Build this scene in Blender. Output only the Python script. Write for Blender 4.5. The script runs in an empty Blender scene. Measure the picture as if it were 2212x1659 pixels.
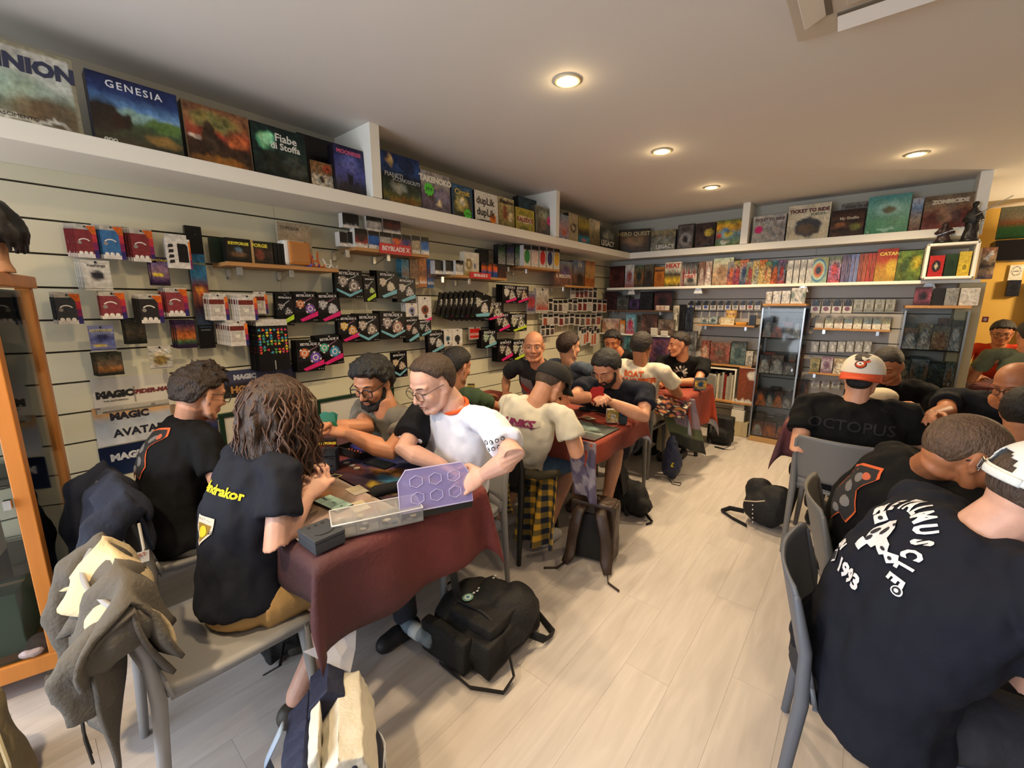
import bpy, bmesh, math, random
from mathutils import Vector as V, Matrix as M, noise
from mathutils.bvhtree import BVHTree
sc = bpy.context.scene
COL = sc.collection
random.seed(7)
PI = math.pi

# ---------------------------------------------------------------- camera
F_PX, YAW, PITCH, ROLL = 912.305, 0.69604, 0.186665, 0.0030446
CAM = V((2.92, 0.0, 1.52))
_fw = V((-math.sin(YAW)*math.cos(PITCH), math.cos(YAW)*math.cos(PITCH), -math.sin(PITCH)))
_r = _fw.cross(V((0, 0, 1))).normalized()
_u = _r.cross(_fw)
_r, _u = math.cos(ROLL)*_r + math.sin(ROLL)*_u, -math.sin(ROLL)*_r + math.cos(ROLL)*_u
cam = bpy.data.cameras.new('camera')
cam.sensor_width = 36
cam.lens = F_PX/2212*36
cam.clip_start = 0.02
camo = bpy.data.objects.new('camera', cam)
COL.objects.link(camo)
camo.matrix_world = M(((_r.x, _u.x, -_fw.x, CAM.x), (_r.y, _u.y, -_fw.y, CAM.y), (_r.z, _u.z, -_fw.z, CAM.z), (0, 0, 0, 1)))
sc.camera = camo

# ---------------------------------------------------------------- world, light, exposure
w = bpy.data.worlds.new('world'); sc.world = w; w.use_nodes = True
w.node_tree.nodes['Background'].inputs[0].default_value = (0.80, 0.90, 1.0, 1)
w.node_tree.nodes['Background'].inputs[1].default_value = 0.26
def area(name, loc, rot, sx, sy, power, col):
    l = bpy.data.lights.new(name, 'AREA'); l.shape = 'RECTANGLE'; l.size = sx; l.size_y = sy; l.energy = power; l.color = col
    o = bpy.data.objects.new(name, l); COL.objects.link(o); o.location = loc; o.rotation_euler = rot
    return o
# daylight through the shop front behind the camera
area('shop_window_daylight', (1.15, -2.45, 1.45), (math.radians(86), 0, math.radians(-16)), 2.9, 2.3, 128, (0.80, 0.88, 1.0))
sc.view_settings.view_transform = 'Standard'
sc.view_settings.look = 'None'
sc.view_settings.gamma = 1
sc.view_settings.use_curve_mapping = False
sc.view_settings.exposure = 0.5

# ---------------------------------------------------------------- where a picture point lies in the room
def ray(x, y): return (x-1106)/F_PX*_r - (y-829.5)/F_PX*_u + _fw
def on(ax, x, y, v):
    d = ray(x, y); t = (v-CAM[ax])/d[ax]; return CAM + t*d
def onx(x, y, v): return on(0, x, y, v)
def ony(x, y, v): return on(1, x, y, v)
def onz(x, y, v): return on(2, x, y, v)
def P(x, y, t): return CAM + t*ray(x, y)

# ---------------------------------------------------------------- materials
def lin(c): return c/12.92 if c <= .04045 else ((c+.055)/1.055)**2.4
def hx(h):
    if not isinstance(h, str): return tuple(h[:3])
    h = h.lstrip('#')
    if len(h) == 3: h = ''.join(c*2 for c in h)
    return tuple(lin(int(h[i:i+2], 16)/255) for i in (0, 2, 4))
_mats = {}
def mat(name, col='#888', rough=.6, metal=0., bump=0., bscale=80., var=0., vscale=6., trans=0., alpha=1., emit=0., sheen=0., attr=False, coat=0., stretch=None, subs=0., spec=.5):
    if name in _mats: return _mats[name]
    m = bpy.data.materials.new(name); m.use_nodes = True
    nt = m.node_tree; N = nt.nodes; L = nt.links; b = N['Principled BSDF']
    c = hx(col)
    b.inputs['Base Color'].default_value = (*c, 1)
    b.inputs['Roughness'].default_value = rough
    b.inputs['Metallic'].default_value = metal
    b.inputs['Specular IOR Level'].default_value = spec
    b.inputs['Transmission Weight'].default_value = trans
    b.inputs['Alpha'].default_value = alpha
    b.inputs['Sheen Weight'].default_value = sheen
    b.inputs['Coat Weight'].default_value = coat
    if coat: b.inputs['Coat Roughness'].default_value = .08
    if subs:
        b.inputs['Subsurface Weight'].default_value = subs
        b.inputs['Subsurface Radius'].default_value = (.012, .005, .003)
        b.inputs['Subsurface Scale'].default_value = 1.
    if emit:
        b.inputs['Emission Color'].default_value = (*c, 1); b.inputs['Emission Strength'].default_value = emit
    tc = None
    def coord():
        nonlocal tc
        if tc is None:
            tc = N.new('ShaderNodeTexCoord')
            if stretch:
                mp = N.new('ShaderNodeMapping'); mp.inputs['Scale'].default_value = stretch
                L.new(tc.outputs['Object'], mp.inputs['Vector']); tc = mp
        return tc.outputs['Vector'] if stretch else tc.outputs['Object']
    src = None
    if attr:
        a = N.new('ShaderNodeAttribute'); a.attribute_name = 'Col'; src = a.outputs['Color']
    if var:
        t = N.new('ShaderNodeTexNoise'); t.inputs['Scale'].default_value = vscale; t.inputs['Detail'].default_value = 5
        L.new(coord(), t.inputs['Vector'])
        r = N.new('ShaderNodeValToRGB'); lo, hi = 1-var, 1+var
        r.color_ramp.elements[0].position = .3; r.color_ramp.elements[1].position = .7
        r.color_ramp.elements[0].color = (lo, lo, lo, 1); r.color_ramp.elements[1].color = (hi, hi, hi, 1)
        L.new(t.outputs['Fac'], r.inputs['Fac'])
        mx = N.new('ShaderNodeMix'); mx.data_type = 'RGBA'; mx.blend_type = 'MULTIPLY'; mx.inputs[0].default_value = 1
        if src: L.new(src, mx.inputs[6])
        else: mx.inputs[6].default_value = (*c, 1)
        L.new(r.outputs['Color'], mx.inputs[7]); src = mx.outputs[2]
    if src: L.new(src, b.inputs['Base Color'])
    if bump:
        t = N.new('ShaderNodeTexNoise'); t.inputs['Scale'].default_value = bscale; t.inputs['Detail'].default_value = 4
        L.new(coord(), t.inputs['Vector'])
        bp = N.new('ShaderNodeBump'); bp.inputs['Strength'].default_value = bump; bp.inputs['Distance'].default_value = .01
        L.new(t.outputs['Fac'], bp.inputs['Height']); L.new(bp.outputs['Normal'], b.inputs['Normal'])
    _mats[name] = m
    return m
PRINT = mat('printed_card', attr=True, rough=.38)
GLOSS = mat('printed_gloss', attr=True, rough=.28, var=.25, vscale=60, spec=.25)
MATTE = mat('printed_matte', attr=True, rough=.8)
FABRIC = mat('printed_fabric', attr=True, rough=.85, bump=.25, bscale=300)
def pane(name, tint, gloss=.10, haze=.0):
    m = bpy.data.materials.new(name); m.use_nodes = True; N = m.node_tree.nodes; L = m.node_tree.links
    N.remove(N['Principled BSDF']); out = N['Material Output']
    tr = N.new('ShaderNodeBsdfTransparent'); tr.inputs[0].default_value = (*tint, 1)
    gl = N.new('ShaderNodeBsdfGlossy'); gl.inputs['Roughness'].default_value = .05
    fr = N.new('ShaderNodeFresnel'); fr.inputs['IOR'].default_value = 1.35
    mx = N.new('ShaderNodeMixShader'); L.new(fr.outputs[0], mx.inputs[0]); L.new(tr.outputs[0], mx.inputs[1]); L.new(gl.outputs[0], mx.inputs[2])
    last = mx
    if haze:
        df = N.new('ShaderNodeBsdfDiffuse'); df.inputs[0].default_value = (.8, .8, .82, 1)
        m2 = N.new('ShaderNodeMixShader'); m2.inputs[0].default_value = haze; L.new(mx.outputs[0], m2.inputs[1]); L.new(df.outputs[0], m2.inputs[2]); last = m2
    L.new(last.outputs[0], out.inputs[0]); _mats[name] = m
    return m
GLASS = pane('clear_glass', (.93, .95, .94))
CLEAR = pane('clear_plastic', (.95, .95, .96), haze=.14)
pane('glass_green', (.80, .88, .84), haze=.04)
STEEL = mat('chrome_steel', '#d0d4d8', rough=.22, metal=1)
WHITEP = mat('white_paint', '#e9e6da', rough=.55, bump=.03, bscale=40)
BLACKP = mat('black_plastic', '#161616', rough=.45)
def paint(col, rough=.6, **k):
    return mat('paint_%s_%d' % (str(col).lstrip('#'), int(rough*100)), col, rough, **k)

# ---------------------------------------------------------------- mesh builder
class MB:
    def __init__(s): s.v = []; s.f = []; s.c = []; s.m = []
    def add(s, pts, faces, col=None, mi=0):
        n = len(s.v); s.v += [tuple(p) for p in pts]
        for f in faces:
            s.f.append(tuple(n+i for i in f)); s.m.append(mi)
            s.c.append(col)
        return s
    def box(s, c, d, col=None, mi=0, mw=None, taper=1.):
        x, y, z = (k/2 for k in d); t = taper
        p = [V((-x, -y, -z)), V((x, -y, -z)), V((x, y, -z)), V((-x, y, -z)), V((-x*t, -y*t, z)), V((x*t, -y*t, z)), V((x*t, y*t, z)), V((-x*t, y*t, z))]
        c = V(c)
        p = [(mw @ q if mw else q) + c for q in p]
        return s.add(p, [(0, 3, 2, 1), (4, 5, 6, 7), (0, 1, 5, 4), (1, 2, 6, 5), (2, 3, 7, 6), (3, 0, 4, 7)], col, mi)
    def loft(s, rings, col=None, mi=0, cap=True, closed=False):
        n = len(rings[0]); b = len(s.v); k = len(rings)
        pts = [p for r in rings for p in r]; fs = []
        for i in range(k if closed else k-1):
            j = (i+1) % k
            for a in range(n):
                c2 = (a+1) % n
                fs.append((i*n+a, i*n+c2, j*n+c2, j*n+a))
        if cap and not closed:
            fs.append(tuple(range(n-1, -1, -1))); fs.append(tuple((k-1)*n+a for a in range(n)))
        return s.add(pts, fs, col, mi)
    def tube(s, path, rad, n=8, col=None, mi=0, flat=1., ref=None, cap=True, round_=False, closed=False):
        path = [V(p) for p in path]; k = len(path)
        if not hasattr(rad, '__len__'): rad = [rad]*k
        if round_ and k > 1:
            d0 = (path[0]-path[1]).normalized(); d1 = (path[-1]-path[-2]).normalized()
            r0, r1 = rad[0], rad[-1]
            r0 = r0 if not hasattr(r0, '__len__') else min(r0); r1 = r1 if not hasattr(r1, '__len__') else min(r1)
            sc_ = lambda r, q: tuple(x*q for x in r) if hasattr(r, '__len__') else r*q
            path = [path[0]+d0*r0*.95, path[0]+d0*r0*.7] + path + [path[-1]+d1*r1*.7, path[-1]+d1*r1*.95]
            rad = [sc_(rad[0], .25), sc_(rad[0], .71)] + list(rad) + [sc_(rad[-1], .71), sc_(rad[-1], .25)]
            k += 4
        rings = []; prev = V(ref) if ref else None
        for i, p in enumerate(path):
            t = (path[(i+1) % k]-path[i-1]) if closed else (path[min(i+1, k-1)]-path[max(i-1, 0)])
            t = t.normalized() if t.length > 1e-9 else V((0, 0, 1))
            if prev is None: prev = V((0, 0, 1)) if abs(t.z) < .9 else V((1, 0, 0))
            a = prev - t*prev.dot(t)
            if a.length < 1e-6: a = t.orthogonal()
            a.normalize(); b = t.cross(a); prev = a
            r = rad[i]
            ra, rb = r if hasattr(r, '__len__') else (r, r*flat)
            rings.append([p + a*math.cos(q*2*PI/n)*ra + b*math.sin(q*2*PI/n)*rb for q in range(n)])
        return s.loft(rings, col, mi, cap, closed)
    def ball(s, c, r, n=12, col=None, mi=0, mw=None):
        c = V(c); r = r if hasattr(r, '__len__') else (r, r, r); k = max(4, n//2)
        pts = []; fs = []
        for i in range(1, k):
            th = PI*i/k
            for j in range(n):
                ph = 2*PI*j/n
                pts.append(V((r[0]*math.sin(th)*math.cos(ph), r[1]*math.sin(th)*math.sin(ph), r[2]*math.cos(th))))
        pts += [V((0, 0, r[2])), V((0, 0, -r[2]))]
        pts = [(mw @ p if mw else p)+c for p in pts]
        for i in range(k-2):
            for j in range(n):
                fs.append((i*n+j, (i+1)*n+j, (i+1)*n+(j+1) % n, i*n+(j+1) % n))
        T = (k-1)*n
        for j in range(n):
            fs.append((T, j, (j+1) % n)); fs.append((T+1, (k-2)*n+(j+1) % n, (k-2)*n+j))
        return s.add(pts, fs, col, mi)
    def lathe(s, prof, c=(0, 0, 0), n=20, col=None, mi=0, axis='z'):
        c = V(c); rings = []
        for r, z in prof:
            ring = []
            for j in range(n):
                a = 2*PI*j/n; p = V((r*math.cos(a), r*math.sin(a), z))
                if axis == 'y': p = V((p.x, -p.z, p.y))
                if axis == 'x': p = V((p.z, p.x, p.y))
                ring.append(p+c)
            rings.append(ring)
        return s.loft(rings, col, mi, True)
    def prism(s, poly, y0, y1, col=None, mi=0, mw=None):
        a = [V((x, y0, z)) for x, z in poly]; b = [V((x, y1, z)) for x, z in poly]; n = len(poly)
        if mw: a = [mw @ p for p in a]; b = [mw @ p for p in b]
        return s.add(a+b, [tuple(range(n)), tuple(range(2*n-1, n-1, -1))] + [(i, i+n, (i+1) % n+n, (i+1) % n) for i in range(n)], col, mi)
    def flat(s, poly, y, col, mi=0):      # a printed patch facing -y
        return s.add([(x, y, z) for x, z in poly], [tuple(range(len(poly)))], col, mi)
    def disc(s, cx, cz, r, y, col, n=14, rz=None):
        return s.flat([(cx+r*math.cos(2*PI*i/n), cz+(rz or r)*math.sin(2*PI*i/n)) for i in range(n)], y, col)
    def mesh(s, name, mats, smooth=False, fix=True):
        me = bpy.data.meshes.new(name)
        me.from_pydata(s.v, [], s.f)
        mats = mats if isinstance(mats, (list, tuple)) else [mats]
        for m in mats: me.materials.append(m)
        if len(mats) > 1: me.polygons.foreach_set('material_index', s.m)
        if any(c is not None for c in s.c):
            at = me.color_attributes.new('Col', 'FLOAT_COLOR', 'CORNER')
            buf = []; cache = {}
            for f, c in zip(s.f, s.c):
                if isinstance(c, list):
                    for k in c: buf += [*k, 1.]
                else:
                    if c not in cache: cache[c] = hx(c) if c is not None else (.5, .5, .5)
                    buf += [*cache[c], 1.]*len(f)
            at.data.foreach_set('color', buf)
        if fix:
            bm = bmesh.new(); bm.from_mesh(me); bmesh.ops.recalc_face_normals(bm, faces=bm.faces); bm.to_mesh(me); bm.free()
        if smooth: me.polygons.foreach_set('use_smooth', [True]*len(me.polygons))
        me.update()
        return me
    def build(s, name, mats, parent=None, smooth=False, bevel=0., fix=True, loc=None, rz=0., weld=False):
        me = s.mesh(name, mats, smooth, fix)
        o = link(name, me, parent)
        if bevel:
            bv = o.modifiers.new('bevel', 'BEVEL'); bv.width = bevel; bv.segments = 2; bv.limit_method = 'ANGLE'; bv.angle_limit = .6
        if loc is not None: o.location = loc
        if rz: o.rotation_euler[2] = rz
        return o
def link(name, data, parent=None):
    o = bpy.data.objects.new(name, data); COL.objects.link(o)
    if parent: o.parent = parent
    return o
def tag(o, label, cat, group=None, kind=None):
    o['label'] = label; o['category'] = cat
    if group: o['group'] = group
    if kind: o['kind'] = kind
    return o
def thing(name, label, cat, loc=(0, 0, 0), rz=0., group=None):
    o = bpy.data.objects.new(name, None); COL.objects.link(o); o.empty_display_size = .05
    o.location = loc; o.rotation_euler = (0, 0, rz)
    return tag(o, label, cat, group)
def struct(o, label=None):
    o['kind'] = 'structure'
    if label: o['label'] = label
    return o
def dup(root, loc=None, rz=None, label=None, group=None):
    r = root.copy(); COL.objects.link(r)
    if loc is not None: r.location = loc
    if rz is not None: r.rotation_euler[2] = rz
    if label: r['label'] = label
    if group: r['group'] = group
    for ch in root.children:
        c = ch.copy(); COL.objects.link(c); c.parent = r
        for g in ch.children:
            d = g.copy(); COL.objects.link(d); d.parent = c
    return r
def text(body, size, col, parent, loc, rot=(PI/2, 0, 0), name='lettering', align='CENTER', extr=.0006, sx=1., shear=0., rough=.5, bold=0., space=1.):
    cu = bpy.data.curves.new(name, 'FONT'); cu.body = body; cu.size = size; cu.align_x = align; cu.align_y = 'CENTER'
    cu.extrude = extr; cu.shear = shear; cu.resolution_u = 2; cu.offset = bold; cu.space_character = space
    cu.materials.append(paint(col, rough))
    o = link(name, cu, parent); o.location = loc; o.rotation_euler = rot; o.scale = (sx, 1, 1)
    return o
def mix(a, b, t): return tuple(x+(y-x)*t for x, y in zip(a, b))
def art(mb, w, h, spec, y=0., n=18, x0=0., z0=0., seed=0, mi=0):
    """A printed picture facing -y: vertical colour bands, soft shapes and mottling, over an n x n grid of the printed face."""
    g = [(t, hx(c)) for t, c in spec['g']]
    bl = [(a, b2, rx, rz, hx(c), s) for a, b2, rx, rz, c, s in spec.get('b', [])]
    amp = spec.get('n', .25); fr = spec.get('fr'); sc_ = spec.get('s', 4.)
    nx = n; nz = max(3, int(n*h/w*.9)) if h < w*2.5 else n*2
    wp = spec.get('w', .055)
    def colour(u, v):
        if wp and amp > .08:
            p = V((u*7+seed, v*7*h/w, seed*2.1)); q = V((u*17-seed, v*17*h/w, seed*.7))
            u, v = u+wp*noise.noise(p)+wp*.5*noise.noise(q), v+wp*noise.noise(p+V((9, 4, 2)))+wp*.5*noise.noise(q+V((5, 1, 7)))
        c = g[0][1]
        for (t0, c0), (t1, c1) in zip(g, g[1:]):
            if v >= t0: c = mix(c0, c1, min(1, (v-t0)/max(1e-6, t1-t0)))
        for a, b2, rx, rz, cc, s in bl:
            d = ((u-a)/rx)**2+((v-b2)/rz)**2
            if d < 1+s: c = mix(c, cc, 1. if d < 1-s else max(0., (1+s-d)/(2*s)))
        if amp:
            k = noise.noise(V((u*sc_+seed*7.3, v*sc_*h/w, seed*1.7)))+.6*noise.noise(V((u*sc_*2.7, v*sc_*2.7*h/w, seed*3.1)))+.4*noise.noise(V((u*sc_*6, v*sc_*6*h/w, seed*5.1)))
            m = max(.15, 1+amp*1.6*k); q = noise.noise(V((u*sc_, v*sc_, seed+9.)))*amp*.5
            c = (max(0, c[0]*m*(1+q)), max(0, c[1]*m), max(0, c[2]*m*(1-q)))
        return c
    if fr: frc = hx(fr); fw_ = spec.get('fw', .05)
    pts = []; cs = []
    for j in range(nz+1):
        for i in range(nx+1):
            u, v = i/nx, j/nz
            pts.append((x0+u*w, y, z0+h-v*h))
            c = colour(u, v)
            if fr and (u < fw_ or u > 1-fw_ or v < fw_*w/h or v > 1-fw_*w/h): c = frc
            cs.append(c)
    b = len(mb.v); mb.v += pts
    for j in range(nz):
        for i in range(nx):
            q = (j*(nx+1)+i, (j+1)*(nx+1)+i, (j+1)*(nx+1)+i+1, j*(nx+1)+i+1)
            mb.f.append(tuple(b+k for k in q)); mb.m.append(mi); mb.c.append([cs[k] for k in q])
    return mb
# ================================================================ the room
CEIL = 2.617
FARY = 5.68
def shell_box(name, lo, hi, m, parent=None):
    mb = MB(); lo = V(lo); hi = V(hi); mb.box((lo+hi)/2, hi-lo)
    o = mb.build(name, m, parent)
    return o if parent else struct(o)
# floor: laminate planks running along the room
fl = shell_box('floor', (-.1, -2.4, -.06), (7.2, 8.2, -.004), mat('floor_base', '#9a8d78', .8))
def floor_mat():
    m = bpy.data.materials.new('laminate_planks'); m.use_nodes = True; N = m.node_tree.nodes; L = m.node_tree.links; b = N['Principled BSDF']
    oi = N.new('ShaderNodeObjectInfo'); tc = N.new('ShaderNodeTexCoord'); mp = N.new('ShaderNodeMapping'); mp.inputs['Scale'].default_value = (14, 1.6, 1)
    ad = N.new('ShaderNodeVectorMath'); ad.operation = 'ADD'
    L.new(tc.outputs['Object'], mp.inputs['Vector']); L.new(mp.outputs['Vector'], ad.inputs[0])
    cx = N.new('ShaderNodeCombineXYZ'); ml = N.new('ShaderNodeMath'); ml.operation = 'MULTIPLY'; ml.inputs[1].default_value = 37
    L.new(oi.outputs['Random'], ml.inputs[0]); L.new(ml.outputs[0], cx.inputs[0]); L.new(ml.outputs[0], cx.inputs[1]); L.new(cx.outputs[0], ad.inputs[1])
    t = N.new('ShaderNodeTexNoise'); t.inputs['Scale'].default_value = 1.6; t.inputs['Detail'].default_value = 8; t.inputs['Distortion'].default_value = .8
    L.new(ad.outputs[0], t.inputs['Vector'])
    r = N.new('ShaderNodeValToRGB'); e = r.color_ramp.elements
    e[0].position = .25; e[0].color = (*hx('#aaa29d'), 1); e[1].position = .75; e[1].color = (*hx('#bfb8b3'), 1)
    L.new(t.outputs['Fac'], r.inputs['Fac'])
    hs = N.new('ShaderNodeHueSaturation'); mr = N.new('ShaderNodeMapRange'); mr.inputs['To Min'].default_value = .975; mr.inputs['To Max'].default_value = 1.02
    L.new(oi.outputs['Random'], mr.inputs['Value']); L.new(mr.outputs[0], hs.inputs['Value']); L.new(r.outputs['Color'], hs.inputs['Color'])
    L.new(hs.outputs['Color'], b.inputs['Base Color'])
    b.inputs['Roughness'].default_value = .42
    bp = N.new('ShaderNodeBump'); bp.inputs['Strength'].default_value = .05; bp.inputs['Distance'].default_value = .002
    L.new(t.outputs['Fac'], bp.inputs['Height']); L.new(bp.outputs['Normal'], b.inputs['Normal'])
    return m
FM = floor_mat()
PW, PLEN = .1855, 1.21
me = MB().box((0, 0, -.002), (PW-.0006, PLEN-.0008, .004)).mesh('plank', FM)
nx = 0
for i in range(-2, 27):
    x = 2.384+PW*(i-12)
    off = [0, .72, .31, 1.02, .53][i % 5]
    for j in range(-3, 7):
        y = 1.2145+off+PLEN*(j+.5)-.0
        if x > 5.6 or x < -.05 or y < -2.3 or y > 7.6: continue
        o = link('plank', me, fl); o.location = (x, y, 0)
# ceiling
struct(shell_box('ceiling', (-.1, -2.4, CEIL), (7.2, 8.2, CEIL+.1), mat('ceiling_paint', '#dcd8d2', .85, bump=.02, bscale=30)))
# walls
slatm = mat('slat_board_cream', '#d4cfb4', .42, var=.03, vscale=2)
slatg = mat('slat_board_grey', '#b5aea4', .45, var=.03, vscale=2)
dark = mat('slot_dark_gap', '#3a3226', .8)  # dark brown backing behind the slots
wallm = mat('wall_paint', '#b5b1a2', .8, bump=.03, bscale=60)
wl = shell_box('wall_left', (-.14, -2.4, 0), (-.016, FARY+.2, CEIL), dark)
shell_box('upper_panel', (-.016, -2.4, 2.12), (-.001, FARY, CEIL), wallm, wl)
SLOTS = [2.04-.15*i for i in range(14)]
edges = [2.12]+SLOTS+[0.]
joints = [-1.22, -.02, 1.18, 2.38, 3.58, 4.78]
js = [-2.4]+joints+[FARY]
cache = {}
def board(par, along, a, b, z0, z1, m, tag_):
    h = z1-z0-.009; ln = b-a-.002
    k = (tag_, round(ln, 3), round(h, 3))
    if k not in cache: cache[k] = MB().box((0, 0, 0), (.015, ln, h) if along == 'y' else (ln, .015, h)).mesh('slat_board', m)
    o = link('slat_board', cache[k], par)
    o.location = (-.0085, (a+b)/2, (z0+z1)/2) if along == 'y' else ((a+b)/2, FARY+.0085, (z0+z1)/2)
for a, b in zip(js, js[1:]):
    for z1, z0 in zip(edges, edges[1:]): board(wl, 'y', a, b, z0, z1, slatm, 'L')
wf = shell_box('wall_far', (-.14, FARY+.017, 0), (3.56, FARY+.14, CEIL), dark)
shell_box('upper_panel', (0, FARY+.001, 2.12), (3.56, FARY+.017, CEIL), wallm, wf)
js = [0, 1.2, 2.4, 3.56]
for a, b in zip(js, js[1:]):
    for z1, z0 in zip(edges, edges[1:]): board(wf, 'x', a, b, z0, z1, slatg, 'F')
# walls out of the picture close the shop; the shop front behind the camera stays open to the street
rw = shell_box('wall_right', (5.6, -2.4, 0), (5.72, 8.2, CEIL), mat('plain_wall_paint', '#b8b0a0', .85))
wb = MB(); wb.box((2.75, -2.36, 2.5), (5.7, .1, .24)); wb.box((2.75, -2.36, .12), (5.7, .1, .24))
for x in (0, 1.9, 3.8, 5.5): wb.box((x, -2.36, 1.3), (.1, .1, 2.6))
struct(wb.build('wall_back', mat('shopfront_frame', '#4a4744', .5)))
# far room behind the opening on the right
yel = mat('yellow_wall_paint', '#c9a14a', .8, var=.06, vscale=3)
shell_box('wall_yellow', (3.4, 7.5, 0), (5.6, 7.6, CEIL), yel)
struct(shell_box('wall_partition', (3.40, FARY+.14, 0), (3.50, 7.5, CEIL), wallm))
# end pillar of the far wall and white shelf framing: ledge under the ceiling
def ledge(name, lo, hi, label, posts, axis):
    t = thing(name, label, 'shelf', V(lo))
    mb = MB(); d = V(hi)-V(lo); mb.box(d/2, d); mb.build('ledge_board', WHITEP, t, bevel=.003)
    for a, b in posts:
        mb = MB()
        if axis == 'y': mb.box((d.x/2+.006, (a+b)/2-lo[1], (CEIL-hi[2])/2+d.z), (d.x+.012, b-a, CEIL-hi[2]-.001))
        else: mb.box(((a+b)/2-lo[0], d.y/2-.006, (CEIL-hi[2])/2+d.z), (b-a, d.y+.012, CEIL-hi[2]-.001))
        mb.build('divider', WHITEP, t, bevel=.002)
    return t
LX = .415; LZ0, LZ1 = 2.112, 2.185; FYF = 5.40
ledge('display_ledge', (.001, -2.3, LZ0), (LX, FYF-.002, LZ1), 'long white ledge with dividers along the slatted wall under the ceiling', [(1.612, 1.68), (3.655, 3.715), (-.9, -.84)], 'y')
ledge('display_ledge', (.001, FYF, LZ0), (3.56, FARY-.001, LZ1), 'white ledge with dividers on the far wall, holding upright game boxes', [(1.712, 1.784), (3.485, 3.56)], 'x')
# pillar carrying the end of the far wall
pil = mat('pillar_cream', '#c2b48f', .7)
struct(shell_box('trim_1', (3.50, FARY-.18, 0), (3.66, FARY+.2, 1.72), pil))
# ---------------------------------------------------------------- ceiling lamps
def downlight(x, y, n, power):
    t = thing('ceiling_downlight', n, 'ceiling lamp', (x, y, CEIL), 0, 'recessed ceiling downlights')
    MB().lathe([(.052, -.001), (.066, -.001), (.068, -.006), (.060, -.009), (.050, -.008), (.048, -.003)], n=28).build('trim_ring', paint('#d8c9a4', .4), t, smooth=True)
    MB().lathe([(.001, -.004), (.049, -.004), (.049, -.0065), (.001, -.0075)], n=28).build('lamp_face', mat('lamp_glow', '#ffd9a0', emit=28.), t)
    l = bpy.data.lights.new('lamp_beam', 'SPOT'); l.energy = power; l.color = (1.0, .74, .43); l.spot_size = math.radians(150); l.spot_blend = .9; l.shadow_soft_size = .05
    o = bpy.data.objects.new('lamp_beam', l); COL.objects.link(o); o.parent = t; o.location = (0, 0, -.02)
    l = bpy.data.lights.new('lamp_halo_fill', 'POINT'); l.energy = .7; l.color = (1.0, .72, .36); l.shadow_soft_size = .02  # extra point light added to each downlight for a warm halo on the ceiling
    o = bpy.data.objects.new('lamp_halo_fill', l); COL.objects.link(o); o.parent = t; o.location = (0, 0, -.035)
for x, y, n in ((1.624, 1.975, 'round warm ceiling downlight, largest of those in view'), (1.618, 3.248, 'round warm ceiling downlight in the middle of the row of three'),
                (1.622, 4.493, 'round warm ceiling downlight closest to the far corner of the room'), (3.04, 4.49, 'round warm ceiling downlight over the stretch with the white framed box'),
                (1.62, .70, 'round warm ceiling downlight above the first table'), (3.04, .70, 'round warm ceiling downlight above the person in the white cap'), (1.62, -.57, 'round warm ceiling downlight near the shop front')):
    downlight(x, y, n, 112 if y > 3 else (54 if y > 1 else (26 if x > 2 else (48 if y > 0 else 125))))
# warm point light added to brighten the far room, without a fixture
l = bpy.data.lights.new('far_room_fill', 'POINT'); l.energy = 62; l.color = (1, .76, .46); l.shadow_soft_size = .1
o = bpy.data.objects.new('far_room_fill', l); COL.objects.link(o); o.location = (4.9, 6.5, 1.95)
# ---------------------------------------------------------------- air conditioner cassette
t = thing('air_conditioner', 'white square ceiling air conditioner with slotted vents', 'air conditioner', (2.97, 1.87, CEIL))
acm = mat('ac_plastic', '#c9bfae', .45)
mb = MB(); mb.box((0, 0, -.012), (.84, .84, .024)); mb.build('panel', acm, t, bevel=.006)
MB().box((0, 0, -.029), (.50, .50, .012), taper=1.).build('intake_grille', acm, t, bevel=.004)
for k in range(9): MB().box((-.2+.05*k, 0, -.0365), (.006, .46, .004)).build('grille_rib', paint('#9d9484', .5), t)
for a in range(4):
    R = M.Rotation(a*PI/2, 3, 'Z')
    MB().box(R @ V((0, .335, -.026)), (.56, .085, .004) if a % 2 == 0 else (.085, .56, .004)).build('vent_slot', paint('#6f675b', .6), t)
    fl_ = MB(); fl_.box((0, 0, 0), (.56, .075, .008)); f = fl_.build('vent_flap', mat('ac_flap', '#e8e2d8', .35), t, bevel=.003)
    f.location = R @ V((0, .343, -.036)); f.rotation_euler = (math.radians(-22), 0, a*PI/2)
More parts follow.
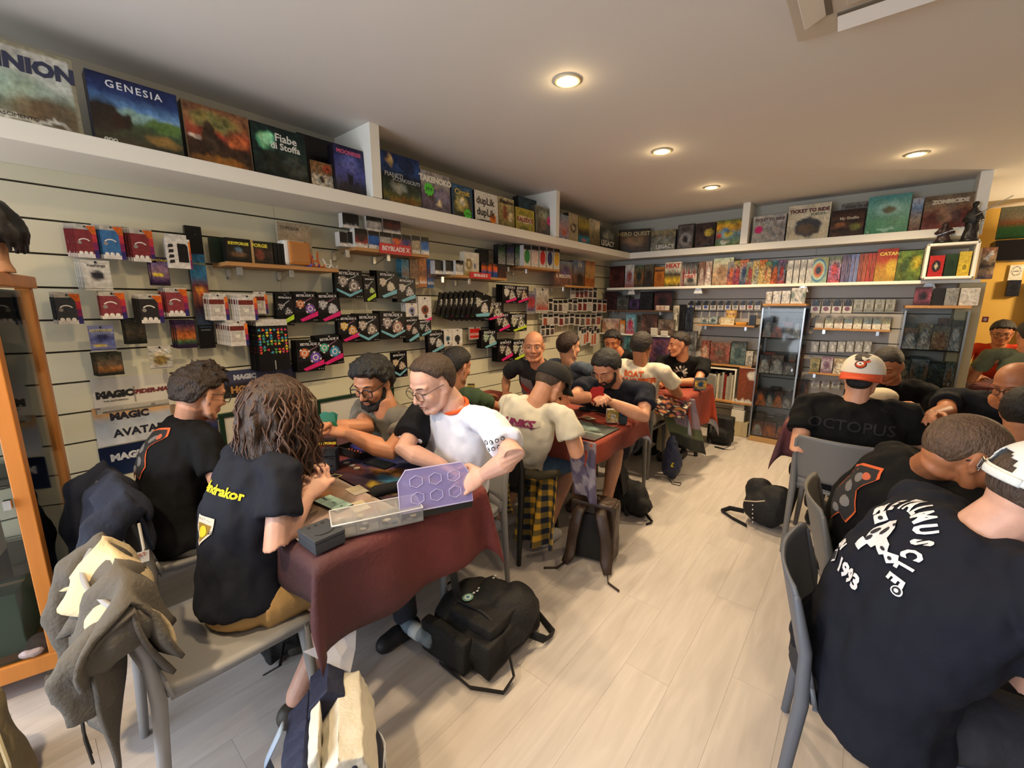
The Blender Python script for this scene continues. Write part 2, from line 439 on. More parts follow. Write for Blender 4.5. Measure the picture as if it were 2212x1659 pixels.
# ================================================================ helpers for soft shapes
_dg = None
def solid(mb, vox=.008, smooth=3, disp=0., dscale=.1, seed=0., factor=.5):
    """Fuse the closed pieces of a builder into one continuous surface."""
    me = mb.mesh('tmp', PRINT) if isinstance(mb, MB) else mb
    o = bpy.data.objects.new('tmp', me); COL.objects.link(o)
    r = o.modifiers.new('r', 'REMESH'); r.mode = 'VOXEL'; r.voxel_size = vox; r.use_smooth_shade = True
    if smooth:
        s = o.modifiers.new('s', 'SMOOTH'); s.factor = factor; s.iterations = smooth
    dg = bpy.context.evaluated_depsgraph_get(); dg.update()
    out = bpy.data.meshes.new_from_object(o.evaluated_get(dg), depsgraph=dg)
    bpy.data.objects.remove(o); bpy.data.meshes.remove(me)
    if disp:
        n = len(out.vertices); no = [0.]*(n*3); co = [0.]*(n*3)
        out.vertices.foreach_get('co', co)
        out.vertices.foreach_get('normal', no)
        for i in range(n):
            p = V(co[3*i:3*i+3]); q = p/dscale
            d = disp*(noise.noise(V((q.x, q.y*1.3, q.z*.6+seed)))+.5*noise.noise(V((q.x*2.3+4, q.y*2.1, q.z*1.2+seed))))
            for k in range(3): co[3*i+k] += no[3*i+k]*d
        out.vertices.foreach_set('co', co)
    out.materials.clear()
    out.polygons.foreach_set('use_smooth', [True]*len(out.polygons))
    out.update()
    return out
def soft(name, mb, m, parent=None, vox=.008, smooth=3, disp=0., dscale=.1, seed=0.):
    me = solid(mb, vox, smooth, disp, dscale, seed); me.name = name; me.materials.append(m)
    return link(name, me, parent)
def bvh_of(o):
    me = o.data; mw = o.matrix_world if not o.parent else (o.parent.matrix_world @ o.matrix_basis)
    return BVHTree.FromPolygons([mw @ v.co for v in me.vertices], [tuple(p.vertices) for p in me.polygons])
def decal(mb, bvh, center, right, up, name, m, parent, off=.0025, inv=None, flip=False):
    """Lay flat printed artwork (x right, z up, metres) onto a curved surface met along its own normal."""
    right = V(right).normalized(); up = V(up); up = (up-right*up.dot(right)).normalized(); n = right.cross(up) if not flip else up.cross(right)
    # n points from the surface towards the viewer
    n = -right.cross(up) if False else right.cross(up)
    n = -n if flip else n
    pts = []
    for x, y, z in mb.v:
        p = V(center)+right*x+up*z
        best = None
        h = bvh.ray_cast(p+n*.35, -n, .8)
        if h[0] is not None: q = h[0]+n*(off+y)
        else:
            h = bvh.find_nearest(p); q = h[0]+n*(off+y) if h[0] is not None else p
        pts.append(q)
    mb2 = MB(); mb2.v = [tuple(inv @ p if inv else p) for p in pts]; mb2.f = mb.f; mb2.c = mb.c; mb2.m = mb.m
    return mb2.build(name, m, parent, fix=False)
def textmesh(body, size, col, x=0., z=0., shear=0., bold=0., sx=1., align='CENTER', mb=None, rot=0., arc=0., sub=.012):
    """Lettering as printed faces in the x-z plane."""
    cu = bpy.data.curves.new('t', 'FONT'); cu.body = body; cu.size = size; cu.align_x = align; cu.align_y = 'CENTER'; cu.shear = shear; cu.offset = bold; cu.resolution_u = 2
    o = bpy.data.objects.new('t', cu); COL.objects.link(o)
    dg = bpy.context.evaluated_depsgraph_get(); dg.update()
    me = bpy.data.meshes.new_from_object(o.evaluated_get(dg), depsgraph=dg)
    bpy.data.objects.remove(o)
    bm = bmesh.new(); bm.from_mesh(me); bpy.data.meshes.remove(me)
    bmesh.ops.triangulate(bm, faces=bm.faces)
    for _ in range(3):
        es = [e for e in bm.edges if e.calc_length() > max(sub, size*.25)]
        if not es: break
        bmesh.ops.subdivide_edges(bm, edges=es, cuts=1); bmesh.ops.triangulate(bm, faces=bm.faces)
    mb = mb or MB(); c, s = math.cos(rot), math.sin(rot)
    pts = []
    for v in bm.verts:
        px, pz = v.co.x*sx, v.co.y
        if arc: pz += arc*(1-(px/(.5*size*len(body)*.55*sx+1e-6))**2)
        pts.append((x+px*c-pz*s, 0, z+px*s+pz*c))
    bm.verts.index_update()
    mb.add(pts, [tuple(v.index for v in f.verts) for f in bm.faces], col)
    bm.free()
    return mb

# ================================================================ tables with red cloths
legm = mat('table_leg_dark', '#22201f', .5)
topm = mat('table_top_laminate', '#6b5a48', .5)
clothm = mat('red_cloth', attr=True, rough=.75, bump=.35, bscale=55, var=.16, vscale=5)
WOODO = mat('honey_wood', '#b87430', .4, var=.12, vscale=3, stretch=(6, 6, .6), bump=.03)
def table(X0, X1, Y0, Y1, label, clabel, drops, seed, cc=('#4f2b31', '#3c2227', '#6f2f2e')):
    cx, cy = (X0+X1)/2, (Y0+Y1)/2; L, W = X1-X0, Y1-Y0
    t = thing('folding_table', label, 'table', (cx, cy, 0), 0, 'tables under red cloths')
    MB().box((0, 0, .725), (L-.02, W-.02, .028)).build('table_top', topm, t, bevel=.004)
    for sx in (-1, 1):
        for sy in (-1, 1):
            MB().tube([(sx*(L/2-.16), sy*(W/2-.11), .712), (sx*(L/2-.07), sy*(W/2-.06), 0)], [.026, .019], 4).build('leg', legm, t)
    for sy in (-1, 1): MB().box((0, sy*(W/2-.09), .70), (L-.25, .03, .03)).build('rail', legm, t)
    # cloth
    xm, xp, ym, yp = drops; d = .035
    def axis(a, lo, hi):
        n = int((a+lo+hi)/d)+1
        return [-a/2-lo+(a+lo+hi)*i/n for i in range(n+1)]
    us = axis(L, xm, xp); vs = axis(W, ym, yp); z0 = .7465
    pts = []; cs = []
    c0, c1, c2 = (hx(c) for c in cc)
    for v in vs:
        for u_ in us:
            dx = max(0, abs(u_)-L/2); dy = max(0, abs(v)-W/2); sx = 1 if u_ > 0 else -1; sy = 1 if v > 0 else -1
            x = max(-L/2, min(L/2, u_)); y = max(-W/2, min(W/2, v)); z = z0
            r = math.hypot(dx, dy)
            if r > 0:
                z = z0-max(0, r-.006)*.985
                ripple = .016*math.sin((v if dx > dy else u_)*19+seed*3)*min(1, r/.2)
                if dx > 0 and dy > 0:
                    a = math.atan2(dy, dx); b = .012+.22*r*math.sin(2*a)**.7
                    x += sx*math.cos(a)*b; y += sy*math.sin(a)*b
                elif dx > 0: x += sx*(.010+ripple+.06*r)
                else: y += sy*(.010+ripple+.06*r)
            pts.append((x, y, z))
            k = .5+.7*noise.noise(V((u_*2.2+seed, v*2.2, seed)))
            c = mix(c0, c1, max(0, min(1, k)))
            q = noise.noise(V((u_*1.4-seed*2, v*1.1+5, 3.)))
            if q > .05: c = mix(c, c2, min(1, (q-.05)*3))
            cs.append(c)
    nu = len(us); mb = MB(); mb.v = pts
    for j in range(len(vs)-1):
        for i in range(nu-1):
            q = (j*nu+i, j*nu+i+1, (j+1)*nu+i+1, (j+1)*nu+i)
            mb.f.append(q); mb.m.append(0); mb.c.append([cs[k] for k in q])
    mb.add([], [])
    me = mb.mesh('tablecloth', [clothm, mat('cloth_back_white', '#c9c9d2', .8)], smooth=True, fix=False)
    o = link('tablecloth', me); o.location = (cx, cy, 0); tag(o, clabel, 'tablecloth', 'red cloths on the tables')
    sd = o.modifiers.new('thick', 'SOLIDIFY'); sd.thickness = .0025; sd.offset = -1; sd.material_offset = 1; sd.material_offset_rim = 0
    return t
table(.26, 1.725, .505, 1.235, 'long table with the clear storage boxes, closest to the shelves of sleeve packs', 'dark red cloth spread over the table with the clear storage boxes', (.12, .30, .16, .25), 1.3)
table(.30, 1.80, 2.06, 2.80, 'table where the man in the black cap plays, second along the wall', 'red cloth with a grey stripe on the table of the man in the black cap', (.12, .14, .15, .17), 4.1, ('#7a2e22', '#5c2620', '#a03e26'))
table(.30, 1.80, 3.72, 4.42, 'table nearest the far shelves, where the dragon shirt man sits', 'bright red cloth hanging to a point on the table nearest the far shelves', (.12, .36, .16, .42), 7.7, ('#8a3220', '#702a1e', '#a83c22'))
table(2.57, 4.05, 3.36, 4.06, 'table in front of the man with the orange and white cap', 'dark red cloth hanging to a point beside the grey chair back', (.26, .2, .26, .2), 2.2)
table(3.62, 4.35, .95, 2.45, 'table the man in the white cap leans on', 'red cloth on the table the man in the white cap leans on', (.12, .15, .2, .2), 5.2)
table(3.78, 5.2, 6.15, 6.85, 'table in the yellow back room', 'dark maroon cloth on the table in the yellow back room', (.3, .2, .3, .2), 9.2)
# folded white corner of the first cloth
wc = MB(); q = [P(715, 1385, 1.36), P(770, 1350, 1.42), P(768, 1400, 1.40), P(757, 1453, 1.36), P(700, 1430, 1.33), P(655, 1408, 1.30)]
wc.add(q, [(0, 1, 2), (0, 2, 3), (0, 3, 4), (0, 4, 5)])
o = wc.build('cloth_corner', mat('cloth_back_white'), None, smooth=False)
sd = o.modifiers.new('thick', 'SOLIDIFY'); sd.thickness = .003
tag(o, 'white underside corner of cloth folded below the first table', 'cloth')

# ================================================================ chairs
def chair(label, x, y, rz, col, group='moulded plastic chairs', rough=.5):
    t = thing('plastic_chair', label, 'chair', (x, y, 0), rz, group)
    m = mat('chair_%s' % col.lstrip('#'), col, rough, bump=.04, bscale=220)
    # seat
    mb = MB(); n = 10
    rings = []
    for i in range(n+1):
        v = -.205+.43*i/n
        w_ = .215-.012*((v)/.2)**2
        ring = []
        for k in range(13):
            u_ = -w_+2*w_*k/12
            ring.append(V((u_, v, .452-.014*(1-(u_/w_)**2)-.022*max(0, (v-.12)/.1)**2*.6+.012*max(0, (-.1-v)/.1))))
        ring += [p+V((0, 0, -.022)) for p in reversed(ring)]
        rings.append(ring)
    mb.loft(rings); mb.build('seat', m, t, smooth=True)
    # back: curved panel with a slot at its foot
    def bk(u_, z):
        k = (z-.46)/.31
        return V((u_, -.205-.075*k-.045*(1-(u_/.22)**2)+.03, z))
    mb = MB(); nz = 12; zs = [.50+.275*i/nz for i in range(nz+1)]; nu = 14
    def panel(zs, u0, u1, nu=14):
        rings = []
        for z in zs:
            edge = 0 if z < .755 else .012*((z-.755)/.02)**2
            a, b = u0+(edge if u0 < -.2 else 0), u1-(edge if u1 > .2 else 0)
            r = [bk(a+(b-a)*k/nu, z) for k in range(nu+1)]
            rings.append([p for p in r]+[p+V((0, -.011, 0)) for p in reversed(r)])
        mb.loft(rings)
    panel(zs, -.225, .225)
    panel([.445, .47, .50], -.225, -.10, 4); panel([.445, .47, .50], .10, .225, 4)
    panel([.43, .445], -.2, .2)
    mb.build('backrest', m, t, smooth=True, bevel=0)
    for s in (-1, 1):
        top = bk(s*.222, .745)+V((0, -.006, 0))
        MB().tube([top, bk(s*.222, .60)+V((0, -.006, 0)), V((s*.217, -.207, .44)), V((s*.222, -.235, 0))], [.010, .016, .019, .014], 10, round_=True).build('leg', m, t, smooth=True)
        MB().tube([V((s*.185, .185, .435)), V((s*.205, .215, 0))], [.020, .013], 8).build('leg', m, t, smooth=True)
        MB().box((s*.195, 0, .43), (.018, .36, .024)).build('side_rail', m, t)
    return t
G1, G2, BK = '#8d8c8c', '#6e6c6a', '#161616'
chair('grey chair with the navy jacket over its back', .62, .45, 0, G2)
chair('light grey chair with a cream and grey hoodie on its back', 1.345, .345, -.04, G1)
chair('grey chair of the bearded man in the olive shirt', .84, 1.38, PI, G2)
chair('grey chair of the man in the white jersey', 1.33, 1.37, PI, G1)
chair('black chair with a checked shirt hanging at its seat', 1.275, 1.99, .03, BK)
chair('grey chair of the man in the green shirt', .66, 2.02, 0, G2)
chair('grey chair of the man in the navy shirt with red cards', 1.42, 3.02, PI, G2)
chair('grey chair of the bald smiling man', .78, 3.02, PI, G2)
chair('grey chair of the man in the slogan shirt', 1.36, 3.70, 0, G2)
chair('grey chair of the man in the blue grey shirt by the wall', .78, 3.66, 0, G2)
chair('grey chair of the man with the dragon shirt', 1.50, 4.66, PI, G2)
chair('grey chair of the man half hidden behind the slogan shirt', .9, 4.66, PI, G2)
chair('wide grey chair back of the man in the orange and white cap', 2.90, 3.17, 0, G2)
chair('dark grey chair of the man with the shaved head', 3.10, 2.10, -PI/2+.12, '#5f5e5c')
chair('blue grey chair of the man in the white cap, closest to the front', 3.10, 1.50, -PI/2+.05, '#5c616b')
chair('grey chair of the man facing the orange and white cap', 3.05, 4.30, PI, G2)

# ================================================================ glass cabinet at the left edge
CABM = M.Translation((.615, -.02, 0)) @ M.Rotation(-.26, 4, 'Z')
t = thing('glass_cabinet', 'tall honey wood cabinet with glass doors beside the slatted wall', 'cabinet', (.615, -.02, 0), -.26)
def post(x, y, w_, z0, z1, nm='post'): MB().box((x, y, (z0+z1)/2), (w_, w_, z1-z0)).build(nm, WOODO, t, bevel=.003)
for x in (-.025, -.475):
    for y in (-.025, -.575): post(x, y, .045, .16, 1.58)
MB().box((-.25, -.30, 1.605), (.52, .62, .05)).build('cabinet_top', WOODO, t, bevel=.004)
MB().box((-.25, -.30, .125), (.50, .60, .07)).build('cabinet_base', WOODO, t, bevel=.004)
for x, y in ((-.05, -.06), (-.45, -.06), (-.05, -.54), (-.45, -.54)):
    MB().lathe([(.022, -.012), (.028, -.008), (.028, .008), (.022, .012)], (x, y, .028), 16, axis='x').build('caster', paint('#6b5f4a', .5), t, smooth=True)
    MB().box((x, y, .072), (.03, .03, .045)).build('caster_fork', paint('#4a443a', .5), t)
for z in (.50, .86, 1.22): MB().box((-.25, -.30, z), (.44, .52, .006)).build('glass_shelf', GLASS, t)
MB().box((-.25, -.02, .87), (.40, .005, 1.40)).build('glass_side', GLASS, t)
d = link('door', None, t)
MB().box((-.012, -.30, .87), (.006, .50, 1.40)).build('pane', GLASS, d)
MB().box((.006, -.06, .80), (.02, .02, .035)).build('lock', STEEL, d)
def simple_box(name, label, cat, c, s, col, rz=0., m=None, group=None, bevel=.004, extra=None):
    c = CABM @ V(c) if rz == -.26 else V(c)
    t = thing(name, label, cat, c, rz, group)
    MB().box((0, 0, s[2]/2), s, col).build('carton', m or MATTE, t, bevel=bevel)
    mb = MB(); mb.box((0, 0, s[2]+.0006), (s[0]*.12, s[1]*1.001, .001), '#cdbb96'); mb.build('tape_strip', MATTE, t)
    return t
simple_box('carton', 'white carton on the middle shelf inside the wooden cabinet', 'box', (-.2, -.3, .504), (.26, .22, .2), '#c9c4b6', -.26)
simple_box('carton', 'green carton on the lower shelf inside the wooden cabinet', 'box', (-.18, -.22, .161), (.2, .2, .25), '#3f6a58', -.26)
simple_box('carton', 'dark carton at the bottom of the wooden cabinet', 'box', (-.36, -.42, .161), (.2, .2, .12), '#3a2b26', -.26)
simple_box('carton', 'brown carton on the upper shelf inside the wooden cabinet', 'box', (-.28, -.3, .864), (.22, .2, .16), '#5b4a3a', -.26)
simple_box('carton', 'pale carton on the highest shelf inside the wooden cabinet', 'box', (-.25, -.28, 1.224), (.24, .2, .12), '#8d887a', -.26)
pb = MB(); pb.ball((0, 0, .03), (.05, .04, .03), 10); pb.ball((.03, -.02, .022), (.04, .04, .022), 10)
o = soft('plastic_bag', pb, mat('crinkled_clear_bag', '#c9b5b5', .2, alpha=.5), None, .007, 2, .006, .03); o.location = CABM @ V((-.06, -.08, .162)); tag(o, 'crumpled clear plastic bag at the foot of the wooden cabinet', 'bag')
# ================================================================ people
def skin(name, col):
    return mat('skin_'+name, col, .5, var=.07, vscale=30, subs=.08, bump=.05, bscale=260)
SK = {'fair': '#c99274', 'mid': '#b97f5e', 'tan': '#a86c48', 'pink': '#d0a18c'}
def rings_of(path, radii, right):
    out = []
    for i, p in enumerate(path):
        t = (path[min(i+1, len(path)-1)]-path[max(i-1, 0)]).normalized()
        r = right[i] if isinstance(right, list) else right
        a = (r-t*r.dot(t)).normalized(); b = t.cross(a)
        w_, d = radii[i]
        out.append([p+a*w_*math.cos(k*2*PI/20)*(1-.0)+b*d*math.sin(k*2*PI/20) for k in range(20)])
    return out
def hand(mb, wrist, d, n, side, curl=.6, size=1., grip=None):
    d = d.normalized(); n = (n-d*n.dot(d)).normalized(); s = d.cross(n)
    k = size
    mb.loft(rings_of([wrist-d*.03*k, wrist, wrist+d*.03*k, wrist+d*.062*k, wrist+d*.09*k], [(.023*k, .020*k), (.025*k, .019*k), (.036*k, .018*k), (.042*k, .017*k), (.039*k, .013*k)], s))
    for i, (o, ln) in enumerate(((.033, .068), (.011, .078), (-.011, .073), (-.033, .056))):
        p = wrist+d*.082*k+s*o*k*side; a = curl*.45; pts = [p]
        seg = [ln*.45, ln*.32, ln*.25]
        dd = d+s*side*o*1.6
        for q, l_ in enumerate(seg):
            ang = a+curl*.75*q
            pts.append(pts[-1]+(dd*math.cos(ang)+n*math.sin(ang)).normalized()*l_*k)
        mb.tube(pts, [.0095*k, .009*k, .008*k, .0068*k], 8, round_=True)
    p = wrist+d*.02*k+s*side*.022*k
    dd = (d*.55+s*side*.75+n*.25).normalized(); p1 = p+dd*.045*k; d2 = (d*.85+s*side*.25+n*(.2+.4*curl)).normalized(); p2 = p1+d2*.032*k; p3 = p2+(d2+n*.25*curl).normalized()*.026*k
    mb.tube([p, p1, p2, p3], [.016*k, .0125*k, .0105*k, .008*k], 8, round_=True)
def head_parts(mb, X, s=1.):
    def T(p): return X @ (V(p)*s)
    R3 = X.to_3x3()
    def ball(c, r, n=16, rot=None): mb.ball(T(c), tuple(q*s for q in r), n, mw=(R3 @ rot if rot else R3))
    def tube(pts, r, n=10): mb.tube([T(p) for p in pts], [q*s for q in r], n, round_=True)
    ball((0, -.012, .028), (.0765, .097, .088), 24); ball((0, .028, -.028), (.063, .058, .080), 20)
    ball((0, -.04, -.03), (.058, .055, .05))
    tube([(-.060, -.002, -.035), (-.052, .022, -.078), (-.022, .060, -.103), (.022, .060, -.103), (.052, .022, -.078), (.060, -.002, -.035)], [.016, .018, .017, .017, .018, .016])
    ball((0, .068, -.100), (.021, .018, .017))
    for q in (-1, 1):
        ball((q*.037, .056, -.030), (.025, .024, .026))
        ball((q*.031, .067, .003), (.0165, .0135, .0115))
        ball((q*.0125, .094, -.037), (.0085, .0095, .0075), 10)
        ball((q*.079, -.008, -.006), (.0075, .0185, .031), 14, M.Rotation(q*.30, 3, 'Z'))
        ball((q*.081, -.002, -.030), (.006, .009, .010), 10)
    tube([(-.046, .064, .023), (-.02, .079, .025), (.02, .079, .025), (.046, .064, .023)], [.010, .011, .011, .010])
    tube([(0, .082, .014), (0, .094, -.010), (0, .105, -.032)], [.0085, .0095, .0115])
    ball((0, .079, -.060), (.026, .012, .012)); ball((0, .080, -.073), (.022, .011, .008))
def hairmesh(X, s, line, thick, tuft=0., vox=.006, seed=0., spike=0., grow=(1., 1., 1.)):
    """Hair as a closed surface over the skull that dips under the skin beyond the hairline."""
    nlat, nlon = 34, 48; pts = []; fs = []
    c = V((0, -.014, .022))
    for i in range(1, nlat):
        th = PI*i/nlat
        for j in range(nlon):
            ph = 2*PI*j/nlon
            d = V((math.sin(th)*math.sin(ph), math.sin(th)*math.cos(ph), math.cos(th)))
            base = V((d.x*.0785, d.y*.099, d.z*.093))
            p = c+base
            k = line(p)            # >0 inside the hair area
            t = thick(p) if callable(thick) else thick
            k = max(0., min(1., k/.014))
            off = -.012+(t+.012)*k
            if tuft: off += k*tuft*(noise.noise(p*55+V((seed, 0, 0)))+.6*noise.noise(p*120+V((seed, 3, 0))))
            q = p+d*off
            if grow != (1., 1., 1.) and q.z > .05: q = V((q.x*grow[0], q.y*grow[1], .05+(q.z-.05)*grow[2]))
            pts.append(X @ (q*s))
    n = nlon
    for i in range(nlat-2):
        for j in range(n): fs.append((i*n+j, (i+1)*n+j, (i+1)*n+(j+1) % n, i*n+(j+1) % n))
    b = len(pts); t0 = thick(V((0, 0, .11))) if callable(thick) else thick
    pts += [X @ (V((0, -.014, .022+.093+t0))*s*V((1, 1, 1)).length/V((1, 1, 1)).length), X @ (V((0, -.014, -.06))*s)]
    pts[b] = X @ (V((0, -.014, .05+(.065+t0)*grow[2]))*s)
    for j in range(n):
        fs.append((b, j, (j+1) % n)); fs.append((b+1, (nlat-2)*n+(j+1) % n, (nlat-2)*n+j))
    mb = MB(); mb.add(pts, fs)
    return mb
def line_short(front=.062, side=.012, nape=-.062, burn=.05):
    def f(p):
        y = p.y
        if y > .045: lim = front-(.0 if abs(p.x) < .04 else .012)
        elif y > .012: lim = side+(front-side)*(y-.012)/.033
        elif y > -.02: lim = side+ (0 if abs(p.x) < .05 else .004)
        else: lim = side+(nape-side)*min(1, (-.02-y)/.03)
        return p.z-lim
    return f
def specs(parent, X, s, col, inv, rim=.0022, w_=.0255, h_=.0205, square=.5, name='glasses', lens=True):
    mb = MB()
    def T(x, y, z): return X @ (V((x, y, z))*s)
    for q in (-1, 1):
        pts = []
        for k in range(16):
            a = 2*PI*k/16; c_, s_ = math.cos(a), math.sin(a)
            e = 1-square*.5
            pts.append(T(q*.033+w_*math.copysign(abs(c_)**e, c_), .098-.06*abs(q*.033+w_*c_)**1.3, -.004+h_*math.copysign(abs(s_)**e, s_)))
        mb.tube(pts, rim*s, 6, closed=True)
        mb.tube([T(q*(.033+w_), .092, .006), T(q*.070, .080, .008), T(q*.0795, .03, .008), T(q*.083, -.012, .004), T(q*.082, -.03, -.012)], rim*s*.9, 6)
    mb.tube([T(-.009, .1, .002), T(0, .104, .005), T(.009, .1, .002)], rim*s, 6)
    mb.v = [tuple(inv @ V(p)) for p in mb.v]
    return mb.build(name, col, parent, smooth=True)
def ik(a, t, l1, l2, pole):
    d = t-a; L = min(d.length, (l1+l2)*.985); u_ = d.normalized()
    x = (l1*l1-l2*l2+L*L)/(2*L); h = math.sqrt(max(0, l1*l1-x*x))
    pl = V(pole); pl = pl-u_*pl.dot(u_)
    if pl.length < 1e-4: pl = u_.orthogonal()
    return a+u_*x+pl.normalized()*h, a+u_*L
class Person: pass
def person(label, pel, neck, head, f, hf, skin_, shirt, trouser='#2a2a30', rh=None, lh=None, rpole=None, lpole=None, sw=.40, bw=1., bd=1., s=1., slouch=.05,
           hair=None, haircol='#1d1510', hline=None, hthick=.012, htuft=.006, spike=0., grow=(1., 1., 1.), glasses=None, gsq=.6, grim=.0022, beard=None, hv=.0055, bv=.006, sv=.010, roll=0., twist=0.,
           sleeve=.60, shorts=False, legs=True, rknee=None, lknee=None, rfoot=None, lfoot=None, shoes='#1a1a1a', face=True, curl=.7, rn=None, ln=None, rd=None, ld=None, eyes=False, neckr=.056, hem=.0, sleever=1., shirtrough=.85, disp=.013, headroll=0., sck=.9, collar=None, name='person', mouth=True, shdrop=.035, re=None, le=None, nmax=.152, nape=False):
    pel, neck, head, f, hf = V(pel), V(neck), V(head), V(f).normalized(), V(hf).normalized()
    if (neck-head).length > nmax*s: neck = head+(neck-head).normalized()*nmax*s
    L = V((pel.x, pel.y, 0)); root = thing(name, label, 'person', L); inv = M.Translation(-L)
    up = V((0, 0, 1)); R = f.cross(up).normalized(); R2 = (M.Rotation(twist, 3, 'Z') @ R)
    pr = Person(); pr.root = root; pr.inv = inv
    def keep(o): return o
    def loc(mb): mb.v = [tuple(inv @ V(p)) for p in mb.v]; return mb
    # head frame
    hr = hf.cross(up).normalized(); hr = M.Rotation(headroll, 3, hf) @ hr; hu = hr.cross(hf).normalized()
    X = M(((hr.x, hf.x, hu.x, head.x), (hr.y, hf.y, hu.y, head.y), (hr.z, hf.z, hu.z, head.z), (0, 0, 0, 1)))
    pr.X = X; pr.s = s
    # spine
    mid = (pel+neck)/2-f*slouch
    def bez(t): return pel*(1-t)**2+mid*2*t*(1-t)+neck*t*t
    # shoulders
    sd = (neck-pel).normalized()
    rs = neck+R2*sw/2-sd*shdrop; ls = neck-R2*sw/2-sd*shdrop
    rt = V(rh) if rh is not None else rs+f*.30-up*.28-R*.05
    lt = V(lh) if lh is not None else ls+f*.30-up*.28+R*.05
    l1, l2 = .285*s, .255*s
    def arm(a, t, e, pole):
        if e is None: return ik(a, t, l1, l2, pole)
        e = V(e); d = e-a; e = a+d.normalized()*max(.22, min(.33, d.length)); d = t-e
        return e, e+d.normalized()*max(.18, min(.29, d.length))
    re, rw = arm(rs, rt, re, rpole or (R*.6-up-f*.3)); le, lw = arm(ls, lt, le, lpole or (-R*.6-up-f*.3))
    pr.rs, pr.ls, pr.re, pr.le, pr.rw, pr.lw = rs, ls, re, le, rw, lw
    # ---- body
    mb = MB()
    tp = [bez(t) for t in (0, .3, .6, .85, 1)]
    mb.loft(rings_of(tp, [(.12, .09), (.11, .08), (.12, .07), (.09, .05), (.05, .045)], R2))
    nb = X @ (V((0, -.032, -.055))*s)
    mb.tube([neck-sd*.05, neck+(nb-neck)*.35, nb, X @ (V((0, -.02, 0))*s)], [neckr*1.25, neckr*1.02, neckr, neckr*.95], 14)
    head_parts(mb, X, s)
    for a, e, w_, d, side, n_, dd in ((rs, re, rw, rt, 1, rn, rd), (ls, le, lw, lt, -1, ln, ld)):
        mb.tube([a+(neck-a)*.35-sd*.02, a-sd*.015, a+(e-a)*.5, e, e+(w_-e)*.28, e+(w_-e)*.65, w_], [.030*bw, .034*bw, .040*bw, .039*bw, .042*bw, .035*bw, .026*bw], 12, round_=True)
        hd = V(dd) if dd else (w_-e).normalized()*.8+f*.2
        nn = V(n_) if n_ else V((0, 0, -1))+R*side*-.6
        hand(mb, w_, hd, nn, side, curl, s)
    # legs
    hz = pel.z
    rk = V(rknee) if rknee is not None else pel+f*.40+R*.13+up*(.02)
    lk = V(lknee) if lknee is not None else pel+f*.40-R*.13+up*(.02)
    rf = V(rfoot) if rfoot is not None else V((rk.x, rk.y, .085))-f*.03
    lf = V(lfoot) if lfoot is not None else V((lk.x, lk.y, .085))-f*.03
    if shorts and legs:
        for k, ft in ((rk, rf), (lk, lf)):
            hp = pel+(k-pel)*.5
            mb.tube([hp, k, k+(ft-k)*.3, k+(ft-k)*.65, ft], [.055, .052, .056, .042, .036], 12, round_=True)
            mb.tube([pel, hp], [.05, .055], 10, round_=True)
    o = soft('body', mb, skin(skin_, SK[skin_]), root, bv, 2); o.data.transform(inv); pr.body = o
    # ---- shirt
    sm = shirt if not isinstance(shirt, str) else mat('cotton_'+shirt.lstrip('#'), shirt, shirtrough, bump=.40, bscale=20, spec=.2)
    mb = MB()
    ts = (-.10-hem, .0, .16, .36, .58, .78, .92, 1.0)
    prof = [(.188, .158), (.190, .158), (.172, .138), (.170, .132), (.180, .130), (.180, .116), (.150, .092), (.078, .068)]
    mb.loft(rings_of([bez(t) if t >= 0 else pel+(pel-bez(.1))*(-t/.1) for t in ts], [(a*bw*sw/.40, b*bd) for a, b in prof], [R, R, R, R+(R2-R)*.2, R+(R2-R)*.5, R2, R2, R2]))
    for a, e in ((rs, re), (ls, le)):
        q = sleeve*sleever
        en = a+(e-a)*sleeve; o_ = (e-a).normalized()
        mb.tube([neck+(a-neck)*.25-sd*.03, neck+(a-neck)*.65-sd*.005, a+(e-a)*.06, a+(e-a)*sleeve*.55, en], [.046*bw, .052*bw, .060*bw, .063*bw*sleever, .068*bw*sleever], 16)
    me = solid(mb, sv, 7, disp, .075, seed=pel.x*3+pel.y); me.name = 'shirt'; me.transform(inv); me.materials.append(sm)
    pr.shirt = link('shirt', me, root)
    pr.bvh = BVHTree.FromPolygons([v.co-(inv.translation) for v in me.vertices], [tuple(p.vertices) for p in me.polygons])
    if collar:
        cm = MB(); cr = (nb-neck).normalized(); a_ = R2; b_ = cr.cross(a_)
        c0 = neck+cr*.012
        cm.tube([c0+a_*math.cos(k*2*PI/20)*.071+b_*math.sin(k*2*PI/20)*.064+ (cr*-.0) for k in range(20)], .0085, 8, closed=True)
        loc(cm).build('collar', mat('cotton_'+collar.lstrip('#'), collar, .85), root, smooth=True)
    # ---- trousers
    if legs:
        mb = MB(); mb.ball(pel-up*.015, (.158*bw, .150*bw, .095), 16)
        for k, ft, side in ((rk, rf, 1), (lk, lf, -1)):
            hp = pel+R*side*.085-up*.01
            if shorts:
                e2 = hp+(k-hp)*.92; mb.tube([hp, hp+(e2-hp)*.5, e2], [.10*bw, .09*bw, .088*bw], 14, round_=False)
            else:
                mb.tube([hp, hp+(k-hp)*.5, k], [.095*bw, .085*bw, .068], 12, round_=True)
                mb.tube([k, k+(ft-k)*.5, ft+V((0, 0, .02))], [.068, .062, .056], 12, round_=False)
        o = soft('shorts' if shorts else 'trousers', mb, trouser if not isinstance(trouser, str) else mat('trouser_'+trouser.lstrip('#'), trouser, .85, bump=.3, bscale=40), root, .013, 3, .006, .07)
        o.data.transform(inv); pr.trousers = o
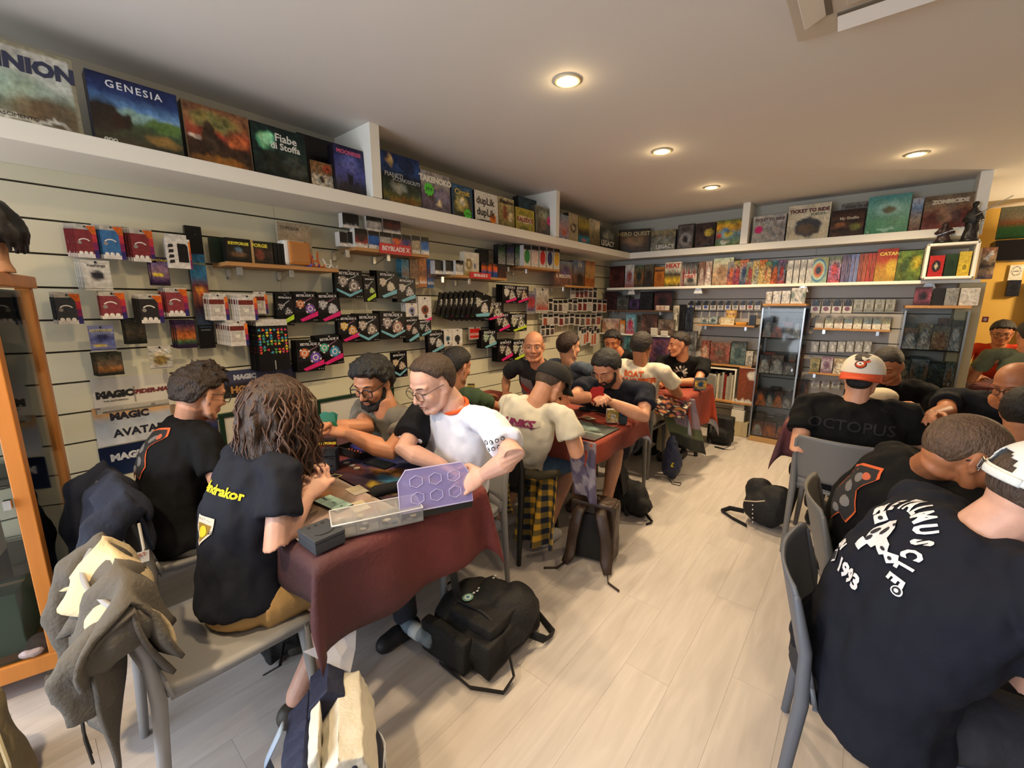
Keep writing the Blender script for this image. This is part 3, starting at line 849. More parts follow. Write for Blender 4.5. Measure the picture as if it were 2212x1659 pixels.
        for k, ft in ((rk, rf), (lk, lf)):
            tf = V(((ft-k).x*.0, 0, 0))+f
            b = V((ft.x, ft.y, 0))
            m2 = MB(); m2.ball(b-f*.03+up*.045, (.04, .045, .045), 12); m2.ball(b+f*.10+up*.032, (.046, .05, .032), 12)
            m2.tube([b-f*.03+up*.035, b+f*.05+up*.04, b+f*.11+up*.03], [.042, .043, .04], 10, round_=True)
            o = soft('shoe', m2, paint(shoes, .6), root, .009, 2); o.data.transform(inv)
            for v in o.data.vertices: v.co.z = max(v.co.z, .001)
    # ---- hair
    if hair:
        hm = mat('hair_'+haircol.lstrip('#'), haircol, .55, bump=.9, bscale=160, var=.3, vscale=70, stretch=(1, 1, .35))
        mb = hairmesh(X, s, hline or line_short(), hthick, htuft, seed=pel.x*9, grow=grow)
        if nape: mb.ball(X @ (V((0, -.062, -.055))*s), (.062*s, .040*s, .050*s), 16, mw=X.to_3x3())
        if spike:
            rnd = random.Random(int(pel.x*1000))
            for _ in range(70):
                a = rnd.uniform(0, 2*PI); r_ = rnd.uniform(0, 1)
                p = V((.062*r_*math.cos(a), -.005+.078*r_*math.sin(a), .0)); p.z = .028+.09*math.sqrt(max(0, 1-r_*r_*.85))+.004
                d = (p-V((0, -.01, .0))).normalized()+V((rnd.uniform(-.7, .7), rnd.uniform(-.2, .9), rnd.uniform(-.2, .3)))
                p2 = p+d.normalized()*spike*.6; p3 = p2+(d.normalized()+V((rnd.uniform(-1, 1), rnd.uniform(-1, 1), -.6))).normalized()*spike*.5
                mb.tube([X @ (p*s), X @ (p2*s), X @ (p3*s)], [.012*s, .009*s, .004*s], 6, round_=True)
        o = soft('hair', mb, hm, root, hv, 1); o.data.transform(inv); pr.hair = o
    if face:
        bc = paint(haircol, .8)
        for q in (-1, 1):
            m2 = MB(); m2.tube([X @ (V((q*.015, .0885, .0235))*s), X @ (V((q*.03, .0855, .028))*s), X @ (V((q*.048, .0705, .023))*s)], [.0028*s, .0034*s, .002*s], 6)
            loc(m2).build('eyebrow', bc, root, smooth=True)
            m2 = MB(); m2.tube([X @ (V((q*.018, .0775, -.001))*s), X @ (V((q*.031, .0815, -.0045))*s), X @ (V((q*.044, .0735, -.001))*s)], .0013*s, 6)
            loc(m2).build('eyelash', paint('#1a1310', .8), root)
            if eyes:
                m2 = MB(); m2.ball(X @ (V((q*.031, .0725, .002))*s), (.0092*s, .0092*s, .0080*s), 14, '#b9b2a8'); m2.ball(X @ (V((q*.031, .0772, .003))*s), (.0056*s,)*3, 10, '#24170f')
                loc(m2).build('eye', mat('wet_eye', attr=True, rough=.15), root, smooth=True)
        if mouth:
            m2 = MB(); m2.tube([X @ (V((-.022, .083, -.067))*s), X @ (V((0, .0915, -.0655))*s), X @ (V((.022, .083, -.067))*s)], [.0014*s, .0032*s, .0014*s], 6)
            loc(m2).build('mouth', paint('#7a3a34', .5), root, smooth=True)
    if beard:
        m2 = MB(); T = lambda p: X @ (V(p)*s)
        m2.tube([T(p) for p in ((-.064, .006, -.03), (-.056, .03, -.075), (-.028, .068, -.102), (0, .078, -.108), (.028, .068, -.102), (.056, .03, -.075), (.064, .006, -.03))], [.012*s, .0165*s, .019*s, .019*s, .019*s, .0165*s, .012*s], 10, round_=True)
        m2.ball(T((0, .074, -.095)), (.026*s, .018*s, .016*s), 12, mw=X.to_3x3())
        m2.tube([T(p) for p in ((-.027, .076, -.075), (-.02, .087, -.053), (0, .094, -.050), (.02, .087, -.053), (.027, .076, -.075))], [.006*s, .0068*s, .0065*s, .0068*s, .006*s], 8, round_=True)
        o = soft('beard', m2, mat('hair_'+beard.lstrip('#'), beard, .7, bump=.9, bscale=160, var=.3, vscale=70), root, .0045, 1, .002, .012); o.data.transform(inv)
    if glasses: specs(root, X, s, paint(glasses, .35), inv, rim=grim, square=gsq)
    pr.f = f; pr.R = R2; pr.neck = neck; pr.pel = pel; pr.bez = bez; pr.sd = sd
    return pr
def backprint(pr, mb, t, name='back_print', side=0., m=FABRIC, up=None, front=False, rot=0., off=.003, right=None):
    c = pr.bez(t); n = -pr.f if not front else pr.f
    r = V(right) if right else (pr.R if not front else -pr.R)
    u_ = V(up) if up else (pr.bez(min(1, t+.1))-pr.bez(t-.1)).normalized()
    if rot: r = M.Rotation(rot, 3, n) @ r; u_ = M.Rotation(rot, 3, n) @ u_
    return decal(mb, pr.bvh, c+pr.R*side, r, u_, name, m, pr.root, off+.0015, pr.inv, flip=False)
T1z = .752
# ---- first table
p1 = person('young man with short brown curls, glasses and a black shirt seen from behind', (.64, .40, .50), P(398, 930, 1.98), P(436, 850, 1.95), (-.05, 1, 0), (-.2, .92, -.32), 'fair', '#0b0b0d', '#8d8779',
            rh=(.78, .72, .79), lh=(.5, .74, .79), sw=.40, slouch=.10, hair=1, haircol='#2a1c12', hthick=.020, htuft=.012, spike=.045, hline=line_short(.066, .02, -.05), glasses='#3a3f46', gsq=.8, shoes='#2a2a2a', bv=.0065)
p2 = person('person with long wavy brown hair and a dark navy shirt lettered in yellow', (1.33, .43, .51), P(556, 975, 1.54), P(602, 888, 1.53), (-.05, 1, 0), (-.1, .9, -.42), 'pink', '#1b1e28', '#c09a62',
            rh=P(664, 1072, 1.50), lh=P(640, 1035, 1.60), re=P(596, 1185, 1.36), sw=.385, slouch=.07, hair=1, haircol='#3a271a', hthick=.016, htuft=.007, hline=line_short(.07, .0, -.08), shoes='#3a352c', hem=-.07, sleeve=.60, sleever=1.05,
            shorts=True, rknee=(1.45, .78, .5), lknee=(1.2, .8, .5), rfoot=(1.47, .50, .10), lfoot=(1.15, .66, .1), bv=.005, curl=1.0)
p3 = person('man with black curls, beard and black glasses in an olive grey shirt', (.86, 1.40, .50), P(850, 912, 2.12), P(803, 826, 2.08), (.05, -1, 0), (.38, -.84, -.36), 'mid', '#6b665c', '#33363c',
            rh=P(722, 922, 1.92), lh=P(755, 938, 1.88), le=P(862, 950, 1.90), re=P(790, 925, 2.05), sw=.42, bw=1.06, slouch=.05, hair=1, haircol='#0d0b0a', hthick=.026, htuft=.012, spike=.03, hline=line_short(.062, .0, -.06), glasses='#111111', gsq=.6, grim=.0028, beard='#120e0c', bv=.005, curl=.9)
p4 = person('man with brown side-parted hair and thin glasses in a white jersey', (1.36, 1.38, .50), P(985, 880, 1.85), P(932, 828, 1.80), (-.10, -1, 0), (-.02, -.88, -.38), 'pink', '#dfe2ee', '#1f2430',
            rh=P(905, 985, 1.80), lh=P(1052, 1020, 1.60), le=P(1112, 985, 1.50), re=P(872, 972, 1.80), ld=-_r*.85-_u*.42, ln=_fw-_u*.4, sw=.43, bw=1.03, slouch=.03, hair=1, haircol='#3d2c1e', hthick=.013, htuft=.002, hline=line_short(.080, .03, -.055), glasses='#3a3430', gsq=.4, grim=.0016, collar='#d9541e', sleeve=.76, bv=.0045, curl=.45, shoes='#16161a')
# ---- second table
p5 = person('man with short dark hair in a green shirt seen from behind', (.64, 1.98, .50), P(985, 848, 2.78), P(988, 790, 2.75), (.1, 1, 0), (.0, .95, -.25), 'mid', '#3a4a34', rh=(.95, 2.35, .79), lh=(.62, 2.4, .79), sw=.40, hair=1, haircol='#120d0a', hthick=.012, htuft=.002, bv=.007)
p6 = person('man in a white shirt and black cap with a checked shirt round his waist', (1.28, 1.99, .50), P(1152, 880, 2.42), P(1190, 828, 2.45), (.02, 1, 0), (.12, .80, -.58), 'fair', '#cfcabb', mat('denim', '#4a6688', .85, bump=.4, bscale=60, var=.2, vscale=12),
            rh=(1.55, 2.25, .79), lh=(1.2, 2.45, .79), re=P(1238, 955, 2.30), sw=.42, bw=1.04, slouch=.06, hair=1, haircol='#4b3a2c', hthick=.003, htuft=.0, hline=line_short(.066, .0, -.05), shorts=True, rknee=(1.52, 2.30, .52), lknee=(1.15, 2.38, .5), rfoot=(1.5, 2.05, .1), lfoot=(1.15, 2.0, .1), shoes='#b9b9ba', bv=.006, sleever=1.1)
p7 = person('bald smiling man looking up in a grey and black top', (.80, 3.02, .50), P(1168, 808, 3.40), P(1153, 748, 3.32), (.25, -1, 0), (.55, -.82, -.03), 'mid', '#2a2a2c', rh=(.66, 2.62, .79), lh=(.98, 2.6, .79), sw=.42, hair=1, haircol='#8d6249', hthick=-.0005, htuft=.0, hline=line_short(.055, .0, -.05), eyes=True, bv=.0055)
p8 = person('man with dark hair and glasses in a navy shirt holding red cards', (1.45, 3.02, .50), P(1335, 838, 2.98), P(1309, 795, 2.88), (.12, -1, 0), (-.05, -.80, -.55), 'fair', '#1c1f2b', rh=P(1282, 858, 2.72), lh=P(1322, 870, 2.70), le=P(1392, 880, 2.78), re=P(1242, 856, 2.95), sw=.44, bw=1.14, bd=1.1, slouch=.02, hair=1, haircol='#14100e', hthick=.020, htuft=.005, hline=line_short(.066, -.005, -.05), glasses='#8a6f55', grim=.0016, beard='#1b1412', bv=.0055, curl=1.0, shorts=True, shoes='#3a2c22', lknee=(1.66, 2.66, .5), lfoot=(1.63, 2.60, .1))
# ---- third table
p9 = person('man with brown hair in a blue grey shirt seen from behind', (.80, 3.62, .50), P(1226, 795, 3.78), P(1230, 748, 3.75), (.15, 1, 0), (.45, .88, -.1), 'fair', '#4d5664', rh=(1.0, 4.0, .79), lh=(.7, 4.05, .79), sw=.42, hair=1, haircol='#2e1a11', hthick=.016, htuft=.005, bv=.008)
p10 = person('man in a white shirt with orange slogan seen from behind', (1.36, 3.64, .50), P(1384, 792, 3.62), P(1386, 748, 3.62), (.05, 1, 0), (.0, .97, -.2), 'tan', '#cfc4b0', '#b3a68e', rh=P(1432, 822, 3.80), lh=(1.2, 4.05, .79), re=P(1466, 852, 3.62), sw=.42, bw=1.02, hair=1, haircol='#1f150f', hthick=.014, htuft=.005, bv=.007)
p11 = person('dark haired man in black half hidden behind the slogan shirt', (.95, 4.62, .50), P(1345, 775, 4.55), P(1322, 738, 4.5), (.1, -1, 0), (.25, -.9, -.3), 'tan', '#101012', sw=.42, hair=1, haircol='#120d0b', hthick=.018, htuft=.006, bv=.008)
p12 = person('man with faded dark hair in a black shirt with a white dragon', (1.50, 4.60, .50), P(1478, 786, 4.30), P(1466, 744, 4.24), (.02, -1, 0), (-.75, -.62, -.12), 'mid', '#0d0d0f', rh=P(1440, 822, 4.05), lh=P(1452, 826, 3.98), lpole=(1, 0, -.7), sw=.44, bw=1.05, hair=1, haircol='#1d130e', hthick=.012, htuft=.003, hline=line_short(.066, .03, -.02), bv=.006)
# ---- right-hand table
p13 = person('man in black with a backwards white and orange cap', (2.90, 3.13, .50), P(1848, 868, 2.46), P(1862, 812, 2.46), (.02, 1, 0), (.10, .88, -.45), 'fair', '#0a0a0b', rh=(3.2, 3.6, .79), lh=(2.72, 3.6, .79), le=P(1722, 985, 2.52), re=(3.27, 3.2, .72), sw=.46, bw=1.22, bd=1.1, slouch=.03, hair=1, haircol='#120d0b', hthick=.012, htuft=.004, hline=line_short(.066, .0, -.085), bv=.007, nape=True)
p14 = person('man with cropped hair in black looking down at the table', (3.06, 4.30, .50), P(1930, 840, 3.15), P(1916, 788, 3.05), (-.1, -1, 0), (-.25, -.80, -.55), 'tan', '#0c0c0d', rh=P(1925, 880, 2.95), lh=P(1945, 885, 2.95), sw=.43, bw=1.03, s=1.06, hair=1, haircol='#1b120d', hthick=.006, htuft=.001, hline=line_short(.066, .01, -.05), bv=.006)
p15 = person('man with a shaved head and glasses bending forward in black', (3.02, 2.10, .50), P(1995, 1018, 1.42), P(2090, 980, 1.26), (.90, .43, 0), (.88, .2, -.36), 'tan', '#0a0a0b', rh=(3.62, 2.0, .79), lh=(3.5, 2.4, .79), re=(3.3, 1.86, .70), sw=.42, bw=1.05, slouch=.10, hair=1, haircol='#5a4433', hthick=.0015, htuft=.0, hline=line_short(.058, .0, -.06), glasses='#111111', bv=.006)
p16 = person('man in a white cap and charcoal shirt, closest to the front', (3.03, 1.42, .50), P(2130, 1150, .97), P(2278, 1082, .90), (.90, .43, 0), (.9, .15, -.35), 'pink', '#181b26', rh=(3.62, 1.25, .79), lh=(3.5, 1.85, .79), re=P(2230, 1480, .95), sw=.46, bw=1.14, bd=1.05, slouch=.08, hair=1, haircol='#4a3a30', hthick=.002, htuft=.0, hline=line_short(.06, .0, -.045), bv=.006, sv=.009)
p17 = person('bald man with glasses in a dark shirt reaching over the table', (3.62, 4.30, .50), P(2150, 880, 2.45), P(2192, 830, 2.3), (-.25, -1, 0), (-.55, -.75, -.38), 'tan', '#15171c', rh=P(2000, 898, 2.25), lh=(3.7, 3.75, .79), re=P(2045, 880, 2.5), sw=.44, bw=1.1, hair=1, haircol='#7a5138', hthick=-.0005, htuft=0, hline=line_short(.06, -.01, -.05), glasses='#2a1c16', bv=.007)
p18 = person('dark haired person in a white shirt at the right edge', (3.52, 3.02, .50), P(2222, 968, 1.92), P(2222, 892, 1.92), (.1, 1, 0), (.35, .9, -.2), 'mid', '#b5a98f', sw=.42, hair=1, haircol='#120d0b', hthick=.012, htuft=.003, bv=.008)
# ---- back room
p19 = person('person with dark hair and glasses in an orange and black top', (4.12, 7.05, .52), P(2150, 765, 4.55), P(2165, 718, 4.45), (-.1, -1, 0), (-.1, -.9, -.3), 'tan', '#b5391c', sw=.42, hair=1, haircol='#0f0c0b', hthick=.018, htuft=.004, glasses='#1a1412', bv=.009, sv=.013)
p20 = person('person with dark hair in a grey green shirt in the back room', (4.18, 5.95, .52), P(2210, 775, 3.75), P(2225, 722, 3.75), (-.2, 1, 0), (-.2, .95, -.15), 'tan', '#5d6350', rh=P(2110, 792, 3.95), rpole=(0, 0, 1), sw=.44, hair=1, haircol='#120d0b', hthick=.012, htuft=.003, bv=.009, sv=.013)
# ================================================================ long hair, caps, shirt prints
hm = mat('hair_long_brown', '#38261a', .5, bump=.8, bscale=120, var=.45, vscale=60, stretch=(1, 1, .25))
def long_hair(pr):
    rnd = random.Random(5); X = pr.X; s = pr.s
    groups = []
    cap = hairmesh(X, s, line_short(.075, -.03, -.10), .018, .004, seed=3.)
    mb = cap
    down = V((0, 0, -1))
    for i in range(120):
        a = rnd.uniform(-2.5, 2.5)                     # 0 = back of head
        z = rnd.uniform(-.02, .105)
        r_ = math.sqrt(max(0, 1-((z-.022)/.1)**2))
        p = V((.084*r_*math.sin(a), -.014-.104*r_*math.cos(a), z))
        w0 = X @ (p*s); L = rnd.uniform(.20, .34) if abs(a) < 1.7 else rnd.uniform(.24, .36)
        out = (w0-X.translation); out.z = 0; out.normalize()
        pts = [w0]; d = (out*.5-V((0, 0, .6))).normalized(); k = 9; ph = rnd.uniform(0, 6.3); wv = rnd.uniform(.25, .55)
        side = out.cross(V((0, 0, 1)))
        for q in range(k):
            d2 = (d*(.45 if q < 3 else .15)+V((0, 0, -1))+out*(.12 if q < 3 else -.04)+side*wv*math.sin(ph+q*1.5)+out*wv*.8*math.cos(ph*1.7+q*1.4)).normalized()
            pts.append(pts[-1]+d2*L/k); d = d2
        mb.tube(pts, [.010, .013, .013, .0125, .012, .011, .010, .009, .007, .004], 6, round_=False)
    o = soft('hair', mb, hm, pr.root, .0055, 1); o.data.transform(pr.inv)
    # loose locks in lighter brown, highlights painted into the colour
    mb = MB()
    for i in range(110):
        a = rnd.uniform(-2.6, 2.6); z = rnd.uniform(-.01, .11)
        r_ = math.sqrt(max(0, 1-((z-.022)/.1)**2))
        w0 = X @ (V((.1*r_*math.sin(a), -.014-.12*r_*math.cos(a), z+.01))*s); out = w0-X.translation; out.z = 0; out.normalize(); side = out.cross(V((0, 0, 1)))
        L = rnd.uniform(.18, .36); pts = [w0]; ph = rnd.uniform(0, 6.3)
        for q in range(10):
            pts.append(pts[-1]+(V((0, 0, -1))+out*(.35-.05*q)+side*.6*math.sin(ph+q*1.3)+out*.45*math.cos(ph+q*1.7)).normalized()*L/10)
        mb.tube(pts, [.002, .0035, .004, .004, .0035, .003, .003, .0025, .002, .0015, .001], 4)
    mb.v = [tuple(pr.inv @ V(p)) for p in mb.v]
    mb.build('loose_locks', mat('hair_lock_brown', '#54392a', .45), pr.root, smooth=True)
long_hair(p2)
def cap(pr, colf, colb, bill, label, backwards=False, tilt=0., size=1., logo=None, name='baseball_cap', cover=.030, hole=False):
    X = pr.X @ M.Translation(V((0, 0, cover))*pr.s) @ M.Rotation(tilt, 4, 'X') @ M.Rotation(PI if backwards else 0, 4, 'Z')
    s = pr.s*size
    L = pr.root.location; t = thing(name, label, 'cap', L)
    inv = M.Translation(-V(L)); A, B, C = .091, .112, .098
    def dome(j0, j1, m, nm, thick=0.):
        mb = MB(); nl, nn = 24, 80; rings = []; j0, j1 = j0*2, j1*2
        for i in range(nl+1):
            th = (PI/2)*i/nl*.985
            rings.append([inv @ (X @ (V((A*math.cos(th)**.8*math.sin(2*PI*j/nn), B*math.cos(th)**.8*math.cos(2*PI*j/nn), C*math.sin(th)))*s)) for j in range(j0, j1+1)])
        w_ = j1-j0+1; pts = [p for r in rings for p in r]; fs = []
        for i in range(nl):
            for j in range(w_-1):
                if hole and nm == 'crown_back' and ((j+j0+.5-40)/8)**2+((i+.5)/9)**2 < 1 and i > 2: continue
                fs.append((i*w_+j, i*w_+j+1, (i+1)*w_+j+1, (i+1)*w_+j))
        mb.add(pts, fs); o = mb.build(nm, m, t, smooth=True)
        sd = o.modifiers.new('t', 'SOLIDIFY'); sd.thickness = .003; sd.offset = 0
        return o
    mf, mbk = mat('cap_'+colf.strip('#'), colf, .85, bump=.2, bscale=200), mat('cap_'+colb.strip('#'), colb, .85, bump=.2, bscale=200)
    dome(-10, 10, mf, 'crown_front'); dome(10, 30, mbk, 'crown_back')
    mb = MB(); mb.ball(inv @ (X @ (V((0, 0, C+.002))*s)), .008, 10); mb.build('button', mbk, t, smooth=True)
    # bill
    mb = MB(); pts = []; n = 16; k = 6
    for i in range(n+1):
        a = -1.15+2.3*i/n
        base = V((A*math.sin(a)*.99, B*math.cos(a)*.99, .002))
        outw = V((A*1.02*math.sin(a), B*math.cos(a)+.078*math.cos(a*1.25)**.8 if math.cos(a*1.25) > 0 else B*math.cos(a), -.012-.022*math.sin(a)**2))
        for q in range(k+1): pts.append(inv @ (X @ ((base+(outw-base)*q/k+V((0, 0, -.010*(q/k)**2)))*s)))
    fs = [(i*(k+1)+q, (i+1)*(k+1)+q, (i+1)*(k+1)+q+1, i*(k+1)+q+1) for i in range(n) for q in range(k)]
    mb.add(pts, fs); o = mb.build('bill', mat('cap_'+bill.strip('#'), bill, .8, bump=.2, bscale=200), t, smooth=True)
    sd = o.modifiers.new('t', 'SOLIDIFY'); sd.thickness = .004; sd.offset = 0
    if hole:
        mb = MB(); mb.tube([inv @ (X @ (V((A*1.01*math.sin(PI+a), B*1.01*math.cos(PI+a), .006))*s)) for a in [-.75+.1*i for i in range(16)]], [(.010, .0022)]*16, 8, ref=(0, 0, 1))
        mb.build('strap', mf, t, smooth=True)
        mb = MB(); a = .25
        c = X @ (V((A*1.03*math.sin(PI+a), B*1.03*math.cos(PI+a), .006))*s); ax = (X.to_3x3() @ V((-math.cos(a), math.sin(a), 0))).normalized(); uz = (X.to_3x3() @ V((0, 0, 1))).normalized()
        mb.tube([inv @ (c+ax*u_+uz*v_) for u_, v_ in ((-.017, -.013), (.017, -.013), (.017, .013), (-.017, .013))], .0022, 6, closed=True)
        mb.build('buckle', mat('antique_metal', '#5a5048', .35, metal=1), t)
    if logo:
        bv = None
        mb = MB(); logo(mb)
        pts = []
        for x, y, z in mb.v:
            th = math.asin(max(0, min(.98, z/C))); r_ = math.cos(th)**.8
            ph = math.asin(max(-.95, min(.95, x/(A*max(.2, r_)))))
            pts.append(inv @ (X @ (V((x*1.015, B*r_*math.cos(ph)*1.028+y, z))*s)))
        mb.v = [tuple(p) for p in pts]; mb.build('badge', FABRIC, t, fix=False)
    return t
def bird_badge(mb):
    y = .002
    def el(cx, cz, rx, rz, c, yy): mb.add([(cx+rx*math.cos(2*PI*i/14), yy, cz+rz*math.sin(2*PI*i/14)) for i in range(14)], [tuple(range(14))], c)
    el(.002, .048, .024, .020, '#1a1210', y); el(.002, .048, .020, .016, '#c8431c', y+.0006); el(.004, .052, .014, .010, '#e6ded2', y+.0012)
    mb.add([(-.002, y+.0006, .064), (-.034, y+.0006, .070), (-.03, y+.0006, .060), (-.014, y+.0006, .056)], [(0, 1, 2, 3)], '#c8431c')
    el(.004, .053, .004, .003, '#1a1210', y+.0018); el(-.006, .045, .006, .003, '#e07a2a', y+.0018)
cap(p13, '#d8d0bf', '#1c1512', '#c9481d', 'white front orange billed cap worn backwards on the man in black', True, .42, 1.12, bird_badge, cover=.020)
cap(p6, '#111112', '#111112', '#111112', 'plain black cap on the man with the checked shirt', False, .1, 1.06, cover=.024)
cap(p16, '#dfe3e2', '#dfe3e2', '#dfe3e2', 'white cap with a buckled strap at the right edge', False, .12, 1.1, hole=True, cover=.018)
# ---------------------------------------------------------------- prints
def shape(mb, pts, col, y=0., k=1., ox=0., oz=0.):
    """filled outline, cut fine enough to follow cloth"""
    bm = bmesh.new(); vs = [bm.verts.new((x*k+ox, y, z*k+oz)) for x, z in pts]; bm.faces.new(vs); bmesh.ops.triangulate(bm, faces=bm.faces)
    for _ in range(3):
        es = [e for e in bm.edges if e.calc_length() > .02]
        if not es: break
        bmesh.ops.subdivide_edges(bm, edges=es, cuts=1); bmesh.ops.triangulate(bm, faces=bm.faces)
    bm.verts.index_update(); mb.add([v.co for v in bm.verts], [tuple(v.index for v in f.verts) for f in bm.faces], col); bm.free()
def ell(mb, cx, cz, rx, rz, col, y=0., n=14, rot=0.):
    c, s = math.cos(rot), math.sin(rot)
    shape(mb, [(cx+rx*math.cos(2*PI*i/n)*c-rz*math.sin(2*PI*i/n)*s, cz+rx*math.cos(2*PI*i/n)*s+rz*math.sin(2*PI*i/n)*c) for i in range(n)], col, y)
# yellow name and crest on the navy shirt
mb = textmesh('Mandrakor', .043, '#d8c21c', 0, .0, sx=.9, bold=.0015)
backprint(p2, mb, .74, 'lettering', side=.05)
mb = MB(); shape(mb, [(-.036, .042), (.036, .042), (.036, -.006), (0, -.052), (-.036, -.006)], '#c9c2b2'); shape(mb, [(-.030, .018), (.030, .018), (.026, -.008), (0, -.04), (-.026, -.008)], '#8a6a1c', .001); ell(mb, 0, -.006, .02, .018, '#d8b81c', .002)
textmesh('KEYFORGE', .016, '#1a1a1a', 0, -.004, mb=mb); 
for i in range(len(mb.v)): pass
textmesh('VAULT TOUR', .011, '#4a3f34', 0, .031, mb=mb)
backprint(p2, mb, .52, 'crest', side=.035)
# orange and grey emblem on the black shirt of the young man and of the man with the shaved head
def emblem():
    mb = MB(); o = [(-.06, .10), (-.02, .13), (.055, .16), (.075, .13), (.05, .06), (.085, .0), (.07, -.06), (.03, -.05), (.0, -.10), (-.05, -.055), (-.03, .0), (-.055, .05)]
    shape(mb, [(x*1.07, z*1.07) for x, z in o], '#c9592a'); shape(mb, o, '#1c1a1b', .0012)
    for cx, cz, r_ in ((.02, .1, .022), (.0, .05, .028), (.03, .0, .026), (.01, -.045, .02)): ell(mb, cx, cz, r_, r_*.8, '#6d6a68', .0018, 9)
    ell(mb, .04, .12, .02, .012, '#b4573a', .002, 9)
    textmesh('FORGE', .032, '#d9d4cc', .01, .02, mb=mb, rot=.3)
    mb.v = [(x, y+.0022 if i >= 0 and False else y, z) for i, (x, y, z) in enumerate(mb.v)]
    return mb
backprint(p1, emblem(), .66, 'back_print', side=-.03, rot=-.2)
backprint(p15, emblem(), .62, 'back_print', side=-.03, rot=-.2)
# jersey
mb = MB(); ell(mb, -.075, 0, .016, .022, '#d9622a'); ell(mb, -.080, -.004, .010, .016, '#3a56a8', .001); ell(mb, -.072, -.006, .007, .012, '#f0e6e0', .002)
textmesh('Netherforge', .027, '#1a1c24', .0, .004, mb=mb, sx=.95); textmesh('L I B R E', .011, '#c96a4a', -.02, -.018, mb=mb)
backprint(p4, mb, .56, 'chest_logo', side=-.02, front=True)
mb = textmesh('BOAT', .062, '#c9561f', .0, .045, bold=.003, sx=1.05); textmesh('WHOPPER', .062, '#c9561f', .03, -.01, bold=.003, mb=mb); textmesh('THE', .03, '#c9561f', -.13, -.004, bold=.002, mb=mb)
backprint(p10, mb, .80, 'lettering')
mb = MB(); ell(mb, 0, .045, .016, .018, '#8d5a3a'); shape(mb, [(-.018, .052), (.018, .052), (.012, .07), (-.012, .07)], '#1c1614', .001); shape(mb, [(-.022, .03), (.022, .03), (.03, -.02), (.018, -.07), (-.018, -.07), (-.03, -.02)], '#2a221d'); shape(mb, [(-.012, .03), (.012, .03), (.01, -.005), (-.01, -.005)], '#a8482c', .001)
backprint(p10, mb, .50, 'back_print', side=.04)
mb = textmesh('OCTOPUS', .085, '#131316', 0, 0, bold=.001, sx=1.0)
backprint(p13, mb, .72, 'lettering')
mb = MB(); rnd = random.Random(3)
textmesh('LINKS', .055, '#8a2a5a', 0, 0, bold=.003, sx=1.35, shear=.35, mb=mb)
for k in range(5): shape(mb, [(-.15+k*.06, -.012-.004*k), (-.02+k*.04, -.008), (-.03+k*.04, -.014), (-.16+k*.06, -.018)], '#a8597a' if k % 2 else '#5a1c40', .001)
backprint(p6, mb, .80, 'lettering')
mb = textmesh('Mr.Wilson', .026, '#d9d9de', 0, .032, shear=.2); textmesh('AKA', .05, '#d9d9de', .0, -.012, mb=mb, sx=1.1)
backprint(p8, mb, .62, 'lettering', front=True, side=.0)
mb = MB(); 
for k in range(22):
    a = k*.5; r_ = .028+.0035*k*.8
    ell(mb, .02*math.cos(a*.7)+r_*math.cos(a), r_*math.sin(a), .017, .010, '#c9c6c0' if k % 3 else '#6d6a68', .0005*k*.2, 9, a)
backprint(p12, mb, .80, 'dragon_print', front=True)
# muscle figure, curved lettering and year on the charcoal shirt
mb = MB(); W_ = '#dcdde4'
for ch, x, z, r_, sx in zip('METALMUSCLE', [-.135, -.105, -.070, -.035, .0, .035, .070, .100, .122, .135, .140], [.06, .10, .125, .135, .135, .122, .095, .058, .015, -.03, -.075], [.9, .6, .3, .12, -.1, -.35, -.65, -.95, -1.2, -1.4, -1.5], [1]*11):
    textmesh(ch, .075, W_, x, z, bold=.004, mb=mb, rot=r_, sx=.62)
for pts in ([(-.05, .05), (-.015, .07), (.015, .05), (.03, .0), (.01, -.05), (-.03, -.05), (-.06, .0)], [(.02, .01), (.06, .0), (.075, -.03), (.05, -.05), (.01, -.03)], [(.05, -.03), (.09, -.055), (.12, -.03), (.105, -.01), (.08, -.02)],
            [(-.06, .05), (-.10, .07), (-.115, .03), (-.08, .01)], [(-.05, -.04), (-.015, -.045), (-.02, -.085), (-.055, -.08)]):
    shape(mb, pts, W_, .001)
for cx, cz, a, b in ((-.01, .02, .012, .02), (-.04, .0, .01, .018), (.05, -.025, .012, .006), (-.085, .04, .01, .008), (-.03, -.03, .008, .014), (.0, .055, .008, .006), (.09, -.035, .008, .006)): ell(mb, cx, cz, a, b, '#22232b', .002, 8)
ell(mb, .165, -.10, .016, .016, W_); ell(mb, .165, -.10, .012, .012, '#22232b', .001); ell(mb, .165, -.10, .006, .006, W_, .002)
mb.v = [(x*.74, y, z*.74) for x, y, z in mb.v]
backprint(p16, mb, .78, 'back_print', side=-.03, rot=.0)
mb = textmesh('1993', .062, W_, .0, 0, bold=.003); mb.v = [(x*.85, y, z*.85) for x, y, z in mb.v]
backprint(p16, mb, .56, 'year_print', side=-.02)
mb = textmesh('SIN', .036, W_, -.10, .05, bold=.002); shape(mb, [(-.13, .01), (-.10, .03), (-.09, -.01), (-.12, -.03)], W_); shape(mb, [(-.125, .008), (-.103, .022), (-.095, -.006), (-.118, -.02)], '#22232b', .001)
mb.v = [(x*.85, y, z*.85) for x, y, z in mb.v]
backprint(p16, mb, .56, 'small_print', side=-.02)

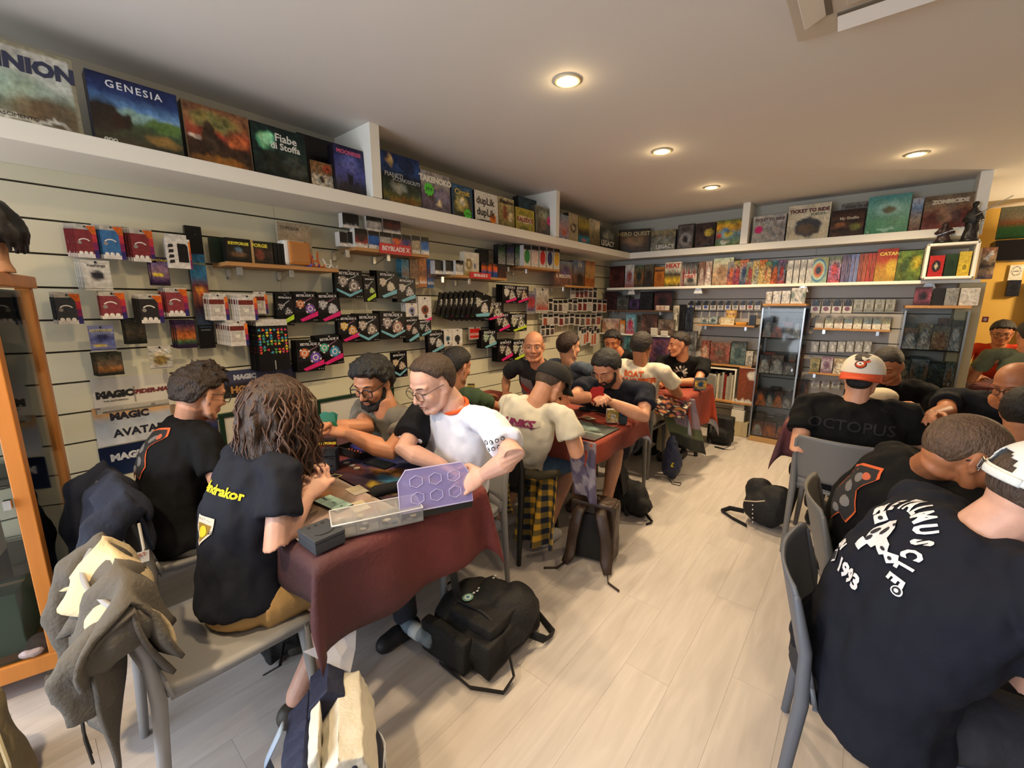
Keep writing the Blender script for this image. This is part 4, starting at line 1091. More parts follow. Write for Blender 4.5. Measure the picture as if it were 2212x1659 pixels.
# black sleeve and small sleeve marks of the jersey
mb = MB(); a, e = p4.rs, p4.re
mb.tube([a+(p4.neck-a)*.30-p4.sd*.015, a+(e-a)*.06, a+(e-a)*.42, a+(e-a)*.77], [.068, .078, .078, .080], 18)
o = soft('dark_sleeve', mb, mat('jersey_black', '#131419', .8, bump=.3, bscale=20, spec=.2), p4.root, .009, 4, .006, .09); o.data.transform(p4.inv)
mb = MB(); K_ = '#1a1b20'
for i in range(4):
    for j in range(2):
        x, z = -.034+.022*i, .012-.026*j
        ell(mb, x, z, .0075, .008, K_, 0, 9); ell(mb, x, z, .0048, .005, '#dfe2ee', .001, 8)
        if (i+j) % 2: ell(mb, x+.002, z+.001, .0025, .002, K_, .002, 6)
ell(mb, .03, -.034, .006, .004, '#2f5aa8', .001, 6)
decal(mb, p4.bvh, P(1072, 952, 1.62), _r*.94+_u*.30, _u, 'sleeve_print', FABRIC, p4.root, .004, p4.inv)
# grey chest with a red flash on the bald man's black top
mb = MB(); shape(mb, [(-.10, .10), (.02, .12), (.05, -.16), (-.12, -.16)], '#7d7a7a'); shape(mb, [(-.10, .06), (.04, -.02), (.045, -.06), (-.105, .0)], '#a83a2a', .001)
backprint(p7, mb, .70, 'chest_panel', front=True, side=.05)
# pocket on the olive shirt
mb = MB(); shape(mb, [(-.035, .04), (.035, .04), (.035, -.035), (0, -.045), (-.035, -.035)], '#5f5a50'); ell(mb, .0, .0, .007, .009, '#2a2a20', .001, 8)
backprint(p3, mb, .74, 'chest_pocket', front=True, side=-.07)
# ================================================================ clothes on chairs, bags on the floor
def local(o, L):
    o.data.transform(M.Translation(-V(L))); o.location = L; return o
def sheetmesh(fn, nu, nv, thick, name, m, parent=None, cols=None):
    mb = MB(); pts = []; cs = []
    for j in range(nv+1):
        for i in range(nu+1):
            pts.append(fn(i/nu, j/nv)); cs.append(hx(cols(i/nu, j/nv)) if cols else None)
    mb.v = pts
    for j in range(nv):
        for i in range(nu):
            q = (j*(nu+1)+i, j*(nu+1)+i+1, (j+1)*(nu+1)+i+1, (j+1)*(nu+1)+i)
            mb.f.append(q); mb.m.append(0); mb.c.append([cs[k] for k in q] if cols else None)
    o = mb.build(name, m, parent, smooth=True, fix=False)
    sd = o.modifiers.new('t', 'SOLIDIFY'); sd.thickness = thick; sd.offset = 0
    return o
# hoodie over the back of the light grey chair
L = V((1.345, .11, .0)); t = thing('hooded_jacket', 'grey hoodie with cream shoulders draped over a grey chair back', 'jacket', L)
jg, jc = mat('hoodie_grey', '#57524b', .95, bump=.4, bscale=90), mat('hoodie_cream', '#c9b692', .95, bump=.4, bscale=90)
def drapefn(x0, x1, top, front, back, seed, yb=.0, bulge=.03):
    def fn(u_, v):
        x = x0+(x1-x0)*u_; tot = front+back; d = v*tot
        w_ = noise.noise(V((u_*4+seed, v*3, seed)))*.035+.025*math.sin(u_*13+seed*2+v*3)
        arch = -.05*(2*u_-1)**2
        if d < back: y = yb-.04-.05*(1-d/back)+w_; z = top+arch-(back-d)
        else: y = yb+.03+.03*((d-back)/max(front, .01))+w_*.7; z = top+arch-(d-back)
        k = min(abs(d-back)/.05, 1)
        return (x+.03*noise.noise(V((v*3+seed, u_*3, 2))), y*k+yb*(1-k), z+.012*(1-k))
    return fn
sheetmesh(drapefn(-.25, .25, .80, .22, .40, 1.3), 30, 34, .012, 'body_panel', jg, t)
sheetmesh(drapefn(-.265, .20, .812, .18, .12, 2.1, .0), 26, 18, .012, 'yoke', jc, t)
sheetmesh(drapefn(-.02, .26, .825, .20, .16, 5.1, .0), 20, 16, .012, 'hood', jg, t)
for k, (x, z0, z1, c) in enumerate(((-.20, .76, .40, jg), (.22, .74, .52, jg))):
    mb = MB(); mb.tube([(x, .03, z0), (x-.01, -.06, z0-.06), (x-.015, -.11, (z0+z1)/2), (x+.01, -.10, z1)], [(.06, .04), (.065, .05), (.055, .035), (.045, .02)], 14)
    soft('sleeve', mb, c, t, .012, 2, .012, .06)
for x in (.03, .07): MB().tube([(x, -.12, .45), (x+.005, -.125, .35), (x+.01, -.12, .27)], .004, 6).build('drawstring', paint('#2a2622', .8), t)
# navy jacket over the young man's chair
L = V((.62, .205, 0)); t = thing('navy_jacket', 'navy zip jacket with a white piped edge draped over a chair back', 'jacket', L)
jn = mat('jacket_navy', '#141a2c', .9, bump=.35, bscale=70)
sheetmesh(drapefn(-.27, .27, .82, .20, .46, 3.7), 30, 36, .012, 'body_panel', jn, t)
sheetmesh(drapefn(-.12, .25, .84, .10, .2, 6.7), 20, 16, .014, 'collar', jn, t)
for x in (-.24, .25):
    mb = MB(); mb.tube([(x, .03, .78), (x, -.07, .72), (x+.01, -.12, .55), (x, -.10, .36)], [(.06, .04), (.07, .05), (.06, .04), (.05, .025)], 14)
    soft('sleeve', mb, jn, t, .012, 2, .012, .06)
MB().tube([(.27, .02, .70), (.285, .02, .6), (.27, .0, .48), (.25, -.02, .40)], .005, 6).build('piping', paint('#cfc9bd', .7), t)
lb = MB(); art(lb, .12, .045, dict(g=[(0, '#d8d4cc'), (1, '#d8d4cc')], n=.02), n=4); o = lb.build('label_patch', FABRIC, t); o.location = (.292, -.09, .56); o.rotation_euler = (0, .1, PI/2)
text('TIME SPORT', .02, '#a8322a', t, (.296, -.03, .583), (PI/2, 0, PI/2), name='lettering')
# ---------------------------------------------------------------- black backpack lying in front
bkm = mat('backpack_black', '#0f0f11', .75, bump=.5, bscale=120)
L = V((1.74, 1.24, 0)); t = thing('backpack', 'black backpack lying on the floor with a water bottle in its side pocket', 'bag', L, .06)
mb = MB(); mb.ball((0, 0, .10), (.20, .235, .10), 20); mb.box((.02, .0, .09), (.30, .38, .15)); mb.ball((.08, .08, .14), (.12, .15, .10), 14); mb.ball((-.12, -.02, .12), (.1, .18, .11), 14)
soft('main_compartment', mb, bkm, t, .011, 5, .010, .10)
mb = MB(); mb.box((.03, -.01, .185), (.24, .29, .05)); mb.ball((.0, .06, .19), (.1, .1, .05), 12); soft('front_pocket', mb, bkm, t, .011, 4, .007, .07)
mb = MB(); mb.box((-.05, -.215, .10), (.26, .06, .15)); soft('side_pocket', mb, bkm, t, .011, 4, .006, .07)
for q in (-1, 1):
    MB().tube([(.19, q*.08, .06), (.24, q*.12, .03), (.24, q*.19, .012), (.12, q*.25, .01), (-.06, q*.24, .012)], [(.022, .004)]*5, 8, ref=(0, 0, 1)).build('shoulder_strap', bkm, t, smooth=True)
MB().tube([(-.20, -.03, .13), (-.26, -.02, .16), (-.26, .04, .16), (-.20, .05, .13)], [(.014, .004)]*4, 8).build('carry_handle', bkm, t, smooth=True)
for yy, zz in ((.10, .213), (-.10, .213)): MB().tube([(-.09, yy, zz), (.05, yy+.01, zz+.003), (.15, yy, zz-.012)], .004, 6).build('zip', paint('#2d2d2f', .4), t)
mb = MB()
for k in range(9): ell(mb, -.02+k*.018, .0+.004*math.sin(k*2), .007, .006, '#c4c8c8', 0, 7)
ell(mb, -.055, -.002, .026, .024, '#6f9a8d', 0, 9); ell(mb, -.055, -.002, .016, .015, '#d5dedb', .001, 9); ell(mb, -.055, -.002, .009, .009, '#3d7a8a', .002, 9)
mb.v = [(-.09, x*1.0, .2465) if False else (z-.06, x*1.1-.0, .2185+y) for x, y, z in mb.v]
mb.build('badge_print', FABRIC, t, fix=False)
bt = thing('water_bottle', 'clear water bottle with a blue cap in the black backpack pocket', 'bottle', V((1.74, 1.24, 0))+M.Rotation(.06, 3, 'Z') @ V((-.10, -.245, .10)), .06)
MB().lathe([(.001, 0), (.030, .004), (.032, .03), (.029, .05), (.032, .07), (.031, .15), (.024, .18), (.013, .205), (.013, .215)], n=18, axis='x').build('bottle_body', mat('bottle_plastic', '#9fb6c8', .1, alpha=.45), bt, smooth=True).rotation_euler = (0, 0, PI)
MB().lathe([(.0155, .214), (.0155, .232), (.013, .235), (.001, .235)], n=16, axis='x').build('bottle_cap', paint('#1f4fa8', .4), bt, smooth=True).rotation_euler = (0, 0, PI)
MB().lathe([(.0325, .075), (.0325, .125)], n=18, axis='x').build('bottle_label', paint('#c9d6dd', .5), bt, smooth=True).rotation_euler = (0, 0, PI)
# ---------------------------------------------------------------- white and navy sports bag
L = V((1.87, .47, 0)); t = thing('sports_bag', 'open white and navy sports bag in the front', 'bag', L, 1.08); t.scale = (.9, .8, .76)
wht, nvy = mat('bag_white', '#c9c4b6', .7, bump=.35, bscale=60), mat('bag_navy', '#171d38', .7, bump=.35, bscale=60)
def slab(pts, y0, y1, m, nm, vox=.010, disp=.006):
    mb = MB(); mb.prism(pts, y0, y1); return soft(nm, mb, m, t, vox, 3, disp, .08)
slab([(-.06, .0), (.10, .0), (.11, .30), (.07, .46), (.0, .48), (-.05, .40)], -.20, .16, wht, 'front_compartment')
slab([(-.17, .0), (-.05, .0), (-.05, .36), (-.10, .42), (-.17, .34)], -.20, .18, nvy, 'back_compartment')
slab([(.02, .02), (.055, .02), (.075, .32), (.05, .44), (.03, .44), (.035, .3)], -.206, .168, nvy, 'navy_stripe', .009, .002)
slab([(-.075, .25), (-.055, .25), (-.05, .50), (-.085, .46)], -.16, .06, wht, 'inner_flap', .009, .008)
slab([(-.10, .30), (-.02, .33), (.02, .48), (-.03, .53), (-.09, .47)], .04, .19, nvy, 'top_cover', .010, .008)
mb = MB(); mb.ball((.105, -.02, .17), (.03, .11, .13), 16); soft('padded_panel', mb, mat('bag_dark_navy', '#11162b', .6), t, .008, 3)
for k in range(5): MB().tube([(.136-.008*abs(q), -.02+q*.045, .10+.04*k-.010*q*q) for q in (-2, -1, 0, 1, 2)], .0025, 6).build('piping', paint('#c8ccd6', .5), t)
for q in (-1, 1): MB().tube([(-.18, q*.1, .36), (-.24, q*.13, .2), (-.21, q*.12, .04)], [(.028, .006)]*3, 8, ref=(0, 1, 0)).build('shoulder_strap', mat('strap_blue', '#8fa3bd', .7), t, smooth=True)
MB().tube([(-.05, -.21, .40), (.02, -.215, .2), (.03, -.21, .03)], .005, 6).build('zip', paint('#101012', .4), t)
text('SLAZER', .05, '#d8d8de', t, (.137, -.02, .07), (PI/2, 0, PI/2), shear=.2)
# ---------------------------------------------------------------- brown leather backpack
L = V((1.80, 2.11, 0)); t = thing('leather_backpack', 'brown leather backpack with a black panel standing by the table leg', 'bag', L, .22)
lea = mat('leather_brown', '#3d2c20', .45, bump=.3, bscale=40, var=.2, vscale=8)
mb = MB(); mb.box((0, .03, .19), (.27, .13, .36)); mb.ball((0, .05, .12), (.14, .09, .12), 14); soft('main_compartment', mb, lea, t, .010, 4, .008, .08)
mb = MB(); mb.box((0, -.045, .17), (.20, .03, .28)); soft('back_panel', mb, mat('mesh_black', '#131314', .9), t, .009, 3)
for q in (-1, 1):
    MB().tube([(q*.05, -.05, .37), (q*.07, -.10, .33), (q*.10, -.09, .18), (q*.11, -.10, .05), (q*.13, -.14, .012)], [(.034, .007)]*4+[(.022, .005)], 8, ref=(1, 0, 0)).build('shoulder_strap', lea, t, smooth=True)
    MB().tube([(q*.13, -.14, .01), (q*.15, -.20, .006), (q*.22, -.24, .006)], [(.010, .003)]*3, 6, ref=(0, 0, 1)).build('strap_end', lea, t, smooth=True)
MB().tube([(-.04, -.03, .38), (-.03, -.03, .41), (.03, -.03, .41), (.04, -.03, .38)], .010, 8).build('carry_handle', lea, t, smooth=True)
mb = MB(); mb.box((0, .0, .375), (.25, .13, .03)); soft('top_flap', mb, lea, t, .009, 3, .004, .05)
# ---------------------------------------------------------------- further bags
L = V((1.70, 2.83, 0)); t = thing('black_bag', 'slumped black bag under the red table beside the leather backpack', 'bag', L, .4)
mb = MB(); mb.ball((0, 0, .12), (.15, .13, .12), 16); mb.ball((-.08, .05, .2), (.09, .08, .12), 12); mb.ball((.06, -.06, .08), (.12, .09, .08), 12); soft('bag_body', mb, bkm, t, .011, 3, .014, .09)
MB().tube([(-.1, .05, .30), (-.12, .02, .38), (-.06, .0, .36), (-.04, .0, .28)], [(.016, .004)]*4, 8).build('carry_handle', bkm, t, smooth=True)
MB().tube([(.12, -.1, .04), (.17, -.16, .012), (.13, -.2, .01)], [(.014, .004)]*3, 8).build('shoulder_strap', bkm, t, smooth=True)
L = V((1.745, 3.60, 0)); t = thing('drawstring_bag', 'navy drawstring bag hanging beside the chair of the slogan shirt man', 'bag', L)
mb = MB(); mb.ball((0, 0, .14), (.085, .075, .13), 16); mb.tube([(0, 0, .2), (-.01, 0, .32), (-.015, 0, .40)], [.075, .05, .022], 14); soft('bag_body', mb, mat('nylon_navy', '#1b2340', .6, bump=.3, bscale=40), t, .010, 3, .012, .06)
MB().tube([(0, -.05, .03), (.05, -.10, .008), (.11, -.09, .006), (.10, -.03, .006), (.04, -.05, .006)], .004, 6).build('cord', paint('#15161c', .7), t)
mb = MB(); shape(mb, [(-.012, -.02), (.0, .022), (.014, .02), (.004, -.004), (.016, -.02)], '#d8c21c'); mb.v = [(x+.03, -.084, z+.17) for x, y, z in mb.v]; mb.build('printed_mark', FABRIC, t)
L = V((1.80, 4.98, 0)); t = thing('shoulder_bag', 'black shoulder bag on the floor beside the white cartons', 'bag', L)
mb = MB(); mb.box((0, 0, .16), (.24, .16, .30)); mb.ball((.0, -.04, .1), (.13, .1, .1), 12); soft('bag_body', mb, bkm, t, .012, 4, .01, .08)
MB().tube([(.1, -.06, .3), (.16, -.14, .2), (.15, -.2, .05), (.1, -.22, .01), (.0, -.2, .01)], [(.015, .004)]*5, 8).build('shoulder_strap', bkm, t, smooth=True)
L = V((2.53, 3.24, 0)); t = thing('studded_backpack', 'black backpack with silver studs slumped by the grey chair leg', 'bag', L, -.3)
mb = MB(); mb.ball((0, 0, .13), (.15, .12, .13), 16); mb.ball((-.07, .03, .22), (.10, .08, .10), 12); mb.ball((.06, .0, .2), (.10, .09, .12), 12); soft('bag_body', mb, bkm, t, .011, 3, .012, .09)
for k in range(5): MB().ball((-.02-.005*k, -.125+.004*k, .05+.028*k), .007, 8).build('stud', STEEL, t, smooth=True)
MB().tube([(-.15, -.03, .14), (-.10, -.11, .17), (-.02, -.12, .20), (.03, -.10, .22)], .004, 6).build('piping', paint('#b9aa90', .5), t)
MB().tube([(-.14, -.02, .05), (-.24, -.02, .03), (-.27, -.08, .012), (-.16, -.12, .01), (-.05, -.14, .012)], [(.018, .004)]*5, 8).build('shoulder_strap', bkm, t, smooth=True)
L = V((1.05, .62, 0)); t = thing('floor_bag', 'black bag on the floor under the first table', 'bag', L)
mb = MB(); mb.ball((0, 0, .1), (.16, .14, .1), 16); mb.box((0, 0, .08), (.24, .2, .12)); soft('bag_body', mb, bkm, t, .012, 3, .01, .08)
MB().tube([(.15, -.05, .12), (.2, -.09, .07), (.14, -.13, .02)], [(.012, .004)]*3, 8).build('carry_handle', bkm, t, smooth=True)
# khaki bag at the bottom left corner
L = V((.97, -.235, 0)); t = thing('canvas_bag', 'khaki canvas bag with a zip at the lower corner by the cabinet', 'bag', L)
kh = mat('canvas_khaki', '#8a7a58', .85, bump=.4, bscale=60)
mb = MB(); mb.tube([(0, 0, .0), (.02, -.01, .16), (-.02, .0, .33)], [(.13, .10), (.12, .10), (.09, .07)], 18); soft('bag_body', mb, kh, t, .012, 3, .012, .09)
MB().tube([(.125, .05, .02), (.125, .06, .15), (.09, .05, .28)], .006, 6).build('zip', paint('#c2b48f', .5), t)
# checked shirt tied round the waist and hanging over the black chair
def check(u_, v):
    a = int(u_*9) % 2; b = int(v*13) % 2
    return '#c9972a' if a and b else ('#141a2c' if not a and not b else '#6d5c2c')
def plaid(x0, x1, y, ztop, zbot, lean, seed):
    def fn(u_, v):
        x = x0+(x1-x0)*u_*(1+.15*v); z = ztop+(zbot-ztop)*v*(1-.18*abs(u_-.35))
        return (x, y-lean*v+.03*math.sin(u_*15+seed+v*2)*(.3+v), z)
    return fn
L = V((1.42, 1.80, 0)); t = thing('checked_shirt', 'yellow and navy checked shirt hanging down beside the black chair', 'shirt', L)
pm = mat('plaid_cloth', attr=True, rough=.9, bump=.3, bscale=80)
sheetmesh(plaid(-.02, .25, .10, .56, .10, .06, 1.), 54, 78, .004, 'body_panel', pm, t, check)
sheetmesh(plaid(-.30, .0, -.02, .50, .30, .02, 2.), 36, 52, .004, 'sleeve', pm, t, check)
mb = MB(); mb.tube([(-.2, .05, .56), (.0, .0, .565), (.16, .04, .56), (.24, .14, .56)], .026, 10); mb.build('knot', pm if False else mat('plaid_dark', '#3a3524', .9), t, smooth=True)
# patterned cloths hanging from the tables
def clothhang(name, label, quad, cols, seed, thick=.004, cat='playmat'):
    a, b, c, d = (V(q) for q in quad)           # top left, top right, bottom right, bottom left
    def fn(u_, v):
        p = (a+(b-a)*u_)*(1-v)+(d+(c-d)*u_)*v
        n = (b-a).cross(d-a).normalized()
        return tuple(p+n*(.025*math.sin(u_*9+seed+v*2)*v+.012*noise.noise(V((u_*4, v*4, seed)))))
    o = sheetmesh(fn, 26, 30, thick, name, FABRIC, None, cols)
    return tag(o, label, cat)
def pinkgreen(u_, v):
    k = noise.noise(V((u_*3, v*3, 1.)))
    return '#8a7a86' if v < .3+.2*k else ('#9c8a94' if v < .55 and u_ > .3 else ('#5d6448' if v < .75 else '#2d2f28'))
clothhang('hanging_cloth', 'grey violet patterned cloth hanging from the corner of the black cap table', [(1.63, 2.035, .75), (1.825, 2.05, .752), (1.86, 2.02, .40), (1.74, 1.99, .46)], lambda u_, v: '#8f8792' if noise.noise(V((u_*4, v*5, 2.))) > 0 else '#5a5168', 2.)
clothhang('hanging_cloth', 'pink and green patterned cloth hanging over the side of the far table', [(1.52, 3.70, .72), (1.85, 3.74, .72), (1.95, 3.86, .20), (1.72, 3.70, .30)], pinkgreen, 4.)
def anime(u_, v):
    k = noise.noise(V((u_*9, v*7, 5.)))
    return '#c98a4a' if k > .25 else ('#a85a6a' if k > .1 else ('#d8cbb8' if k < -.3 else '#2c2226'))
clothhang('printed_jacket', 'dark jacket with bright comic prints bunched on the slogan shirt man\'s lap', [(1.40, 3.66, .73), (1.84, 3.69, .70), (1.80, 3.64, .55), (1.45, 3.58, .58)], anime, 7., .02, 'jacket')
# ================================================================ goods on the slatted wall and its ledge
def yat(px, X, z):          # where on the line X, z a picture column falls
    dx, dz = X-CAM.x, z-CAM.z; k = (px-1106)/F_PX
    return (k*(_fw.x*dx+_fw.z*dz)-(_r.x*dx+_r.z*dz))/(_r.y-k*_fw.y)
def xat(px, Y, z):
    dy, dz = Y, z-CAM.z; k = (px-1106)/F_PX
    return CAM.x+(k*(_fw.y*dy+_fw.z*dz)-(_r.y*dy+_r.z*dz))/(_r.x-k*_fw.x)
def zat(py, X, Y):
    dx, dy = X-CAM.x, Y; k = (829.5-py)/F_PX
    return CAM.z+(k*(_fw.x*dx+_fw.y*dy)-(_u.x*dx+_u.y*dy))/(_u.z-k*_fw.z)
ORD = 'first second third fourth fifth sixth seventh eighth ninth tenth eleventh twelfth thirteenth fourteenth fifteenth sixteenth seventeenth eighteenth nineteenth twentieth'.split()
_seed = [0]
def gamebox(name, label, cat, loc, rz, w_, h_, d, side, spec, titles=(), group=None, lean=0., n=18, m=None, wrap=True, extra=None):
    """An upright printed box, front face towards local -y, base at z=0."""
    _seed[0] += 1
    t = thing(name, label, cat, loc, rz, group); t.rotation_euler[0] = -lean
    MB().box((0, d/2+.0006, h_/2), (w_, d-.001, h_), side).build('carton', m or PRINT, t)
    mb = MB(); art(mb, w_*.995, h_*.995, spec, -.0004, n, -w_*.4975, h_*.0025, _seed[0]); mb.build('cover_print', m or GLOSS, t, fix=False)
    for q in titles:
        s, x, z, size, col = q[:5]; k = q[5] if len(q) > 5 else {}
        text(s, size*w_, col, t, (x*w_, -.0012-k.get('dy', 0), z*h_), **{a: b for a, b in k.items() if a != 'dy'}, name='title' if s.isalpha() or ' ' in s else 'price_tag')
    if extra: extra(t, w_, h_)
    return t
def sticker(cx, cz, r_, col, txt, tc='#1a1a1a'):
    def f(t, w_, h_):
        mb = MB(); n = 18
        mb.add([(cx*w_+r_*w_*(1 if i % 2 else .78)*math.cos(2*PI*i/n), -.0016, cz*h_+r_*w_*(1 if i % 2 else .78)*math.sin(2*PI*i/n)) for i in range(n)], [tuple(range(n))], col); mb.build('price_sticker', MATTE, t, fix=False)
        text(txt, r_*w_*.7, tc, t, (cx*w_, -.0022, cz*h_), name='price')
    return f
def lbox(label, xl, xr, ytl, side, spec, titles=(), X=.36, d=.07, name='game_box', lean=.05, extra=None, n=44, cat='game box'):
    y0, y1 = yat(xl, X, LZ1), yat(xr, X, LZ1); h_ = zat(ytl, X, y0)-LZ1
    return gamebox(name, label, cat, (X, (y0+y1)/2, LZ1), PI/2, y1-y0, h_, d, side, spec, titles, 'boxes on the ledge', lean, n, extra=extra)
lbox('pale valley cover game box at the left end of the ledge', -150, 184, 18, '#8a8470', dict(g=[(0, '#c9c6bb'), (.2, '#b9bcb5'), (.42, '#c6cabd'), (.6, '#8fa08f'), (.78, '#7d7f68'), (1, '#8d8a76')], b=[(.25, .72, .2, .12, '#5c6b56', .5), (.55, .5, .25, .16, '#93a593', .6), (.8, .78, .25, .2, '#6b5a42', .5), (.5, .9, .4, .03, '#d9d5c6', .2)], n=.22, fr='#8d876f', fw=.03),
     [('DOMINION', .0, .76, .19, '#2a2f4a', dict(bold=.004, shear=.05)), ('RINASCIMENTO', .0, .12, .05, '#3a342a', {})], X=.34)
lbox('night sky cover box titled GENESIA', 208, 400, 143, '#15152a', dict(g=[(0, '#161a3c'), (.25, '#24386a'), (.42, '#5d86b5'), (.5, '#7f9fae'), (.62, '#3d5236'), (1, '#2a1c14')], b=[(.12, .62, .22, .25, '#2a2018', .4), (.82, .58, .3, .1, '#4f6b35', .4), (.45, .5, .18, .09, '#7c9a92', .6), (.75, .8, .2, .08, '#8a6a35', .6), (.35, .62, .08, .12, '#20150f', .3), (.28, .64, .08, .12, '#2a1810', .3)], n=.25),
     [('GENESIA', 0, .87, .135, '#d8d8e0', dict(space=1.25, bold=.0005)), ('GOO', -.34, .06, .06, '#d0cfc8', dict(bold=.001))])
lbox('brown and red cover box with a gnarled tree and lava', 408, 550, 209, '#2c2118', dict(g=[(0, '#6d4a32'), (.25, '#8a5a3a'), (.45, '#8f3e2a'), (.62, '#3a261a'), (1, '#3c2a18')], b=[(.45, .25, .35, .16, '#7d7440', .5), (.35, .6, .11, .35, '#3f2f20', .3), (.78, .5, .15, .1, '#c96a3a', .6), (.5, .92, .4, .1, '#8a5a24', .5), (.12, .55, .1, .05, '#b9aa98', .4)], n=.5, s=6, fr='#6f5f45', fw=.02))
lbox('dark box titled Fiabe di Stoffa with a green moon', 553, 668, 256, '#16201c', dict(g=[(0, '#14201f'), (.4, '#1a2f2a'), (.6, '#1b2a24'), (1, '#141a18')], b=[(.25, .3, .16, .17, '#4f9a72', .3), (.25, .28, .11, .12, '#8fd0a0', .5), (.3, .65, .25, .2, '#20271f', .4), (.75, .7, .2, .2, '#3a4038', .5)], n=.5, s=7),
     [('Fiabe', .12, .80, .2, '#d8d8cf', dict(bold=.001)), ('di Stoffa', .10, .64, .17, '#d8d8cf', dict(bold=.001))])
lbox('tall black box standing behind the small white box on the ledge', 655, 775, 283, '#141414', dict(g=[(0, '#1d1c1b'), (1, '#141413')], n=.05), X=.20, d=.07)
lbox('small brown and white box low between two dark boxes', 675, 722, 343, '#4a3a2c', dict(g=[(0, '#7d5a35'), (.4, '#8a6a48'), (.5, '#b9b0a0'), (.9, '#c9c0b0'), (1, '#8a3a2a')], b=[(.75, .2, .2, .15, '#a8452a', .4), (.5, .65, .12, .12, '#3a2c22', .4)], n=.6, s=8), X=.33)
lbox('dark blue tower cover box leaning by the first divider', 728, 792, 306, '#171520', dict(g=[(0, '#231b3a'), (.3, '#2c3566'), (.6, '#4a4a86'), (.8, '#2c2a3a'), (1, '#1a1818')], b=[(.5, .5, .12, .3, '#151322', .3), (.5, .35, .3, .2, '#5a5fa0', .7)], n=.35, s=6), [('MOONRISE', 0, .87, .16, '#c9537a', dict(bold=.001))])
lbox('planet cover box titled Pianeti Sconosciuti', 829, 912, 320, '#12161c', dict(g=[(0, '#1d2c58'), (.25, '#2a4a86'), (.45, '#1c2326'), (.7, '#3c4436'), (.85, '#6d6a35'), (1, '#3a4a5a')], b=[(.2, .15, .08, .12, '#d0b07a', .6), (.65, .2, .2, .14, '#1a2a4a', .2), (.4, .65, .2, .1, '#8a8f86', .5), (.6, .9, .4, .08, '#7d5f2c', .4)], n=.4, s=6), [('PIANETI', -.2, .57, .13, '#c4cdd2', {}), ('SCONOSCIUTI', .12, .50, .11, '#c4cdd2', {})])
lbox('grey panda cover box titled Takenoko with a green price star', 913, 975, 363, '#5a5560', dict(g=[(0, '#9c9690'), (.3, '#8d8a84'), (.5, '#6a5f6e'), (1, '#4a4250')], b=[(.3, .6, .12, .1, '#4a3a2c', .5), (.65, .55, .25, .2, '#7d7488', .5), (.6, .75, .1, .08, '#d8c8a0', .6)], n=.35, s=7), [('TAKENOKO', 0, .80, .2, '#e0dccf', dict(bold=.003))], extra=sticker(-.25, .55, .18, '#58c93c', '39,9'))
lbox('blue and yellow robot cover tin titled Circuit', 978, 1023, 393, '#1c2a30', dict(g=[(0, '#4a6a86'), (.3, '#3a4a52'), (.6, '#4f4f30'), (1, '#1c2220')], b=[(.45, .55, .3, .25, '#b0a05a', .4), (.45, .5, .15, .12, '#d8d0b0', .3)], n=.5, s=7, fr='#2c4a6a', fw=.06), [('Circuit', 0, .78, .25, '#d8b83a', dict(bold=.001))], extra=sticker(.22, .16, .2, '#58c93c', '19,9'))
lbox('white box lettered duplik with an orange price tag', 1027, 1077, 408, '#2a2826', dict(g=[(0, '#dcd8cc'), (1, '#d6d2c6')], b=[(.5, .97, .5, .08, '#2a2826', .2)], n=.02), [('dupLik', -.05, .70, .28, '#3a2c2a', dict(bold=.002)), ('dupLik', -.05, .34, .28, '#1a1a1a', dict(bold=.002))], extra=sticker(.25, .2, .16, '#e07a24', '9,9'))
lbox('cream woodland cover box titled Meadow', 1078, 1112, 422, '#8a7a4a', dict(g=[(0, '#b8ab84'), (.25, '#a89a64'), (.6, '#8f7d48'), (1, '#6d6438')], b=[(.4, .5, .15, .25, '#8a5230', .4), (.75, .6, .12, .2, '#c9bb90', .4)], n=.4, s=7), [('Meadow', 0, .86, .24, '#3a2a1a', dict(bold=.002))])
lbox('dark blue box partly hidden behind the yellow Kaleidos box', 1122, 1182, 421, '#20282c', dict(g=[(0, '#2a3840'), (.5, '#3a5a6a'), (1, '#20282c')], n=.5, s=6), X=.20)
lbox('yellow box titled Kaleidos', 1115, 1155, 445, '#6a6a2a', dict(g=[(0, '#a89a34'), (.5, '#9a8f3c'), (1, '#8a7f30')], b=[(.5, .5, .45, .14, '#d8ccb0', .4), (.4, .85, .2, .08, '#6a6a2a', .4)], n=.35, s=9, fr='#b09a3a', fw=.05), [('KALEIDOS', 0, .50, .19, '#8a2a1c', dict(bold=.002))])
lbox('grey green fantasy box with a pink price star by the second divider', 1158, 1194, 441, '#4a4a40', dict(g=[(0, '#6a6a5a'), (.4, '#5a5a4a'), (1, '#4a3c34')], b=[(.5, .3, .3, .15, '#8a8a70', .4), (.5, .6, .25, .2, '#6d5a45', .5)], n=.5, s=7, fr='#8a8a7c', fw=.04), extra=sticker(.3, .55, .16, '#d8307a', '29'))
